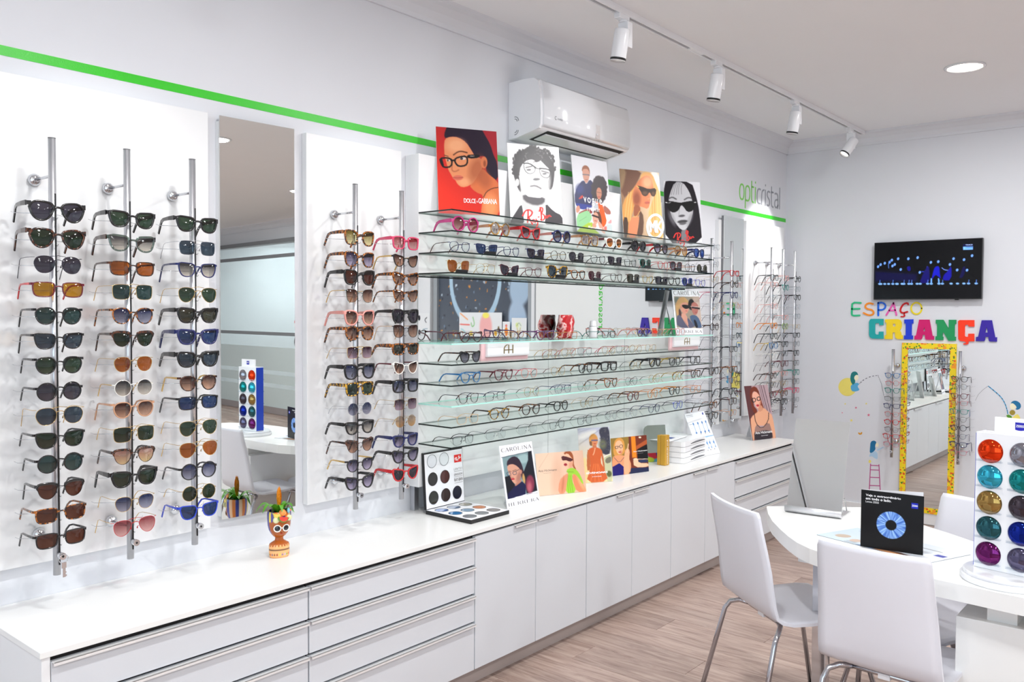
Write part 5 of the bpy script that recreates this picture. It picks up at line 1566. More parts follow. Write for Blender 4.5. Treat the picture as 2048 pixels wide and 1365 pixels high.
a.poly([(1310, 690), (1372, 620), (1440, 720), (1490, 830), (1560, 985), (1390, 975), (1330, 840)], (218, 132, 92), 8).ell(1460, 840, 30, 130, (240, 168, 120), .9, -.5, .8)
a.poly([(1203, 605), (1300, 565), (1385, 600), (1450, 690), (1505, 830), (1480, 850), (1405, 715), (1320, 660), (1296, 760), (1390, 985), (1195, 1010), (1222, 800), (1250, 685)], (150, 198, 58), 6)
for x in (1240, 1275, 1310):
    a.line([(x, 700), (x - 10, 860), (x + 10, 990)], 7, (96, 140, 30), 8, k=.8)
a.line([(1215, 640), (1330, 640)], 9, (110, 156, 40), 8)
a.poly([(1116, 380), (1180, 372), (1325, 418), (1325, 452), (1265, 470), (1200, 440), (1140, 455)], (74, 28, 34), 5).ell(1195, 517, 30, 22, (142, 24, 46), .3)
card('show_card', 'peach landscape card of woman in sunglasses and green scarf', 'show card', (2.333, -.26, .43, .202, .267, .204), CZ, a, G2, text=[words('Ana Hickmann', (732, 645), (1040, 582), M_INKG, bold=-.004), words('eyewear', (822, 672), (952, 652), M_INKG, spacing=1.3)])

a = Art(66, 100, [(52, 178), (668, 135), (112, 1258), (728, 1190)], (206, 202, 206))
a.grad((186, 188, 206), (228, 208, 160), (300, 180), (200, 1000)).poly([(60, 300), (400, 180), (420, 260), (80, 420)], (222, 218, 214), 60).poly([(100, 780), (240, 740), (260, 1250), (112, 1260)], (226, 200, 140), 30)
a.poly([(460, 220), (520, 145), (680, 130), (705, 660), (560, 690), (480, 560), (510, 380)], (58, 58, 72), 20).ell(540, 480, 70, 90, (104, 108, 82), .9).specks(lambda r: (r.uniform(480, 690), r.uniform(160, 600)), 40, (92, 92, 96), 8, 22, .6)
a.poly([(555, 730), (620, 685), (715, 655), (735, 1200), (600, 1200), (560, 950)], (190, 190, 152), 8).poly([(585, 760), (705, 700), (706, 830), (592, 856)], (116, 112, 96), 8).line([(560, 730), (640, 680), (720, 660)], 14, (236, 232, 224)).ell(660, 1050, 50, 60, (90, 96, 60), .4)
a.poly([(235, 590), (280, 600), (296, 760), (290, 1000), (222, 1000)], (184, 100, 58), 6).poly([(495, 575), (535, 620), (585, 985), (548, 960)], (184, 100, 58), 6)
a.poly([(250, 590), (335, 540), (430, 540), (515, 580), (525, 640), (488, 830), (560, 940), (650, 1200), (205, 1245), (300, 930), (290, 760)], (202, 94, 48), 8)
for x in (300, 380, 460, 520):
    a.line([(400 + (x - 400) * .4, 870), (x, 1200)], 12, (236, 130, 72), 16, k=.7)
a.ell(360, 400, 86, 122, (202, 142, 72), .2).poly([(275, 430), (330, 420), (330, 520), (290, 510)], (120, 84, 60), 10).ell(384, 440, 50, 80, (206, 132, 92), .2).line([(325, 408), (436, 402)], 24, (92, 92, 124), 8).ell(384, 470, 22, 10, (180, 60, 50)).poly([(340, 500), (420, 500), (420, 560), (340, 560)], (190, 110, 74), 8)
a.line([(390, 560), (370, 650), (350, 690)], 16, (240, 180, 140), 12)
card('show_card', 'portrait card of woman in orange dress beside vintage car', 'show card', (2.719, -.236, .484, .162, .187, .286), CZ, a, G2,
     text=[words('SEVENOAKS', (208, 1075), (630, 995), M_INKW, bold=.025, spacing=.95), words('EYEWEAR', (332, 1128), (508, 1092), M_INKW, bold=.01, spacing=1.2)])

a = Art(92, 72, [(688, 372), (1395, 305), (740, 1095), (1440, 1005)], (148, 118, 52))
a.poly([(1040, 330), (1410, 290), (1460, 1020), (1055, 1060)], (112, 44, 26), 10, 0).poly([(1085, 330), (1170, 325), (1200, 740), (1110, 745)], (228, 132, 30), 16, 0).poly([(1210, 570), (1420, 480), (1440, 765), (1220, 765)], (14, 12, 16), 8, 0).poly([(1185, 520), (1410, 385), (1412, 470), (1195, 590)], (172, 82, 40), 8, 0)
a.poly([(1125, 760), (1212, 740), (1240, 850), (1440, 845), (1440, 920), (1145, 932)], (226, 188, 154), 8).poly([(1065, 945), (1450, 925), (1450, 1020), (1060, 1060)], (30, 36, 72), 8, 0).poly([(1225, 780), (1440, 775), (1430, 835), (1235, 840)], (40, 50, 84), 8).line([(1130, 775), (1440, 765)], 10, (240, 226, 206)).ell(1264, 352, 26, 16, (255, 240, 210), .5)
a.poly([(748, 520), (775, 395), (870, 350), (942, 400), (968, 520), (965, 640), (900, 700), (790, 745), (740, 650)], (216, 152, 72), 8)
a.poly([(718, 745), (800, 690), (960, 700), (1050, 760), (1095, 880), (1065, 1060), (736, 1105)], (226, 152, 108), 8).poly([(730, 920), (860, 848), (948, 920), (945, 1080), (735, 1110)], (30, 20, 104), 6, 0).line([(760, 740), (860, 850), (965, 720)], 6, (30, 20, 70))
a.poly([(768, 480), (840, 395), (915, 440), (934, 560), (912, 655), (862, 686), (808, 640)], (238, 184, 146), 6).ell(890, 640, 30, 50, (200, 130, 96), .9, 0, .6)
for lp in ([(775, 530), (830, 515), (838, 560), (790, 575)], [(860, 505), (920, 490), (920, 545), (872, 560)]):
    a.line(lp, 9, (26, 24, 30), 5, closed=True)
a.line([(832, 530), (862, 520)], 8, (26, 24, 30)).ell(868, 633, 28, 12, (184, 60, 64), .3)
a.poly([(955, 630), (1010, 550), (1066, 600), (1050, 760), (1066, 1060), (940, 1075)], (232, 168, 128), 8).line([(1010, 640), (1035, 480)], 18, (240, 190, 150), 8)
card('show_card', 'landscape card of blonde woman in navy top at cafe', 'show card', (3.005, -.245, .288, .119, .263, .204), CZ, a, G2, text=[words('Ana Hickmann', (1130, 640), (1405, 585), M_INKW, bold=.01), words('eyewear', (1190, 668), (1330, 648), M_INKW)])

a = Art(56, 124, [(385, 265), (760, 240), (520, 1140), (903, 1095)], (176, 150, 156))
a.poly([(370, 250), (500, 250), (560, 700), (620, 1145), (500, 1160)], (92, 50, 52), 14, 0)
for x in (620, 650, 690):
    a.line([(x, 240), (x + 115, 680)], 9 if x > 640 else 5, (70, 54, 64), 6)
a.poly([(470, 340), (530, 258), (605, 300), (655, 480), (712, 650), (640, 600), (620, 420), (560, 340), (512, 370), (520, 560), (610, 665), (560, 730), (500, 600)], (112, 44, 24), 8)
a.poly([(490, 770), (610, 670), (690, 600), (790, 690), (842, 740), (915, 1100), (815, 1115), (800, 900), (560, 900), (552, 1145), (525, 1140), (492, 860)], (222, 162, 128), 8).poly([(600, 600), (660, 560), (700, 640), (620, 690)], (204, 142, 112), 8)
a.poly([(502, 400), (560, 338), (632, 410), (654, 520), (628, 612), (592, 628), (540, 520)], (232, 172, 148), 6).ell(640, 560, 18, 60, (196, 124, 100), .9, .2, .6)
a.poly([(560, 862), (670, 952), (782, 830), (832, 980), (845, 1110), (560, 1145)], (150, 116, 108), 6).poly([(545, 1000), (600, 1010), (700, 970), (835, 990), (850, 1120), (555, 1150)], (44, 36, 44), 20).line([(545, 700), (570, 862), (668, 955), (775, 830), (780, 690)], 10, (40, 26, 28), 5)
for lp in ([(503, 475), (560, 452), (572, 510), (522, 528)], [(585, 452), (636, 430), (646, 490), (602, 502)]):
    a.line(lp, 12, (22, 18, 22), 5, closed=True)
a.ell(602, 576, 22, 18, (176, 30, 52), .3)
card('show_card', 'tall portrait card of auburn woman standing alone near the corner', 'show card', (4.755, -.257, .286, .219, .25, .386), CZ, a, G2, text=[words('Ana Hickmann', (565, 1040), (832, 968), M_INKW, bold=.01), words('eyewear', (660, 1072), (772, 1045), M_INKW)])

a = Art(70, 94, [(520, 190), (1020, 190), (580, 945), (1100, 925)], (240, 240, 246))
a.poly([(558, 300), (1030, 298), (1078, 822), (600, 828)], (150, 138, 122), smooth=0).poly([(900, 300), (1030, 298), (1078, 822), (980, 820)], (186, 164, 152), 40, 0).poly([(560, 310), (660, 305), (600, 420), (570, 400)], (110, 120, 110), 20)
a.poly([(585, 430), (640, 330), (740, 298), (825, 370), (838, 425), (720, 432), (662, 480), (650, 720), (588, 560)], (196, 154, 102), 8).poly([(655, 445), (740, 388), (834, 412), (832, 520), (792, 592), (705, 585)], (204, 142, 122), 8).poly([(690, 580), (790, 590), (830, 815), (760, 760), (680, 640)], (206, 150, 130), 8).poly([(640, 480), (690, 560), (690, 640), (640, 700)], (74, 48, 50), 10)
a.poly([(695, 440), (770, 436), (865, 450), (855, 490), (770, 512), (715, 480)], (18, 14, 18), 5)
a.ell(878, 430, 58, 92, (24, 18, 22), .2).poly([(868, 430), (930, 378), (1012, 430), (1012, 530), (972, 612), (900, 585)], (168, 106, 96), 8).line([(900, 480), (1028, 494)], 30, (40, 28, 34), 6).line([(865, 462), (1028, 470)], 6, (226, 216, 206))
a.poly([(598, 640), (650, 600), (740, 700), (830, 815), (790, 640), (860, 700), (960, 828), (600, 828)], (86, 86, 108), 6).poly([(830, 640), (900, 600), (1000, 622), (1072, 760), (1080, 822), (950, 822)], (72, 92, 122), 6).poly([(915, 680), (965, 690), (1010, 822), (955, 822)], (22, 24, 34), 5).line([(700, 650), (760, 745), (826, 815)], 10, (206, 150, 130), 8)
a.line([(770, 540), (800, 542)], 10, (176, 70, 76)).line([(955, 560), (985, 562)], 9, (150, 60, 66))
card('show_card', 'white card of two people in sunglasses on fifth glass shelf', 'show card', (3.85, -.15, .40, .17, .214, .285), SHELF_Z[4] + .0035, a, G2, text=[didone('CAROLINA', (552, 275), (1022, 205), M_INKG), didone('HERRERA', (604, 918), (1078, 855), M_INKG)])

# lens chart leaning back against nothing but its own easel
a = Art(70, 96, [(1040, 165), (1440, 135), (1390, 1090), (1790, 1020)], (240, 242, 248))
for i, x in enumerate((1225, 1315, 1400, 1475)):
    y0, y1, x1 = 385 - i * 12, 595 - i * 12, x + 75
    a.line([(x, y0), ((x + x1) / 2, (y0 + y1) / 2), (x1, y1)], 8, (110, 156, 206), 5, 0).ell(x + 3, y0 + 10, 13, 28, (70, 124, 188), .6, -.35).ell(x1 - 3, y1 - 8, 15, 22, (60, 114, 182), .6, -.35)
    a.ell(x1 + 90, y1 + 15, 10, 10, (90, 94, 104), .6)
a.poly([(1460, 672), (1640, 640), (1652, 655), (1490, 690)], (120, 176, 220), smooth=0)
for i, x in enumerate((1505, 1560, 1640)):
    y0, y1 = 750 - i * 10, 930 - i * 14
    a.line([(x, y0), (x + 62, y1)], 7, (110, 156, 206), 5, 0).ell(x + 12, y0 + 60, 14, 30, (90, 140, 200), .6, -.35).ell(x + 50, y1 - 20, 9, 18, (90, 140, 200), .6, -.35).ell(x + 34, y1 + 32, 9, 9, (90, 94, 104), .6)
a.poly([(1395, 165), (1420, 162), (1430, 205), (1405, 208)], (40, 60, 160), smooth=0).line([(1080, 215), (1200, 200)], 9, (120, 124, 134)).line([(1090, 245), (1210, 232)], 7, (150, 152, 160)).line([(1150, 405), (1200, 400)], 9, (140, 146, 156)).line([(1180, 490), (1215, 486)], 8, (170, 174, 180))
card('lens_chart', 'leaning white card with blue lens diagrams behind the white trays', 'chart', (3.892, -.307, .101, .449, .222, .285), CZ, a, None)

# ------------------------------------------------------------------ things on the counter and the shelves
def ink_lathe(name, prof, colour, parent, mt, seg=48, sx=1.0, sy=1.0, sub=4, cap=True):
    """A turned body whose glaze colours come from colour(angle, z)."""
    pr = []
    for (r0, z0), (r1, z1) in zip(prof[:-1], prof[1:]):
        for k in range(sub):
            t = k / sub
            pr.append((r0 + (r1 - r0) * t, z0 + (z1 - z0) * t))
    pr.append(prof[-1])
    me = bpy.data.meshes.new(name)
    v, f, cl = [], [], []
    for r, z in pr:
        for k in range(seg):
            a_ = 2 * PI * k / seg
            v.append((r * math.cos(a_) * sx, r * math.sin(a_) * sy, z))
            cl += list(srgb(colour(a_, z))) + [1.0]
    for i in range(len(pr) - 1):
        for k in range(seg):
            k2 = (k + 1) % seg
            f.append((i * seg + k, i * seg + k2, (i + 1) * seg + k2, (i + 1) * seg + k))
    if cap:
        f.append(tuple(range(seg - 1, -1, -1)))
    me.from_pydata(v, [], f)
    me.polygons.foreach_set('use_smooth', [True] * len(f))
    at_ = me.color_attributes.new('ink', 'FLOAT_COLOR', 'POINT')
    at_.data.foreach_set('color', np.array(cl, np.float32))
    me.materials.append(mt)
    o = bpy.data.objects.new(name, me)
    COL.objects.link(o)
    o.parent = parent
    return o


M_GLAZE = printed('painted_glaze', .12, coat=.5)
# planter shaped as a head with turban, fruit and sunglasses; local front is -Y
pl = thing('head_planter', 'striped ceramic head planter with white sunglasses and green bromeliad', 'planter', (.916, -.183, ZC + .0004), math.radians(-20))


def glaze_base(a_, z):
    if z < .029:
        zz = abs(z - .012)
        k = (a_ * 24 / (2 * PI)) % 1.0
        if zz + abs(k - .5) * .011 < .0052:
            return [(150, 40, 30), (244, 206, 70), (118, 108, 160), (150, 170, 214), (96, 170, 60), (206, 52, 40), (92, 80, 120), (120, 60, 40)][int(a_ * 24 / (2 * PI)) % 8]
        return (244, 178, 116)
    if z < .031:
        return (60, 36, 30)
    if z < .044 + .0022 * (1 if int(a_ * 40 / (2 * PI)) % 2 else -1):
        return (244, 178, 116)
    return (178, 92, 36)


ink_lathe('bust', [(.033, 0), (.036, .004), (.037, .015), (.037, .034), (.037, .042), (.034, .050), (.024, .056), (.0155, .061), (.0145, .070), (.016, .076)], glaze_base, pl, M_GLAZE, 96, 1.0, .72)


def glaze_head(a_, z):
    fr = math.cos(a_ + PI / 2)           # 1 at the front
    if fr > .35 and z < .128 + .01 * fr or z < .084:
        return (178, 92, 36)
    return [(222, 122, 40), (238, 190, 150), (56, 60, 150), (240, 214, 90), (92, 84, 150), (226, 120, 40), (244, 206, 170), (40, 50, 140)][int((a_ * 20 / (2 * PI))) % 8]


ink_lathe('head', [(.016, .072), (.024, .079), (.031, .088), (.037, .10), (.041, .118), (.0425, .14), (.0425, .158), (.041, .168), (.037, .168), (.036, .155)], glaze_head, pl, M_GLAZE, 80, 1.0, .95, cap=False)
MB().lathe([(.0, .157), (.037, .157)], 24).build('soil', mat('potting_soil', (46, 34, 26), .9, noise=.4, scale=200), pl)
M_RIM = mat('glossy_white_glaze', (246, 244, 236), .12, noise=.01, coat=.5)
fy = -.0385
for s in (-1, 1):
    MB().tube([(s * .0155 + .0115 * math.cos(t), fy - .002 + abs(s * .0155 + .0115 * math.cos(t)) * .26, .1105 + .0115 * math.sin(t)) for t in [k * PI / 10 for k in range(20)]], .0022, 6, closed=True).build('sunglass_rim', M_RIM, pl)
    d = MB().lathe([(.0, .0022), (.007, .0016), (.0112, .0)], 20).build('sunglass_lens', mat('black_glaze', (18, 18, 26), .08, coat=.6), pl)
    d.rotation_euler = (PI / 2, 0, s * .30)
    d.location = (s * .0155, fy + .0028, .1105)
MB().tube([(-.005, fy - .002, .1125), (.005, fy - .002, .1125)], .0017, 6).build('sunglass_bridge', M_RIM, pl)
MB().lathe([(0, -.004), (.0028, -.003), (.0038, 0), (.0026, .004), (0, .007)], 12, c=(0, -.0365, .1)).build('nose', mat('brown_glaze', (178, 92, 36), .15, coat=.5), pl)
MB().lathe([(0, -.0022), (.0055, 0), (0, .0022)], 12, c=(0, -.0330, .0905), sy=.5).build('lips', mat('lip_glaze', (190, 46, 36), .15, coat=.5), pl)
# fruit on the turban
w = MB()
w.add([(.011 * 1.5 * math.cos(t), -.005, .012 * 1.3 * math.sin(t)) for t in [PI + k * PI / 14 for k in range(15)]] + [(.0165 * math.cos(t), .004, .0156 * math.sin(t)) for t in [PI + k * PI / 14 for k in range(15)]],
      [tuple(range(15)), tuple(range(29, 14, -1))] + [(i, i + 15, i + 16, i + 1) for i in range(14)] + [(14, 29, 15, 0)])
wm = w.build('watermelon_slice', mat('melon_flesh', (236, 72, 58), .2, coat=.4), pl, recalc=True)
wm.location = (.004, -.045, .152)
wm.rotation_euler = (-.15, .18, .1)
MB().tube([(.0168 * math.cos(t), -.0005, .0160 * math.sin(t)) for t in [PI + k * PI / 14 for k in range(15)]], .0038, 8).build('rind', mat('melon_rind', (94, 138, 40), .2, coat=.4), wm)
for i, (x, z) in enumerate([(-.006, -.004), (.0, -.006), (.006, -.004), (-.003, -.010), (.004, -.010)]):
    MB().lathe([(0, -.0009), (.0009, 0), (0, .0009)], 6, c=(x, -.0056, z)).build('seed', M_BLACK, wm)
fr_ = [('orange_fruit', (.002, -.040, .167), .013, (240, 150, 66), (1, 1)), ('melon_leaf', (-.020, -.038, .142), .012, (222, 222, 170), (1, .6)), ('melon_leaf', (.026, -.036, .146), .011, (222, 222, 170), (1, .6)), ('bird', (.024, -.036, .172), .008, (128, 196, 222), (.7, .9)), ('flower', (.031, -.037, .173), .004, (244, 130, 110), (1, .6))]
for nm, c0, r0, cl, (ax, ay) in fr_:
    MB().lathe([(r0 * math.sin(t), -r0 * math.cos(t) * (1.3 if nm == 'bird' else 1)) for t in [.001 + k * (PI - .002) / 8 for k in range(9)]], 14, sx=ax, sy=ay).build(nm, mat('glaze_%d_%d_%d' % cl, cl, .2, coat=.4), pl).location = c0
for k in range(3):
    MB().tube([(-.030 + k * .002, -.026, .166 - k * .004), (-.024, -.036, .160 - k * .004), (-.012, -.043, .160 - k * .004), (-.002, -.044, .166 - k * .003)], [.002, .0042, .0042, .002], 8).build('banana', mat('banana_glaze', (246, 214, 96), .2, coat=.4), pl)
# bromeliad
M_LEAF = mat('bromeliad_leaf', (78, 150, 24), .32, noise=.25, scale=40, coat=.2)
M_LEAF2 = mat('bromeliad_dark_leaf', (34, 104, 40), .35, noise=.25, scale=40, coat=.2)


def leaf(parent, az, length, rise, droop, wd, mt, base=(0, 0, .156)):
    n = 9
    v = []
    for i in range(n):
        t = i / (n - 1)
        r = .006 + length * t
        z = rise * math.sin(min(1.0, t * 1.25) * PI / 2) - droop * t ** 3
        hw = wd * (math.sin(PI * (t * .86 + .12)) ** .7)
        if i == n - 1:
            hw = .0004
        c0 = Vector((r * math.cos(az), r * math.sin(az), z)) + Vector(base)
        sd = Vector((-math.sin(az), math.cos(az), 0))
        for k in (-1, 0, 1):
            v.append(c0 + sd * hw * k + Vector((0, 0, abs(k) * hw * .35)))
    f = []
    for i in range(n - 1):
        for k in (0, 1):
            f.append((i * 3 + k, i * 3 + k + 1, i * 3 + k + 4, i * 3 + k + 3))
    return MB().add(v, f, True).build('leaf', mt, parent)


rg = random.Random(11)
for k in range(13):
    az = k * 2.399 + .4
    leaf(pl, az, rg.uniform(.045, .078), rg.uniform(.02, .055), rg.uniform(.01, .05), rg.uniform(.007, .011), M_LEAF)
for k in range(9):
    leaf(pl, k * 2.399, rg.uniform(.02, .034), rg.uniform(.008, .024), .004, .008, M_LEAF2)
b = MB()
for k in range(46):
    t = k / 45
    az, z, r = k * 2.399, .188 + .058 * t, .0085 * (math.sin(PI * (.15 + .8 * t)) ** .6)
    o_ = Vector((r * math.cos(az), r * math.sin(az), z))
    tip = Vector((r * 1.05 * math.cos(az), r * 1.05 * math.sin(az), z + .010))
    sd = Vector((-math.sin(az), math.cos(az), 0)) * .0042
    b.add([o_ * 1 - sd + Vector((-r * .5 * math.cos(az), -r * .5 * math.sin(az), -.004)), o_ + sd + Vector((-r * .5 * math.cos(az), -r * .5 * math.sin(az), -.004)), o_ + sd * .8, tip, o_ - sd * .8], [(0, 1, 2, 3, 4)])
b.lathe([(.003, .15), (.005, .19), (.007, .22), (.003, .246)], 8)
b.build('flower_spike', mat('flower_spike_orange', (226, 142, 20), .5, noise=.2, scale=60), pl)

# open presentation box of lens samples
lb = thing('lens_sample_box', 'open white lens sample box with black edges, on the counter', 'sample box', (1.717, -.115, ZC + .0003))
M_BOXW = mat('satin_white_card', (236, 236, 240), .4, noise=.01)


def lens_mat(n, c):
    return mat('sample_lens_' + n, c, .08, coat=.6, noise=.05)


def pocket(parent, fn, u, v, r, mt, deep=True):
    """round well with a dark wall and a lens disc at the bottom"""
    seg = 22
    ring = [(u + r * math.cos(2 * PI * k / seg), v + r * math.sin(2 * PI * k / seg)) for k in range(seg)]
    m1_ = MB()
    m1_.add([fn(u, v, .0008)] + [fn(u + (x - u) * .97, v + (y - v) * .97, .0006) for x, y in ring], [(0, 1 + k, 1 + (k + 1) % seg) for k in range(seg)], True)
    o = m1_.build('lens', mt, parent)
    m2_ = MB()
    m2_.add([fn(x, y, .0012) for x, y in ring] + [fn(u + (x - u) * 1.06, v + (y - v) * 1.06, .0012) for x, y in ring] + [fn(u + (x - u) * .97, v + (y - v) * .97, .0006) for x, y in ring],
            [(k, (k + 1) % seg, seg + (k + 1) % seg, seg + k) for k in range(seg)] + [(k, 2 * seg + k, 2 * seg + (k + 1) % seg, (k + 1) % seg) for k in range(seg)], True)
    m2_.build('well_rim', M_DARK if deep else M_GREY, o)
    return o


TW, TD = .247, .272
tray = MB().box(0, TW, -TD, 0, .0, .017, ch=.001).build('tray', M_BLACK, lb)
MB().box(.002, TW - .002, -TD + .002, -.002, .017, .0176).build('tray_face', M_BOXW, tray)
ftray = lambda u, v, d: (u * TW, -TD * (1 - v), .0171 + d)
cols = [[('mid_blue', (84, 124, 186)), ('steel', (120, 140, 170)), ('khaki', (150, 144, 120))], [('sea_blue', (62, 132, 190)), ('pale_blue', (124, 156, 182)), ('amber', (214, 126, 60))], [('grey', (112, 114, 122)), ('mid_grey', (126, 128, 132)), ('warm_grey', (136, 126, 124))]]
for i in range(3):
    for j in range(3):
        n_, c_ = cols[i][j]
        pocket(lb, lambda u, v, d: (u, v, .0171 + d), TW * (.19 + .31 * j), -TD * (.19 + .31 * i), .029, lens_mat(n_, c_))
lid = MB()
LH, LT = .248, .012
ll_ = .018
lid.add([(0, -.002, .018), (TW, -.002, .018), (TW, -.002 + ll_, .018 + LH), (0, -.002 + ll_, .018 + LH), (0, -.002 + LT, .018), (TW, -.002 + LT, .018), (TW, -.002 + ll_ + LT, .018 + LH), (0, -.002 + ll_ + LT, .018 + LH)],
        [(0, 1, 2, 3), (7, 6, 5, 4), (0, 4, 5, 1), (1, 5, 6, 2), (2, 6, 7, 3), (3, 7, 4, 0)])
lo = lid.build('lid', M_BLACK, lb)
flid = lambda u, v, d: (u, -.002 - d + v * ll_ / LH, .018 + v)
MB().add([flid(.004, .003, .0006), flid(TW - .002, .003, .0006), flid(TW - .002, LH - .006, .0006), flid(.004, LH - .006, .0006)], [(0, 1, 2, 3)]).build('lid_face', M_BOXW, lo)
fl2_ = lambda u, v, d: flid(u, v, d + .0003)
for u, v, n_, c_ in ((.20, .84, 'clear_one', (222, 224, 230)), (.51, .84, 'clear_two', (222, 226, 230)), (.20, .52, 'black_green', (14, 18, 14)), (.51, .52, 'dark_red', (70, 20, 12)), (.20, .19, 'deep_green', (14, 24, 14)), (.51, .19, 'deep_brown', (40, 18, 12)), (.81, .19, 'deep_navy', (18, 18, 40))):
    pocket(lo, fl2_, u * TW, v * LH, .0285, lens_mat(n_, c_), deep=not n_.startswith('clear'))
lr = MB().add([flid(.77 * TW, .74 * LH, .0016), flid(.96 * TW, .74 * LH, .0016), flid(.96 * TW, .88 * LH, .0016), flid(.77 * TW, .88 * LH, .0016)], [(0, 1, 2, 3)]).build('red_label', M_INKR, lo)
mb = MB()
for pts, sw in SCRIPT:
    P = chaikin(pts, 1, False)
    mb.ribbon([(p.x, p.y) for p in P], sw * 1.3, lambda a_, b_, d: flid((.78 + .17 * a_) * TW, (.755 + .085 * b_ + .02 * a_) * LH, .0018 + d), .0004)
mb.build('lettering', M_INKW, lr)
mb = MB()
put_text(mb, 'LENTES', flid, .75 * TW, .60 * LH, .97 * TW, .64 * LH, .0014, 0, 1.5)
put_text(mb, 'GRADUADAS', flid, .75 * TW, .50 * LH, .97 * TW, .54 * LH, .0014)
put_text(mb, 'RAY-BAN', flid, .75 * TW, .395 * LH, .97 * TW, .455 * LH, .0014, .008)
for vv in (.575, .475, .365):
    mb.add([flid(.75 * TW, vv * LH, .0014), flid(.97 * TW, vv * LH, .0014), flid(.97 * TW, (vv + .005) * LH, .0014), flid(.75 * TW, (vv + .005) * LH, .0014)], [(0, 1, 2, 3)])
mb.build('lettering', M_INKG, lo)

# small rounded counter mirror
cm = thing('counter_mirror', 'small grey-green counter mirror with rounded corner behind gold box', 'mirror', (3.50, -.150, ZC), -.5)
ro = [(.0, 0), (.15, 0), (.15, .215), (.03, .215), (.012, .207), (.003, .195), (0, .18)]
MB().poly(ro, lambda u, v, d: (u, .03 * v / .2 - d, v + .001), .004).build('mirror_plate', mat('sage_mirror', (168, 180, 170), .12, .75, noise=0), cm, recalc=True)
a = Art(40, 16, [(0, 0), (150, 0), (0, 50), (150, 50)], (60, 130, 150))
a.ell(60, 0, 45, 34, (176, 30, 50), .2).ell(96, 4, 22, 22, (44, 50, 140), .3).ell(20, 40, 40, 18, (170, 190, 50), .3).ell(110, 44, 50, 16, (70, 150, 170), .3)
a.build('painted_reflection', lambda u, v, d: (u * .15, .03 * v * .05 / .2 - d - .004, .001 + v * .052), M_PRINT, cm)  # what the mirror reflects, painted on as coloured patches
MB().box(.02, .13, .0, .07, 0, .003).build('foot', M_WHITE, cm)

# gold spectacle-case carton
gb = thing('gold_carton', 'slim gold upright carton lettered on its spine, beside white trays', 'box', (3.472, -.300, ZC))
M_GOLD = mat('gold_card', (208, 158, 54), .38, .35, noise=.04, scale=60)
MB().box(0, .047, .0, .032, .0005, .178, ch=.003).build('front_half', M_GOLD, gb)
MB().box(0.001, .046, .034, .056, .0005, .176, ch=.003).build('rear_half', M_GOLD, gb)
MB().box(.003, .044, .031, .035, .002, .174).build('inner_sleeve', mat('dark_gold', (140, 96, 30), .5), gb)
mb = MB()
put_text(mb, 'Ana Hickmann', lambda u, v, d: (.031 - v, -d, .178 - u), .026, 0, .168, .016, .0006, .004, 1.25)
mb.build('lettering', M_INKW, gb)

# stack of four white drawer trays with papers on top
for i in range(4):
    nm = ('lowest', 'second', 'third', 'topmost')[i]
    t = thing('letter_tray', '%s white tray of the stack of four on the counter' % nm, 'tray', (3.60, -.352, ZC + .0004 + i * .0325), .10, 'white trays on the counter')
    mb = MB()
    out = [(.0, .02), (.006, .006), (.02, 0), (.325, 0), (.338, .006), (.344, .02), (.344, .25), (0, .25)]
    mb.poly(out, lambda u, v, d: (u, v, .001 + d), .0305)
    mb.build('casing', M_WHITE, t, recalc=True)
    sc_ = [(.10 + .22 * k / 12, .012 + .0085 * math.sin(PI * min(1, (k / 12) * 1.0)) ** .8) for k in range(13)]
    MB().add([(u, -.0006, v) for u, v in sc_] + [(u, -.0006, .0118) for u, v in sc_], [(k, k + 13, k + 14, k + 1) for k in range(12)]).build('scoop_shade', mat('scoop_shade_grey', (128, 130, 136), .5), t)  # flat grey patch paints the shade inside the hollow grip
    MB().box(.10, .325, -.0012, .001, .0095, .0118).build('scoop_shadow', M_DARK, t)  # dark strip painted as the shadow along the grip
    MB().box(.0, .344, -.0003, .0003, .0005, .0012).build('joint', M_GREY, t)
pp = thing('paper_pile', 'loose white papers with a blue stamp on top of the white trays', 'paper', (3.585, -.30, ZC + .1318), .13)
for k in range(3):
    MB().box(-.03 + k * .006, .20 + k * .02, .02 - k * .004, .22, k * .0008, k * .0008 + .0006).build('sheet', M_PAPER, pp)
MB().box(.06, .13, .05, .10, .0024, .0026).build('blue_stamp', mat('blue_print', (66, 84, 150), .5), pp)

# AH display blocks on the sixth glass shelf
M_PINK = mat('pale_pink_acrylic', (246, 204, 208), .25, noise=.01)
for x0, w, lab in ((1.965, .335, 'pink and white brand block near the left end of the sixth shelf'), (3.66, .36, 'pink and white brand block near the right end of the sixth shelf')):
    t = thing('brand_block', lab, 'sign', (x0, -.215, SHELF_Z[5] + .0034))
    MB().box(0, w, 0, .012, 0, .083, ch=.001).build('pink_plate', M_PINK, t)
    MB().box(.028, w - .006, -.014, -.0005, .018, .0845, ch=.001).build('white_plate', M_PAPER, t)
    mb = MB()
    f_ = lambda u, v, d: (w * .52 + (u - .5) * .062, -.0145 - d, .031 + v * .040)
    mb.ribbon([(.0, .0), (.0, .6), (.1, .85), (.3, 1.0), (.52, 1.0), (.52, 0)], .10, f_, .001, round_=False)
    mb.ribbon([(.0, .42), (1.0, .42)], .10, f_, .001, round_=False)
    mb.ribbon([(1.0, 1.0), (1.0, 0)], .10, f_, .001, round_=False)
    mb.build('emblem', mat('brass_emblem', (150, 130, 84), .35, .5), t)

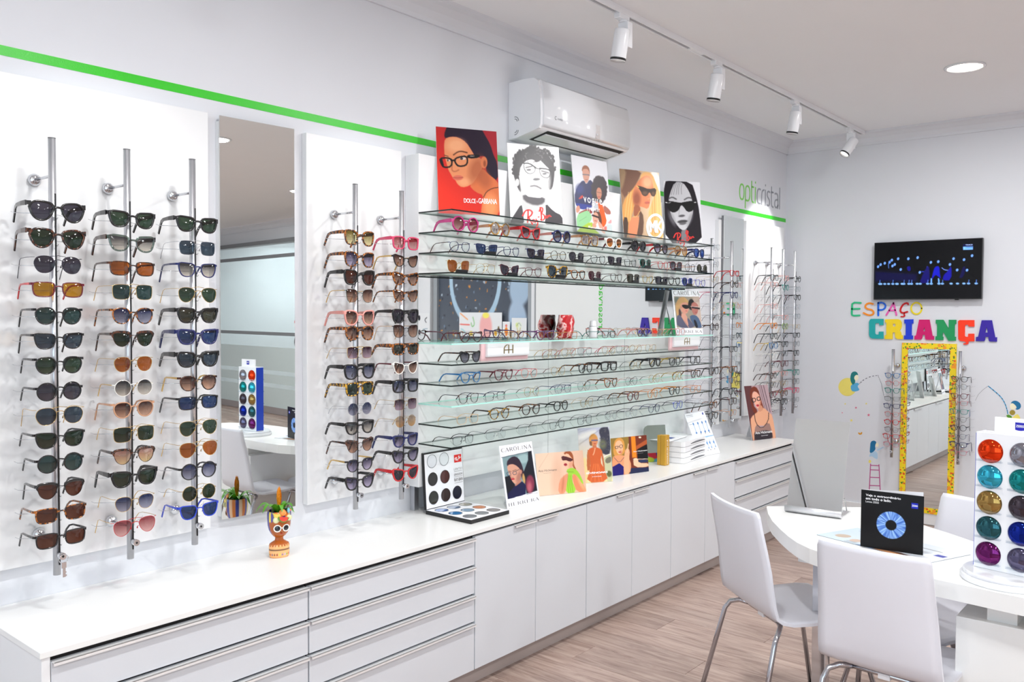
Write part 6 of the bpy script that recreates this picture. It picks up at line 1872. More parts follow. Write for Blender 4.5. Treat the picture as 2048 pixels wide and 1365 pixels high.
# red art-glass piece and white spray bottle on the mirrored shelf
rv = thing('art_glass_vase', 'lumpy red glass vase with white swirls on the mirrored shelf', 'vase', (2.70, -.142, SHELF_Z[4] + .0034))
mt, nt, bs = nodes_of('red_swirl_glass')
tc = nt.nodes.new('ShaderNodeTexCoord')
wv = nt.nodes.new('ShaderNodeTexWave')
wv.inputs['Scale'].default_value = 9
wv.inputs['Distortion'].default_value = 14
wv.inputs['Detail'].default_value = 3
wv.inputs['Detail Scale'].default_value = 1.2
rp = nt.nodes.new('ShaderNodeValToRGB')
rp.color_ramp.elements[0].position, rp.color_ramp.elements[0].color = .74, srgb((190, 14, 22)) + (1,)
rp.color_ramp.elements[1].position, rp.color_ramp.elements[1].color = .95, srgb((248, 190, 186)) + (1,)
nt.links.new(tc.outputs['Object'], wv.inputs['Vector'])
nt.links.new(wv.outputs['Fac'], rp.inputs[0])
nt.links.new(rp.outputs[0], bs.inputs['Base Color'])
bs.inputs['Roughness'].default_value = .12
bs.inputs['Coat Weight'].default_value = .6


def lumpy(cx, r, h, ph, nm):
    v, f = [], []
    seg, rows = 36, 16
    for j in range(rows):
        t = j / (rows - 1)
        for k in range(seg):
            a_ = 2 * PI * k / seg
            rr = r * (.80 + .26 * math.sin(PI * (.12 + .8 * t))) * (1 + .09 * math.sin(3 * a_ + 5 * t + ph) + .06 * math.sin(5 * a_ - 9 * t + ph) + .10 * (t < .35) * math.cos(4 * a_ + ph))
            v.append((cx + rr * math.cos(a_), rr * math.sin(a_) * .85, h * t))
    for j in range(rows - 1):
        for k in range(seg):
            k2 = (k + 1) % seg
            f.append((j * seg + k, j * seg + k2, (j + 1) * seg + k2, (j + 1) * seg + k))
    s_ = [True] * len(f)
    f += [tuple(range(seg - 1, -1, -1)), tuple((rows - 1) * seg + k for k in range(seg))]
    MB().add(v, f, s_ + [False, False]).build(nm, mt, rv)


lumpy(.0, .047, .122, .3, 'large_bulb')
bt = thing('spray_bottle', 'small white spray bottle right of the red vase', 'bottle', (2.905, -.175, SHELF_Z[4] + .0034))
MB().lathe([(.021, 0), (.022, .004), (.022, .052), (.019, .060)], 20).build('body', M_WHITE, bt)
MB().lathe([(.0195, .0605), (.0195, .066), (.017, .068), (.017, .086), (.012, .092), (.0, .093)], 20).build('cap', M_GLOSSWHITE, bt)

# lettering of the shop on the display wall
LC = {  # light monoline lower-case, x-height 1
    'o': (.86, [([(.43, 1), (.16, .92), (.04, .5), (.16, .08), (.43, 0), (.70, .08), (.82, .5), (.70, .92)], True)]),
    'p': (.86, [([(.06, -.46), (.06, .62), (.12, .9), (.42, 1), (.72, .88), (.82, .5), (.72, .1), (.42, 0), (.10, .04)], False)]),
    't': (.56, [([(.12, 1.34), (.12, .24), (.22, .02), (.48, 0)], False), ([(.12, 1.0), (.46, 1.0)], False)]),
    'i': (.24, [([(.10, 0), (.10, 1.0)], False), ([(.10, 1.32), (.10, 1.36)], False)]),
    'c': (.70, [([(.64, .97), (.40, 1), (.14, .9), (.04, .5), (.14, .1), (.40, 0), (.64, .03)], False)]),
    'r': (.52, [([(.06, 0), (.06, .62), (.16, .92), (.46, 1.0)], False)]),
    's': (.64, [([(.58, .95), (.34, 1.0), (.10, .92), (.08, .66), (.30, .53), (.54, .40), (.54, .12), (.32, 0), (.06, .05)], False)]),
    'a': (.80, [([(.10, .95), (.40, 1.0), (.62, .92), (.68, .68), (.68, 0)], False), ([(.68, .58), (.34, .56), (.10, .44), (.08, .14), (.28, 0), (.54, .05), (.68, .20)], False)]),
    'l': (.22, [([(.10, 0), (.10, 1.42)], False)]),
}


def monoline(s, fn, x0, x1, sc, w, mats, name, parent=None, d=.002, cut=4):
    tot = sum(LC[ch][0] for ch in s) + .10 * (len(s) - 1)
    k = (x1 - x0) / tot
    x = x0
    for i, ch in enumerate(s):
        mb = MB()
        for pts, cl in LC[ch][1]:
            P = chaikin(pts, 2, cl)
            mb.ribbon([(x + p.x * k, p.y * sc) for p in P], w, fn, d, closed=cl)
        mb.build('letter', mats[0 if i < cut else 1], parent)
        x += (LC[ch][0] + .10) * k


ws = thing('wall_sign', 'green and grey shop name lettering above the corner board', 'sign', (0, 0, 0))
monoline('opticristal', lambda u, v, d: (u, -d, 2.405 + v), 5.034, 5.785, .115, .0135, (mat('sign_green', (128, 206, 92), .4, noise=.01), mat('sign_grey', (150, 153, 160), .4, noise=.01)), 'letter', ws)

# ------------------------------------------------------------------ children's corner on the back wall
XB = ROOM_X1
tv = thing('television', 'black flat television showing blue dancers on the back wall', 'television', (XB - .055, -.718, 1.668))
TVW, TVH = .736, .432
ftv = lambda u, v, d: (-d, -u * TVW, v * TVH)
MB().box(0, .035, -TVW, 0, 0, TVH, ch=.003).build('housing', M_BLACK, tv)
MB().box(.034, .054, -TVW * .75, -TVW * .25, TVH * .2, TVH * .8).build('wall_mount', M_BLACK, tv)
a = Art(220, 124, [(252, 183), (1832, 108), (238, 992), (1805, 992)], (2, 2, 5))
a.poly([(250, 580), (900, 620), (900, 740), (250, 740)], (10, 8, 52), 60, 0)
for x, y in ((300, 520), (340, 490), (405, 470), (515, 425), (480, 455), (612, 405), (768, 405), (908, 388), (560, 488), (525, 510), (652, 562), (1104, 458), (1212, 448), (940, 605), (1432, 405), (1380, 490), (1482, 572), (1580, 420), (1692, 362), (1620, 575)):
    a.ell(x, y, 17, 22, (104, 150, 226), .5, .5)
a.line([(465, 540), (462, 470), (500, 430)], 12, (70, 110, 190), 10).line([(970, 594), (1040, 596), (1050, 520)], 12, (40, 60, 190), 8).line([(1265, 540), (1300, 570), (1370, 578)], 11, (110, 140, 226), 8)
a.poly([(1020, 560), (1075, 500), (1085, 600), (1085, 760), (930, 770), (980, 640)], (14, 10, 92), 20).poly([(1160, 520), (1230, 510), (1235, 640), (1250, 700), (1200, 660), (1170, 640), (1110, 720), (1130, 620)], (16, 20, 168), 10).poly([(1340, 600), (1405, 490), (1400, 725), (1270, 725), (1290, 640)], (14, 12, 140), 10).poly([(1520, 660), (1560, 520), (1610, 520), (1570, 690), (1500, 690)], (8, 6, 60), 20).poly([(740, 520), (800, 510), (806, 580), (760, 590)], (14, 12, 110), 10)
for x in (325, 345, 405, 465, 530, 588, 600, 672, 700, 775, 815, 900, 945, 1055, 1108, 1220, 1270, 1395, 1485, 1575, 1640, 1745):
    a.ell(x, 772, 24, 14, (120, 168, 228), .6)
    if x % 3:
        a.line([(x + 6, 720), (x, 765)], 11, (70, 110, 190), 10)
for x in (1110, 1215):
    a.line([(x, 700), (x + (6 if x > 1200 else -2), 775)], 20, (104, 156, 220), 8)
a.poly([(1568, 192), (1712, 190), (1710, 226), (1568, 228)], (10, 14, 60), smooth=0).poly([(1568, 230), (1706, 227), (1704, 272), (1568, 276)], (116, 176, 250), smooth=0)
a.build('screen', lambda u, v, d: ftv(.008 + u * .984, .012 + v * .976, d), printed('screen_glow', .2, emit=.9), tv, d=.0006)
mb = MB()
put_text(mb, 'TRACE', ftv, *(lambda p, q: (p[0], p[1], q[0], q[1]))(a.uv(1592, 221), a.uv(1690, 200)), depth=.0012, bold=.012)
mb.build('channel_name', mat('screen_white', (180, 200, 250), .4, noise=0, emit=.7), tv)
mb = MB()
put_text(mb, 'URBAN', ftv, *(lambda p, q: (p[0], p[1], q[0], q[1]))(a.uv(1588, 264), a.uv(1690, 240)), depth=.0012, bold=.006)
mb.build('channel_name', mat('screen_navy', (20, 60, 150), .4, noise=0, emit=.4), tv)
MB().box(-.004, .02, -TVW * .80, -TVW * .765, -.006, .001, ch=.002).build('sensor_foot', M_BLACK, tv)
MB().box(-.0015, .001, -TVW + .003, -.003, .002, .008).build('lower_bezel', M_BLACK, tv)


def dwall(x0, y0, sc):
    """drawing units of an enlarged view -> point on the back wall, d in front of it"""
    def fn(u, v, d):
        p = at(x0 + u / sc, y0 + v / sc, 0, XB)
        return (XB - .0004 - d, p.y, p.z)
    return fn


fE = dwall(1700, 580, 6.4)
ESP = [('E', 'green', (40, 190, 130), [([(140, 168), (32, 162), (28, 240), (24, 300), (30, 332), (125, 328)], 22), ([(28, 246), (125, 243)], 22)]),
       ('S', 'orange', (248, 146, 30), [([(295, 182), (250, 168), (205, 188), (196, 222), (222, 246), (280, 256), (308, 286), (294, 320), (238, 328), (176, 297)], 22)]),
       ('P', 'blue', (24, 104, 222), [([(364, 328), (364, 166)], 24), ([(366, 168), (420, 164), (456, 192), (455, 230), (420, 258), (372, 258)], 22)]),
       ('A', 'pink', (232, 96, 178), [([(468, 322), (560, 170)], 22), ([(560, 170), (596, 322)], 22), ([(505, 266), (582, 262)], 20)]),
       ('C with cedilla', 'red', (206, 20, 28), [([(746, 188), (740, 168), (692, 178), (652, 230), (645, 280), (680, 300), (736, 282)], 22), ([(700, 300), (692, 320), (706, 330), (690, 345), (656, 343)], 17)]),
       ('O', 'yellow', (236, 214, 30), [([(852 + 68 * math.cos(t), 238 + 74 * math.sin(t)) for t in [k * PI / 10 for k in range(21)]], 20)])]
for ch, cw, c_, st in ESP:
    mb = MB()
    for pts, w in st:
        P = chaikin(pts, 1, False)
        mb.ribbon([(p.x, p.y) for p in P], w, fE, .006)
    tag(mb.build('wall_letter', mat('letter_' + cw + '_round', c_, .4, noise=.02)), '%s rounded letter %s in the upper word below the television' % (cw, ch), 'letter', 'letters of the children corner sign')
CRI = [('first C', 'teal', (20, 166, 166), [(275, 372), (432, 372), (432, 452), (382, 455), (378, 428), (337, 428), (326, 442), (326, 558), (337, 572), (372, 572), (375, 535), (432, 535), (432, 628), (290, 625), (262, 610), (250, 580), (250, 410), (260, 385)], []),
       ('R', 'yellow', (244, 212, 30), [(455, 378), (620, 376), (652, 390), (666, 420), (666, 478), (655, 503), (640, 517), (658, 545), (663, 580), (680, 582), (680, 632), (612, 632), (585, 610), (580, 546), (549, 546), (549, 632), (448, 630), (450, 582), (470, 580), (472, 420), (455, 418)], [[(552, 434), (584, 434), (590, 468), (552, 471)]]),
       ('I', 'royal blue', (16, 56, 210), [(700, 380), (815, 378), (815, 432), (795, 432), (793, 585), (810, 585), (808, 635), (695, 635), (697, 585), (718, 585), (720, 432), (700, 432)], []),
       ('first A', 'magenta', (206, 0, 104), [(890, 382), (1022, 382), (1060, 590), (1080, 592), (1078, 640), (985, 640), (966, 625), (965, 577), (932, 577), (930, 612), (915, 637), (828, 637), (832, 588), (850, 585)], [[(955, 480), (942, 530), (968, 530)]]),
       ('N', 'green', (10, 148, 84), [(1103, 384), (1200, 384), (1268, 500), (1268, 384), (1365, 385), (1363, 435), (1345, 440), (1343, 600), (1360, 602), (1358, 652), (1265, 652), (1203, 545), (1190, 560), (1188, 600), (1200, 602), (1198, 645), (1098, 643), (1100, 595), (1118, 595), (1120, 435), (1103, 432)], []),
       ('C with cedilla', 'orange red', (250, 52, 6), [(1405, 388), (1595, 388), (1595, 472), (1545, 472), (1520, 470), (1518, 448), (1486, 448), (1475, 458), (1473, 588), (1485, 602), (1515, 602), (1518, 562), (1595, 562), (1595, 660), (1520, 660), (1520, 690), (1500, 702), (1455, 700), (1455, 686), (1488, 685), (1490, 672), (1468, 660), (1415, 655), (1390, 630), (1388, 404)], []),
       ('last A', 'dark blue', (46, 18, 156), [(1690, 390), (1820, 390), (1862, 608), (1886, 608), (1884, 664), (1790, 662), (1778, 645), (1775, 604), (1735, 604), (1733, 640), (1720, 658), (1614, 656), (1618, 605), (1645, 600)], [[(1752, 475), (1735, 548), (1768, 548)]])]
for ch, cw, c_, out, holes in CRI:
    tag(MB().poly(out, fE, .012, holes).build('wall_letter', mat('letter_' + cw, c_, .45, noise=.02), recalc=True), '%s block letter, the %s of the lower word below the television' % (cw, ch), 'letter', 'letters of the children corner sign')

# full-length children's mirror with a flowered yellow frame
km = thing('framed_mirror', 'long wall mirror in yellow flowered frame under the coloured letters', 'mirror', (XB, -1.106, .085))
mt, nt, bs = nodes_of('yellow_flowered_paper')
tc = nt.nodes.new('ShaderNodeTexCoord')
prev = None
base = nt.nodes.new('ShaderNodeRGB')
base.outputs[0].default_value = srgb((244, 214, 26)) + (1,)
prev = base.outputs[0]
for sc_, th_, col_ in ((24, .34, (244, 156, 40)), (33, .27, (230, 84, 30)), (37, .24, (70, 146, 40)), (44, .18, (24, 104, 50))):
    vo = nt.nodes.new('ShaderNodeTexVoronoi')
    vo.inputs['Scale'].default_value = sc_
    of = nt.nodes.new('ShaderNodeVectorMath')
    of.inputs[1].default_value = (sc_ * .37, sc_ * .11, sc_ * .23)
    nz = nt.nodes.new('ShaderNodeMath')
    nz.operation = 'LESS_THAN'
    nz.inputs[1].default_value = th_
    mx = nt.nodes.new('ShaderNodeMix')
    mx.data_type = 'RGBA'
    mx.inputs[7].default_value = srgb(col_) + (1,)
    nt.links.new(tc.outputs['Object'], of.inputs[0])
    nt.links.new(of.outputs[0], vo.inputs['Vector'])
    nt.links.new(vo.outputs['Distance'], nz.inputs[0])
    nt.links.new(nz.outputs[0], mx.inputs[0])
    nt.links.new(prev, mx.inputs[6])
    prev = mx.outputs[2]
nt.links.new(prev, bs.inputs['Base Color'])
bs.inputs['Roughness'].default_value = .45
KW, KH, KF = .371, 1.26, .041
for nm, y0, y1, z0, z1 in (('frame_stile', KW / 2 - KF, KW / 2, 0, KH), ('frame_stile', -KW / 2, -KW / 2 + KF, 0, KH), ('frame_rail', -KW / 2 + KF, KW / 2 - KF, 0, KF), ('frame_rail', -KW / 2 + KF, KW / 2 - KF, KH - KF, KH)):
    MB().box(-.022, -.001, y0, y1, z0, z1, ch=.0012).build(nm, mt, km)
MB().box(-.012, -.003, -KW / 2 + KF, KW / 2 - KF, KF, KH - KF).build('mirror_glass', M_MIRROR, km)

# two rods of children's spectacles
KID = [(-.888, [751, 766, 781, 797.5, 812, 829, 844, 860, 873, 889.5], ['azure:orange', 'red', 'teal', 'black', 'navy', 'red:rose', 'red', 'burg:gun', 'red', 'pink'], "children's rod left of the flowered mirror", 1787),
       (-1.34, [758, 773, 792, 806, 823, 839, 855.5, 873, 889, 905.5], ['black', 'black', 'burg', 'red:burg', 'teal:azure', 'black', 'gun', 'navy', 'navy', 'pink:burg'], "children's rod right of the flowered mirror", 1918)]
KX = XB - .12
for y, ys, cols_, rl, px in KID:
    zs = [at(px, v, 0, KX - .025).z for v in ys]
    rod(KX, y, -PI / 2, .49, 1.296, zs, rl, discs=(1.172, .60), wall=.1195)
    for k, (z, c_) in enumerate(zip(zs, cols_)):
        fr, tp = (c_.split(':') + [None])[:2]
        shp = ('panto', 'rect', 'round', 'rect', 'panto')[(k * 2) % 5]
        eyewear(shp, 'medium' if k % 2 == 0 else 'fine', fr, 'none', (KX - .025, y - .004, z - .004), -PI / 2 + random.uniform(-.08, .08), "%s child's spectacles, %s on the %s" % (CW[fr], ORD[k], rl), "children's spectacles", False, .86, tp, drop_to=round(.03 + .014 * (k % 3), 4))

# wall stickers
fD = dwall(1640, 700, 4.2656)
fR = dwall(1960, 740, 9.75)


def blob(mb, fn, pts, mi, d=.0006, smooth=1):
    P = chaikin(pts, smooth) if smooth else [Vector(p) for p in pts]
    mb.poly([(p.x, p.y) for p in P], fn, d, mi=mi)


def circle(cx, cy, rx, ry=None, n=20):
    ry = ry or rx
    return [(cx + rx * math.cos(2 * PI * k / n), cy + ry * math.sin(2 * PI * k / n)) for k in range(n)]


ST = lambda n_, c_: mat('sticker_' + n_, c_, .5, noise=.03)
S_YEL, S_TEAL, S_CREAM, S_BLUE, S_DARK = ST('moon_yellow', (238, 222, 110)), ST('teal', (20, 122, 122)), ST('cream', (246, 238, 206)), ST('sky_blue', (84, 170, 214)), ST('dark', (50, 52, 62))
S_PALE, S_PINK, S_MAG, S_OR, S_DBLUE, S_OLIVE, S_GREEN = ST('pale_blue', (178, 210, 234)), ST('pink', (226, 110, 140)), ST('magenta', (186, 70, 136)), ST('orange', (226, 160, 50)), ST('petrol', (20, 112, 160)), ST('olive', (160, 140, 50)), ST('green', (86, 150, 40))
t = thing('wall_sticker', 'wall sticker of child fishing from a yellow moon, left of mirror', 'sticker', (0, 0, 0), 0, 'wall stickers')
for nm, mt_, pts, d in (('moon', S_YEL, circle(235, 318, 78), .0004), ('dress', S_BLUE, [(262, 300), (312, 278), (338, 292), (318, 312), (342, 346), (288, 360), (264, 344)], .0008), ('face', S_CREAM, circle(305, 238, 24, 27), .0008), ('hair', S_TEAL, [(258, 235), (270, 190), (310, 183), (330, 218), (308, 212), (288, 238), (306, 272), (282, 304), (262, 272)], .0012)):
    mb = MB()
    blob(mb, fD, pts, 0, d, 0 if nm in ('moon', 'face') else 1)
    mb.build(nm, mt_, t)
mb = MB()
P = chaikin([(338, 288), (380, 250), (440, 226), (495, 218)], 2, False)
for i in range(0, len(P) - 1, 2):
    mb.ribbon([tuple(P[i]), tuple(P[i + 1])], 5, fD, .0008, round_=False)
mb.ribbon([(495, 218), (524, 290), (545, 392)], 2.2, fD, .0006, round_=False)
mb.build('fishing_rod', S_DARK, t)
for x, y, r, c_, cw in ((215, 462, 9, S_YEL, 'yellow star sticker at the upper left below the moon'), (395, 460, 10, S_YEL, 'yellow star sticker at the upper right below the moon'), (268, 603, 14, S_YEL, 'larger yellow star sticker, lowest of the stars'),
                    (307, 495, 11, S_PINK, 'pink star sticker in the middle below the moon'), (415, 557, 14, S_PINK, 'larger pink star sticker nearest the left rod'), (190, 538, 7, S_PINK, 'smallest pink star sticker, farthest left')):
    mb = MB()
    blob(mb, fD, [(x + r * (1 if k % 2 == 0 else .45) * math.sin(k * PI / 5), y - r * (1 if k % 2 == 0 else .45) * math.cos(k * PI / 5)) for k in range(10)], 0, .0005, 0)
    tag(mb.build('star_sticker', c_), cw, 'sticker', 'wall stickers')
mb = MB()
blob(mb, fD, [(322, 706), (336, 706), (344, 716), (352, 702), (362, 704), (358, 720), (346, 726), (334, 724)], 0, .0005)
tag(mb.build('butterfly_sticker', S_OR), 'small orange butterfly wall sticker above the climbing child', 'sticker', 'wall stickers')
t = thing('wall_sticker', 'wall sticker of blue-haired child reaching out above magenta ladder', 'sticker', (0, 0, 0), 0, 'wall stickers')
for nm, mt_, pts, d in (('dress', S_PALE, [(440, 862), (490, 870), (494, 935), (470, 930), (442, 905), (415, 918)], .0006), ('arm', S_PALE, [(486, 850), (546, 826), (548, 832), (490, 866)], .0006), ('face', S_CREAM, circle(487, 812, 13, 18), .0008), ('hair', S_DBLUE, [(428, 830), (432, 785), (460, 773), (484, 788), (468, 820), (476, 850), (448, 878), (424, 882)], .0012), ('foot', S_YEL, [(412, 962), (420, 935), (440, 950), (430, 968)], .0006)):
    mb = MB()
    blob(mb, fD, pts, 0, d, 0 if nm == 'face' else 1)
    mb.build(nm, mt_, t)
t = thing('ladder_sticker', 'magenta ladder wall sticker below the climbing child', 'sticker', (0, 0, 0), 0, 'wall stickers')
mb = MB()
for a_, b_ in (((432, 972), (414, 1330)), ((503, 978), (520, 1330))):
    mb.ribbon([a_, b_], 7, fD, .0006, round_=False)
mb.build('rails', S_MAG, t)
mb = MB()
for y in (988, 1026, 1090, 1160, 1232, 1300):
    mb.ribbon([(431 - (y - 980) * .05, y - 2), (504 + (y - 980) * .05, y + 2)], 7, fD, .0005, round_=False)
mb.build('rungs', S_MAG, t)
t = thing('wall_sticker', 'wall sticker of boy fishing from a yellow dune, right of mirror', 'sticker', (0, 0, 0), 0, 'wall stickers')
for nm, mt_, pts, d in (('dune', S_YEL, [(430, 1060), (480, 920), (620, 945), (720, 855), (770, 900), (800, 990), (870, 1012), (1400, 1040), (1400, 1100), (430, 1100)], .0004), ('shorts', S_GREEN, [(498, 895), (562, 868), (636, 920), (592, 972)], .0008), ('shirt', S_OLIVE, circle(632, 835, 56, 50), .0008), ('face', S_CREAM, circle(646, 715, 62, 66), .001), ('hair', S_DBLUE, [(592, 660), (640, 606), (720, 604), (794, 660), (800, 740), (742, 784), (690, 772), (722, 740), (690, 690), (636, 648)], .0014)):
    mb = MB()
    blob(mb, fR, pts, 0, d, 0 if nm in ('face', 'shirt') else 1)
    mb.build(nm, mt_, t)
P = chaikin([(160, 318), (300, 430), (420, 540), (490, 660), (532, 790), (542, 865)], 2, False)
mb = MB()
mb.ribbon([tuple(p) for p in P], 20, fR, .0006, round_=False)
mb.build('fishing_rod', S_BLUE, t)
mb = MB()
for i in range(0, len(P) - 1, 2):
    mb.ribbon([tuple(P[i]), tuple(P[i].lerp(P[i + 1], .7))], 13, fR, .0009, round_=False)
mb.ribbon([(160, 318), (60, 390), (-30, 480), (-90, 600)], 4, fR, .0006, round_=False)
mb.build('rod_marks', S_DARK, t)

# ------------------------------------------------------------------ consultation table and what stands on it
TZ = .745
tbl = thing('consultation_table', 'thick white curved consultation table at the right edge', 'table', (2.2, -2.1, 0))
out = [(2.526, -1.327), (2.40, -1.388), (2.292, -1.452), (2.185, -1.53), (2.11, -1.59), (2.05, -1.645), (2.0, -1.71), (1.962, -1.79), (1.938, -1.9), (1.922, -2.05), (1.910, -2.20), (1.895, -2.36), (1.885, -2.55), (1.90, -2.75), (1.96, -2.92), (2.08, -3.02), (2.22, -2.98), (2.33, -2.80), (2.385, -2.55), (2.42, -2.3), (2.481, -2.112), (2.544, -2.026), (2.61, -1.925), (2.69, -1.82), (2.755, -1.74), (2.785, -1.68), (2.775, -1.64), (2.741, -1.595), (2.592, -1.40)]
MB().poly(out, lambda u, v, d: (u - 2.2, v + 2.1, TZ - .052 + d), .052).build('tabletop', M_TOP, tbl, recalc=True)
MB().box(-.225, .10, -.80, -.075, .0, .628, ch=.002).build('pedestal', M_TOP, tbl)
MB().box(-.20, .03, -.235, -.155, .628, TZ - .0522).build('spacer', M_TOP, tbl)
MB().box(-.02, .12, .40, .50, .64, TZ - .0522).build('bracket', M_TOP, tbl)
MB().box(.02, .07, .41, .46, .0, .64, ch=.002).build('chrome_leg', M_STEEL, tbl)
MB().box(.0, .09, .39, .48, .0, .008, ch=.002).build('foot_plate', M_STEEL, tbl)

# printed mat
q = [at(x, y, 2, TZ + .001) for x, y in ((1632, 1070), (1715, 1056.5), (1943.5, 1110), (1857, 1127))]
mt_ = thing('desk_mat', 'pale printed desk mat lying under the black booklet', 'mat', (q[0].x, q[0].y, TZ + .0002))
e1, e2 = q[3] - q[0], q[1] - q[0]
e1 = (q[3] - q[0] + q[2] - q[1]) / 2
fm = lambda u, v, d: tuple(e1 * u + e2 * v + Vector((0, 0, .0008 + d)))
mb = MB()
mb.poly([(.0, .02), (.01, 0), (.99, 0), (1, .02), (1, .98), (.99, 1), (.01, 1), (0, .98)], lambda u, v, d: tuple(e1 * u + e2 * v + Vector((0, 0, d))), .0012)
mb.build('mat_sheet', mat('mat_edge', (150, 160, 170), .4), mt_, recalc=True)
a = Art(120, 60, [(0, 0), (430, 0), (0, 215), (430, 215)], (196, 208, 216))
a.grad((190, 206, 218), (222, 226, 230), (0, 100), (430, 100)).ell(60, 150, 26, 26, (186, 168, 150), .1).ell(128, 168, 22, 22, (200, 176, 160), .1)
a.poly([(200, 215), (240, 185), (330, 180), (372, 215)], (84, 56, 44), 10).poly([(220, 215), (260, 196), (318, 194), (338, 215)], (230, 164, 110), 12).poly([(150, 215), (190, 196), (230, 208), (226, 215)], (60, 96, 150), 10)
for i in range(5):
    a.line([(230, 110 + i * 11), (300 - i * 6, 112 + i * 11)], 2.2, (130, 138, 146), 3)
    a.line([(110, 188 + i * 5), (150, 190 + i * 5)], 1.8, (130, 138, 146), 3)
a.line([(250, 60), (370, 62)], 5, (70, 76, 84), 3).poly([(380, 96), (414, 96), (414, 122), (380, 122)], (60, 66, 160), smooth=0).line([(40, 40), (120, 42)], 3, (140, 150, 160), 3)
a.build('print', lambda u, v, d: fm(u, v, d), M_PRINT, mt_, d=.0008)
# booklet with the iris
bk = thing('booklet', 'black folded booklet with blue iris standing on the desk mat', 'booklet', (2.141, -1.834, TZ + .0026), -1.472)
BW = .198
cov = lambda u, v, d: (u * BW, -d, v * BW)
MB().box(0, BW, 0, .0012, 0, BW).build('front_cover', M_BLACK, bk)
bc = MB().box(0, BW, 0, .0012, 0, BW).build('back_cover', M_PAPER, bk)
bc.rotation_euler = (0, 0, .36)
bc.location = (0, .0016, 0)
a = Art(150, 150, [(0, 0), (1000, 0), (0, 1000), (1000, 1000)], (4, 4, 7))
dx, dy = a.X - 492, a.Y - 560
r_ = np.sqrt(dx ** 2 + dy ** 2) / 240.0
th_ = np.arctan2(dy, dx)
f1 = np.zeros_like(th_)
rs = np.random.RandomState(5)
for k in range(26):
    n_ = rs.randint(5, 60)
    f1 += np.sin(n_ * th_ + rs.uniform(0, 6.28) + r_ * rs.uniform(-7, 7)) / (1 + n_ * .03)
f1 = np.clip(f1 / 7 + .5, 0, 1)[..., None]
iris = (np.array([52, 96, 186.]) * (1 - f1) + np.array([168, 206, 248.]) * f1) * np.clip(1.15 - .35 * np.abs(r_ - .62)[..., None], 0, 1)
mk = np.clip((1.0 - r_) * 22, 0, 1) * np.clip((r_ - .345) * 22, 0, 1)
a.C = a.C * (1 - mk[..., None]) + iris * mk[..., None]
a.poly([(806, 130), (912, 130), (912, 226), (806, 226)], (28, 42, 176), smooth=0)
a.build('print', cov, printed('gloss_print', .35), bk, d=.0005)
mb = MB()
put_text(mb, 'Veja o extraordinário', cov, .075, .885, .64, .935, .001, .02)
put_text(mb, 'em todo o lado.', cov, .075, .835, .49, .880, .001, .02)
put_text(mb, 'Lentes ZEISS', cov, .075, .785, .29, .818, .001)
put_text(mb, 'ZEISS', cov, .815, .808, .905, .838, .001, .02)
mb.build('lettering', M_INKW, bk)

# mirror on a bent metal foot
tm = thing('table_mirror', 'tilted rectangular table mirror on folded aluminium foot', 'mirror', (2.481, -1.428, TZ + .0003), -1.466)
MW, MH, ML = .215, .372, .315
sl, cl = math.sin(ML), math.cos(ML)
pm = lambda u, v, d: (u * MW, .012 + v * MH * sl - d * cl, .016 + v * MH * cl + d * sl)
mb = MB()
q1 = [pm(0, 0, .0), pm(1, 0, .0), pm(1, 1, .0), pm(0, 1, .0)]
q2 = [pm(0, 0, -.004), pm(1, 0, -.004), pm(1, 1, -.004), pm(0, 1, -.004)]
mb.add(q1 + q2, [(0, 1, 2, 3), (7, 6, 5, 4), (0, 4, 5, 1), (1, 5, 6, 2), (2, 6, 7, 3), (3, 7, 4, 0)])
mb.build('mirror_plate', M_MIRROR, tm)
# folded foot: a plate bent up into a J around the lower edge
prof = [(.15, .0), (.02, .0), (.0, .001), (-.008, .006), (-.011, .014), (-.010, .024), (-.006, .030), (-.003, .028), (-.006, .022), (-.006, .014), (-.003, .008), (.004, .005), (.02, .004), (.15, .003)]
mb = MB()
n = len(prof)
mb.add([(x, y, z) for x in (-.003, MW + .003) for y, z in prof], [(i, (i + 1) % n, n + (i + 1) % n, n + i) for i in range(n)] + [tuple(range(n)), tuple(range(2 * n - 1, n - 1, -1))], [True] * n + [False, False])
mb.build('folded_foot', mat('satin_aluminium', (222, 223, 226), .3, .6, noise=.03), tm, recalc=True)
for x in (.01, MW - .01):
    MB().tube([(x, .06, .004), (x, .075, .06), (x, .105, .062), (x, .145, .005)], .0022, 6).build('wire_prop', M_STEEL, tm)

# revolving stand of mirrored lenses
ls = thing('lens_stand', 'white revolving counter stand of coloured mirrored lenses', 'display stand', (2.045, -2.300, TZ + .0003), -1.766)
MB().lathe([(.128, 0), (.130, .003), (.130, .015), (.127, .018)], 56).build('turntable', M_GLOSSWHITE, ls)
MB().lathe([(.122, .0182), (.122, .028), (.119, .030)], 56).build('upper_disc', M_GLOSSWHITE, ls)
BX, BT, Z0, BHt = .088, .030, .0302, .418
MB().box(-BX, BX, -BT, BT, Z0, Z0 + BHt, ch=.0015).build('body', M_GLOSSWHITE, ls)
MB().box(-BX - .0015, -BX - .0002, -BT + .002, BT - .002, Z0 + .004, Z0 + BHt - .004).build('blue_side', mat('royal_blue_side', (20, 64, 190), .3), ls)
hd = MB().box(-.046, .09, -.004, .004, Z0 + BHt, Z0 + BHt + .047).build('header', M_PAPER, ls)
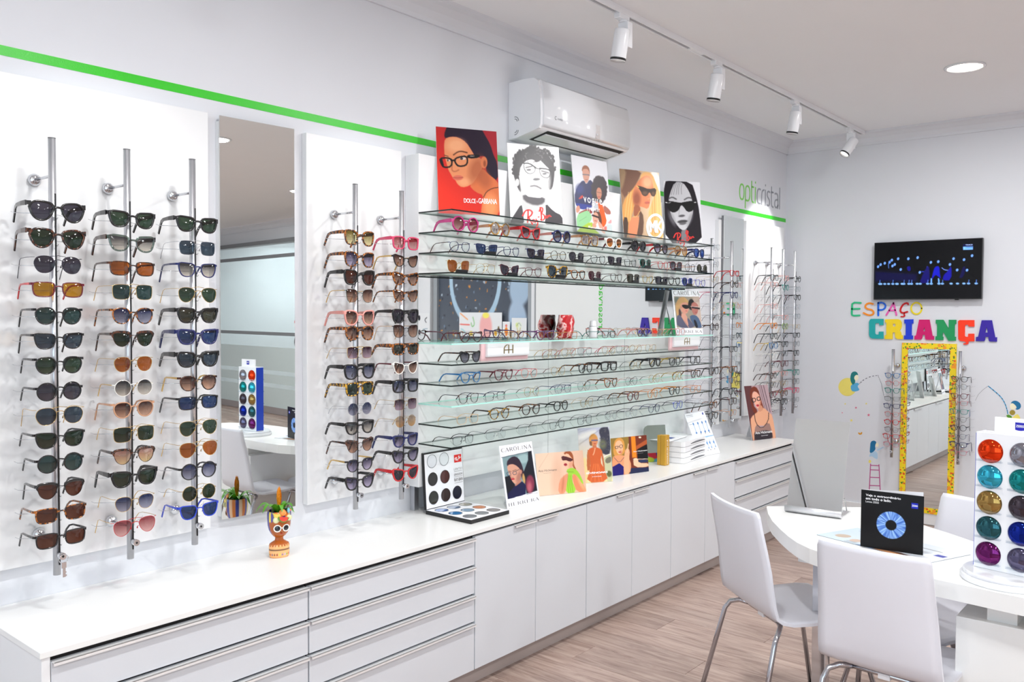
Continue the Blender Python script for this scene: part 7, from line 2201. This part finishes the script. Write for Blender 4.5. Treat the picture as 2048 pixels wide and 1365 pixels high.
for s in (-1, 1):
    lg = MB()
    f_ = (lambda u, v, d: (u, -.0042 - d, v)) if s < 0 else (lambda u, v, d: (-u, .0042 + d, v))
    xo_ = .012 if s < 0 else -.03
    zz = Z0 + BHt + .012
    lg.poly([(xo_, zz + .002), (xo_ + .008, zz), (xo_ + .017, zz), (xo_ + .026, zz + .002), (xo_ + .026, zz + .024), (xo_, zz + .024)], f_, .0006)
    lo_ = lg.build('logo', mat('logo_blue', (28, 26, 170), .4), hd, recalc=True)
    mb = MB()
    put_text(mb, 'ZEISS', f_, xo_ + .002, zz + .010, xo_ + .024, zz + .017, .0012, .02)
    mb.build('lettering', M_INKW, lo_)
FRONT = [((232, 62, 20), 'orange red'), ((60, 172, 200), 'cyan'), ((160, 128, 72), 'gold'), ((46, 92, 100), 'petrol'), ((104, 34, 96), 'purple')], [((150, 150, 160), 'silver'), ((30, 140, 140), 'sea green'), ((74, 66, 74), 'smoke'), ((20, 40, 140), 'deep blue'), ((96, 92, 120), 'grey violet')]
BACK = [((226, 160, 50), 'yellow'), ((60, 150, 196), 'azure'), ((170, 150, 60), 'brass'), ((90, 130, 160), 'steel blue'), ((150, 110, 90), 'copper')], [((150, 150, 140), 'dull silver'), ((40, 110, 180), 'ocean'), ((110, 104, 96), 'iron'), ((60, 70, 130), 'indigo'), ((120, 124, 126), 'pewter')]
LEN = MB().lathe([(.0365, 0), (.0362, .0015), (.030, .006), (.020, .0098), (.010, .0118), (.0, .0124)], 40).mesh('mirrored_lens', [None])
LED = MB().box(-.036, .036, 0, .013, -.0015, .0015).box(-.036, .036, .0115, .013, -.0015, .006).mesh('lens_ledge', [M_CLEAR])
for fc, sgn in ((FRONT, -1), (BACK, 1)):
    for ci, colm in enumerate(fc):
        for ri, (c_, cw) in enumerate(colm):
            x = (-.046 + .090 * ci) * (1 if sgn < 0 else -1)
            z = Z0 + BHt - .056 - ri * .0785
            o = bpy.data.objects.new('mirrored_lens', LEN)
            COL.objects.link(o)
            o.parent = ls
            o.location = (x, sgn * (BT + .0002), z)
            o.rotation_euler = (PI / 2 * (1 if sgn < 0 else -1), 0, 0)
            slot(o, mat('mirrored_' + cw.replace(' ', '_'), c_, .04, .92, noise=.04, scale=12))
            o['label'] = cw + ' mirrored lens'
            g_ = bpy.data.objects.new('lens_ledge', LED)
            COL.objects.link(g_)
            g_.parent = ls
            g_.location = (x, sgn * (BT + .0002), z - .030)
            g_.rotation_euler = (0, 0, PI if sgn < 0 else 0)

# ------------------------------------------------------------------ shell chairs
M_SHELL = mat('white_moulded_shell', (224, 224, 231), .4, noise=.01)
M_LEG = mat('chrome_tube', (190, 190, 196), .12, 1.0, noise=.02)
CP = [(-.098, .852, .352), (-.094, .835, .366), (-.086, .79, .372), (-.070, .72, .380), (-.052, .64, .390), (-.036, .57, .398), (-.022, .515, .404), (-.008, .478, .408), (.016, .455, .410), (.055, .446, .412), (.13, .444, .412), (.22, .448, .410), (.31, .452, .402), (.36, .448, .388), (.385, .436, .365), (.395, .424, .33)]


def chair(label, bend, heading, name='shell_chair'):
    """bend: floor point under the middle of the seat-back fold; heading: direction the sitter faces. Local +X is the heading."""
    hd_ = Vector(heading).normalized()
    t = thing(name, label, 'chair', (bend[0], bend[1], 0), math.atan2(hd_.y, hd_.x), 'white shell chairs')
    m_ = 13
    P, N = [], []
    for i, (s, z, w) in enumerate(CP):
        row = []
        for k in range(m_):
            v = -1 + 2 * k / (m_ - 1)
            bow = .022 * v * v * max(0.0, min(1.0, (z - .46) / .2))
            dish = .006 * v * v if z < .46 else 0
            row.append(Vector((s + bow, v * w / 2, z + dish)))
        P.append(row)
    for i in range(len(P)):
        row = []
        for k in range(m_):
            a_ = P[min(i + 1, len(P) - 1)][k] - P[max(i - 1, 0)][k]
            b_ = P[i][min(k + 1, m_ - 1)] - P[i][max(k - 1, 0)]
            row.append(a_.cross(b_).normalized())
        N.append(row)
    th = .0055
    v, f, s_ = [], [], []
    R = len(P)
    for sg in (1, -1):
        for i in range(R):
            for k in range(m_):
                v.append(P[i][k] + N[i][k] * th * sg)
    o2 = R * m_
    for i in range(R - 1):
        for k in range(m_ - 1):
            q_ = (i * m_ + k, i * m_ + k + 1, (i + 1) * m_ + k + 1, (i + 1) * m_ + k)
            f += [q_[::-1], tuple(o2 + x for x in q_)]
            s_ += [True, True]
    rim = [k for k in range(m_)] + [i * m_ + m_ - 1 for i in range(1, R)] + [(R - 1) * m_ + k for k in range(m_ - 2, -1, -1)] + [i * m_ for i in range(R - 2, 0, -1)]
    for a_, b_ in zip(rim, rim[1:] + rim[:1]):
        f.append((a_, b_, o2 + b_, o2 + a_))
        s_.append(False)
    MB().add(v, f, s_).build('seat_shell', M_SHELL, t, recalc=True)
    MB().tube([(.05, -.13, .432), (.05, .13, .432)], .009, 8).build('seat_rail', M_LEG, t)
    MB().tube([(.26, -.13, .434), (.26, .13, .434)], .009, 8).build('seat_rail', M_LEG, t)
    for sy in (-1, 1):
        for pts in ([(.05, sy * .11, .432), (.035, sy * .15, .430), (.01, sy * .178, .418), (-.008, sy * .188, .39), (-.10, sy * .225, .012)], [(.26, sy * .11, .434), (.285, sy * .15, .431), (.31, sy * .18, .418), (.325, sy * .195, .39), (.42, sy * .255, .012)]):
            P3 = []
            for j in range(len(pts) - 1):
                P3.append(Vector(pts[j]))
            P3.append(Vector(pts[-1]))
            lg = MB().tube(P3, .0095, 12).build('leg', M_LEG, t)
            e = P3[-1]
            MB().lathe([(.0118, 0.0), (.0125, .003), (.0118, .022), (.0098, .024)], 14, c=(e.x, e.y, 0.0002)).build('foot_cap', M_BLACK, lg)
    MB().box(.04, .07, -.02, .02, .418, .436, ch=.002).build('rail_clip', M_WHITE, t)
    return t


chair('white shell chair standing clear at the left of the table', (2.11, -1.45), (.8, -.6))
chair('white shell chair nearest the camera, back towards us against the table', (1.815, -2.0), (1.0, -.05)).scale = (1.0, .91, 1.0)
chair('white shell chair on the far side of the table, facing the camera', (2.615, -2.08), (-.9, .42))

# ------------------------------------------------------------------ the rest of the shop, seen only in the mirrors
pt = thing('glass_partition', 'frosted glass office partition seen in the tall mirror', 'partition', (5.8, 0, 0))
M_PGLASS = tinted('partition_glass', (226, 232, 232), refl=1.0)
M_FROST = mat('frosted_band', (196, 208, 208), .5, noise=.01)
MB().box(-.005, .005, -11.3, -4.75, .10, 2.60).build('glass_pane', M_PGLASS, pt)
for z0, z1 in ((.10, .40), (.46, .60), (.66, 1.02)):
    MB().box(-.0075, -.0055, -11.3, -4.75, z0, z1).build('frosted_band', M_FROST, pt)
for z0, z1 in ((0, .10), (1.20, 1.25), (2.38, 2.43), (2.60, 2.66)):
    MB().box(-.02, .02, -11.3, -4.75, z0, z1).build('rail', M_GREY if z0 > .05 else mat('warm_grey_skirting', (150, 142, 142), .5), pt)
for y in (-4.80, -7.95, -11.3):
    MB().box(-.025, .025, y - .025, y + .025, .0, 2.66).build('post', M_GREY, pt)
st = tag(MB().lathe([(0, 0), (.115, 0)], 40, axis='X', c=(5.79, -8.25, 1.12)).build('round_door_sticker', M_PAPER), 'round white notice on the glass partition seen in the tall mirror', 'sticker')
mb = MB()
put_text(mb, 'HE', lambda u, v, d: (5.789 - d, -8.25 + u, 1.12 + v), -.05, -.03, .05, .035, .001)
mb.build('lettering', M_INKG, st)
for z, c_, lab in ((1.385, (206, 60, 60), 'red and white notice above the round sticker on the partition'),):
    n_ = tag(MB().box(5.788, 5.79, -8.36, -8.24, z - .05, z + .05).build('notice', M_PAPER), lab, 'notice')
    MB().box(5.787, 5.788, -8.355, -8.245, z + .01, z + .045).build('red_header', mat('notice_red', c_, .5), n_)

# window with a night-city poster and children's drawings, seen in the shelf mirror
wf = structure(MB().box(ROOM_X1 + .02, ROOM_X1 + .06, -4.30, -2.83, .75, .80).box(ROOM_X1 + .02, ROOM_X1 + .06, -4.30, -2.83, 2.30, 2.35).box(ROOM_X1 + .02, ROOM_X1 + .06, -4.27, -4.21, .75, 2.35).box(ROOM_X1 + .02, ROOM_X1 + .06, -2.89, -2.83, .75, 2.35)
               .build('window_2', mat('window_grey_frame', (150, 156, 162), .4)))
bp_ = thing('window_poster', 'large dark night-city window poster with a giant ring', 'poster', (ROOM_X1 + .05, -2.86, .82))
a = Art(190, 130, [(0, 0), (1380, 0), (0, 1000), (1380, 1000)], (86, 96, 108))
a.grad((58, 66, 82), (112, 118, 126), (600, 0), (700, 1000))
rs = np.random.RandomState(2)
for k in range(150):
    x, y = rs.uniform(300, 1380), rs.uniform(60, 760)
    c_ = [(190, 206, 222), (226, 150, 70), (120, 140, 164), (60, 62, 74)][rs.randint(4)]
    a.poly([(x, y), (x + rs.uniform(6, 34), y), (x + rs.uniform(6, 34), y + rs.uniform(4, 22)), (x, y + rs.uniform(4, 22))], c_, 6, 0)
a.line([(800 + 360 * math.cos(t), 260 + 330 * math.sin(t)) for t in [k * PI / 18 for k in range(37)]], 52, (170, 198, 220), 10, 0)
a.ell(160, 330, 150, 130, (166, 188, 212), .25, .5).ell(190, 560, 120, 150, (170, 190, 214), .25, .4).ell(170, 790, 120, 110, (172, 192, 214), .25, .2)
a.build('print', lambda u, v, d: (-d, -u * 1.38, v * 1.5), M_PRINT, bp_)
MB().box(.0008, .004, -1.38, 0, 0, 1.5).build('sheet', M_PAPER, bp_)
DR = [(-2.90, .20, .205, 'small drawing of an ice cream at the right of the window row'), (-3.125, .10, .165, 'narrow drawing of an orange figure in the window row'), (-3.235, .62, .26, 'wide drawing of a pink shape with bright squiggles in the window'), (-4.30, .20, .25, 'drawing of dark faces at the left of the window row')]
for i, (y, w, h, lab) in enumerate(DR):
    d_ = thing('drawing', lab, 'drawing', (ROOM_X1 + (.012 if i != 3 else -.004), y, 1.30), 0, "children's drawings")
    MB().box(.0006, .002, -w, 0, 0, h).build('sheet', M_PAPER, d_)
    a = Art(60 if w > .3 else 34, 40, [(0, 0), (100 * w / h, 0), (0, 100), (100 * w / h, 100)], (228, 230, 234))
    if i == 2:
        a.ell(88, 60, 34, 56, (240, 178, 178), .3).ell(88, 12, 18, 12, (244, 232, 110), .4).line([(190, 30), (220, 12), (232, 4)], 4, (240, 140, 60), 4).line([(180, 52), (232, 50)], 5, (236, 100, 90), 4).line([(160, 20), (150, 50), (164, 62), (170, 44)], 4, (120, 190, 110), 4).line([(200, 90), (214, 74), (228, 70)], 4, (130, 200, 210), 4).ell(170, 88, 10, 10, (240, 214, 70), .4).ell(34, 84, 8, 12, (236, 176, 50), .4).ell(18, 70, 6, 14, (110, 90, 50), .4)
    elif i == 0:
        a.ell(50, 40, 20, 22, (226, 232, 220), .3).line([(40, 50), (50, 90), (62, 50)], 4, (200, 180, 120), 4).ell(62, 36, 10, 12, (220, 230, 160), .4).line([(36, 40), (50, 22), (64, 40)], 3, (140, 160, 150), 3)
    elif i == 1:
        a.ell(30, 64, 14, 28, (238, 130, 40), .3).ell(30, 26, 9, 9, (236, 130, 120), .4)
    else:
        a.line([(20, 20), (34, 30), (24, 42)], 4, (70, 72, 80), 4).line([(16, 70), (50, 74), (40, 92)], 3, (120, 150, 170), 4).ell(70, 22, 8, 12, (40, 40, 46), .4).ell(68, 88, 8, 12, (40, 40, 46), .4)
    a.build('print', lambda u, v, d: (-d, -u * w, v * h), M_PRINT, d_, d=.0002)

# the woman at the desk behind the partition
pr = bpy.data.meshes.new('person')
sk = [((0, 0, .50), .15), ((0, 0, .62), .14), ((.02, 0, .78), .145), ((.02, 0, .92), .135), ((.03, 0, 1.0), .06), ((.05, 0, 1.06), .05), ((.07, 0, 1.13), .083), ((.06, 0, 1.20), .085), ((.05, 0, 1.25), .05),
      ((.02, .17, .95), .058), ((.06, .22, .78), .045), ((.24, .20, .74), .036), ((.40, .14, .76), .03), ((.02, -.17, .95), .058), ((.06, -.22, .78), .045), ((.24, -.20, .74), .036), ((.40, -.14, .76), .03),
      ((.10, .10, .49), .085), ((.42, .11, .50), .07), ((.44, .11, .10), .045), ((.56, .11, .05), .035), ((.10, -.10, .49), .085), ((.42, -.11, .50), .07), ((.44, -.11, .10), .045), ((.56, -.11, .05), .035)]
ed = [(0, 1), (1, 2), (2, 3), (3, 4), (4, 5), (5, 6), (6, 7), (7, 8), (3, 9), (9, 10), (10, 11), (11, 12), (3, 13), (13, 14), (14, 15), (15, 16), (0, 17), (17, 18), (18, 19), (19, 20), (0, 21), (21, 22), (22, 23), (23, 24)]
pr.from_pydata([p for p, _ in sk], ed, [])
body = bpy.data.objects.new('person', pr)
COL.objects.link(body)
md = body.modifiers.new('skin', 'SKIN')
for i, (_, r_) in enumerate(sk):
    pr.skin_vertices[0].data[i].radius = (r_, r_ * (.72 if i in (1, 2, 3) else 1))
pr.skin_vertices[0].data[0].use_root = True
body.modifiers.new('smooth', 'SUBSURF').render_levels = 2
body.modifiers['smooth'].levels = 2
mt_, nt, bs = nodes_of('blouse_and_skin')
tc = nt.nodes.new('ShaderNodeTexCoord')
sp = nt.nodes.new('ShaderNodeSeparateXYZ')
rp = nt.nodes.new('ShaderNodeValToRGB')
rp.color_ramp.interpolation = 'CONSTANT'
rp.color_ramp.elements[0].color = srgb((226, 226, 230)) + (1,)
rp.color_ramp.elements[1].position = .995
rp.color_ramp.elements[1].color = srgb((196, 150, 124)) + (1,)
nt.links.new(tc.outputs['Object'], sp.inputs[0])
nt.links.new(sp.outputs['Z'], rp.inputs[0])
nt.links.new(rp.outputs[0], bs.inputs['Base Color'])
pr.materials.append(mt_)
body.location = (6.75, -9.05, 0)
body.rotation_euler = (0, 0, 1.7)
tag(body, 'person with long dark hair in white blouse seated behind the glass partition', 'person')
h = MB()
v, f = [], []
for j in range(12):
    t = j / 11
    z = 1.295 - .36 * t
    for k in range(14):
        an = PI * .32 + PI * 1.36 * k / 13
        r_ = .105 * math.sin(min(1, t * 3 + .05) * PI / 2) * (1 + .25 * t) + .008 * math.sin(k * 2.3)
        v.append((.055 + r_ * math.cos(an) * .95 - .02 * t, r_ * math.sin(an), z))
for j in range(11):
    for k in range(13):
        f.append((j * 14 + k, j * 14 + k + 1, (j + 1) * 14 + k + 1, (j + 1) * 14 + k))
h.add(v, f, True)
h.build('hair', mat('dark_brown_hair', (48, 36, 32), .45, noise=.3, scale=60), body)
stool = thing('office_stool', 'plain office stool under the person behind the partition', 'stool', (6.75, -9.05, 0))
MB().lathe([(.17, .33), (.18, .35), (.17, .37)], 24).build('seat', M_GREY, stool)
MB().lathe([(.025, .02), (.025, .33)], 12).build('column', M_STEEL, stool)
MB().lathe([(.20, 0), (.20, .015), (.03, .03)], 24).build('base', M_STEEL, stool)
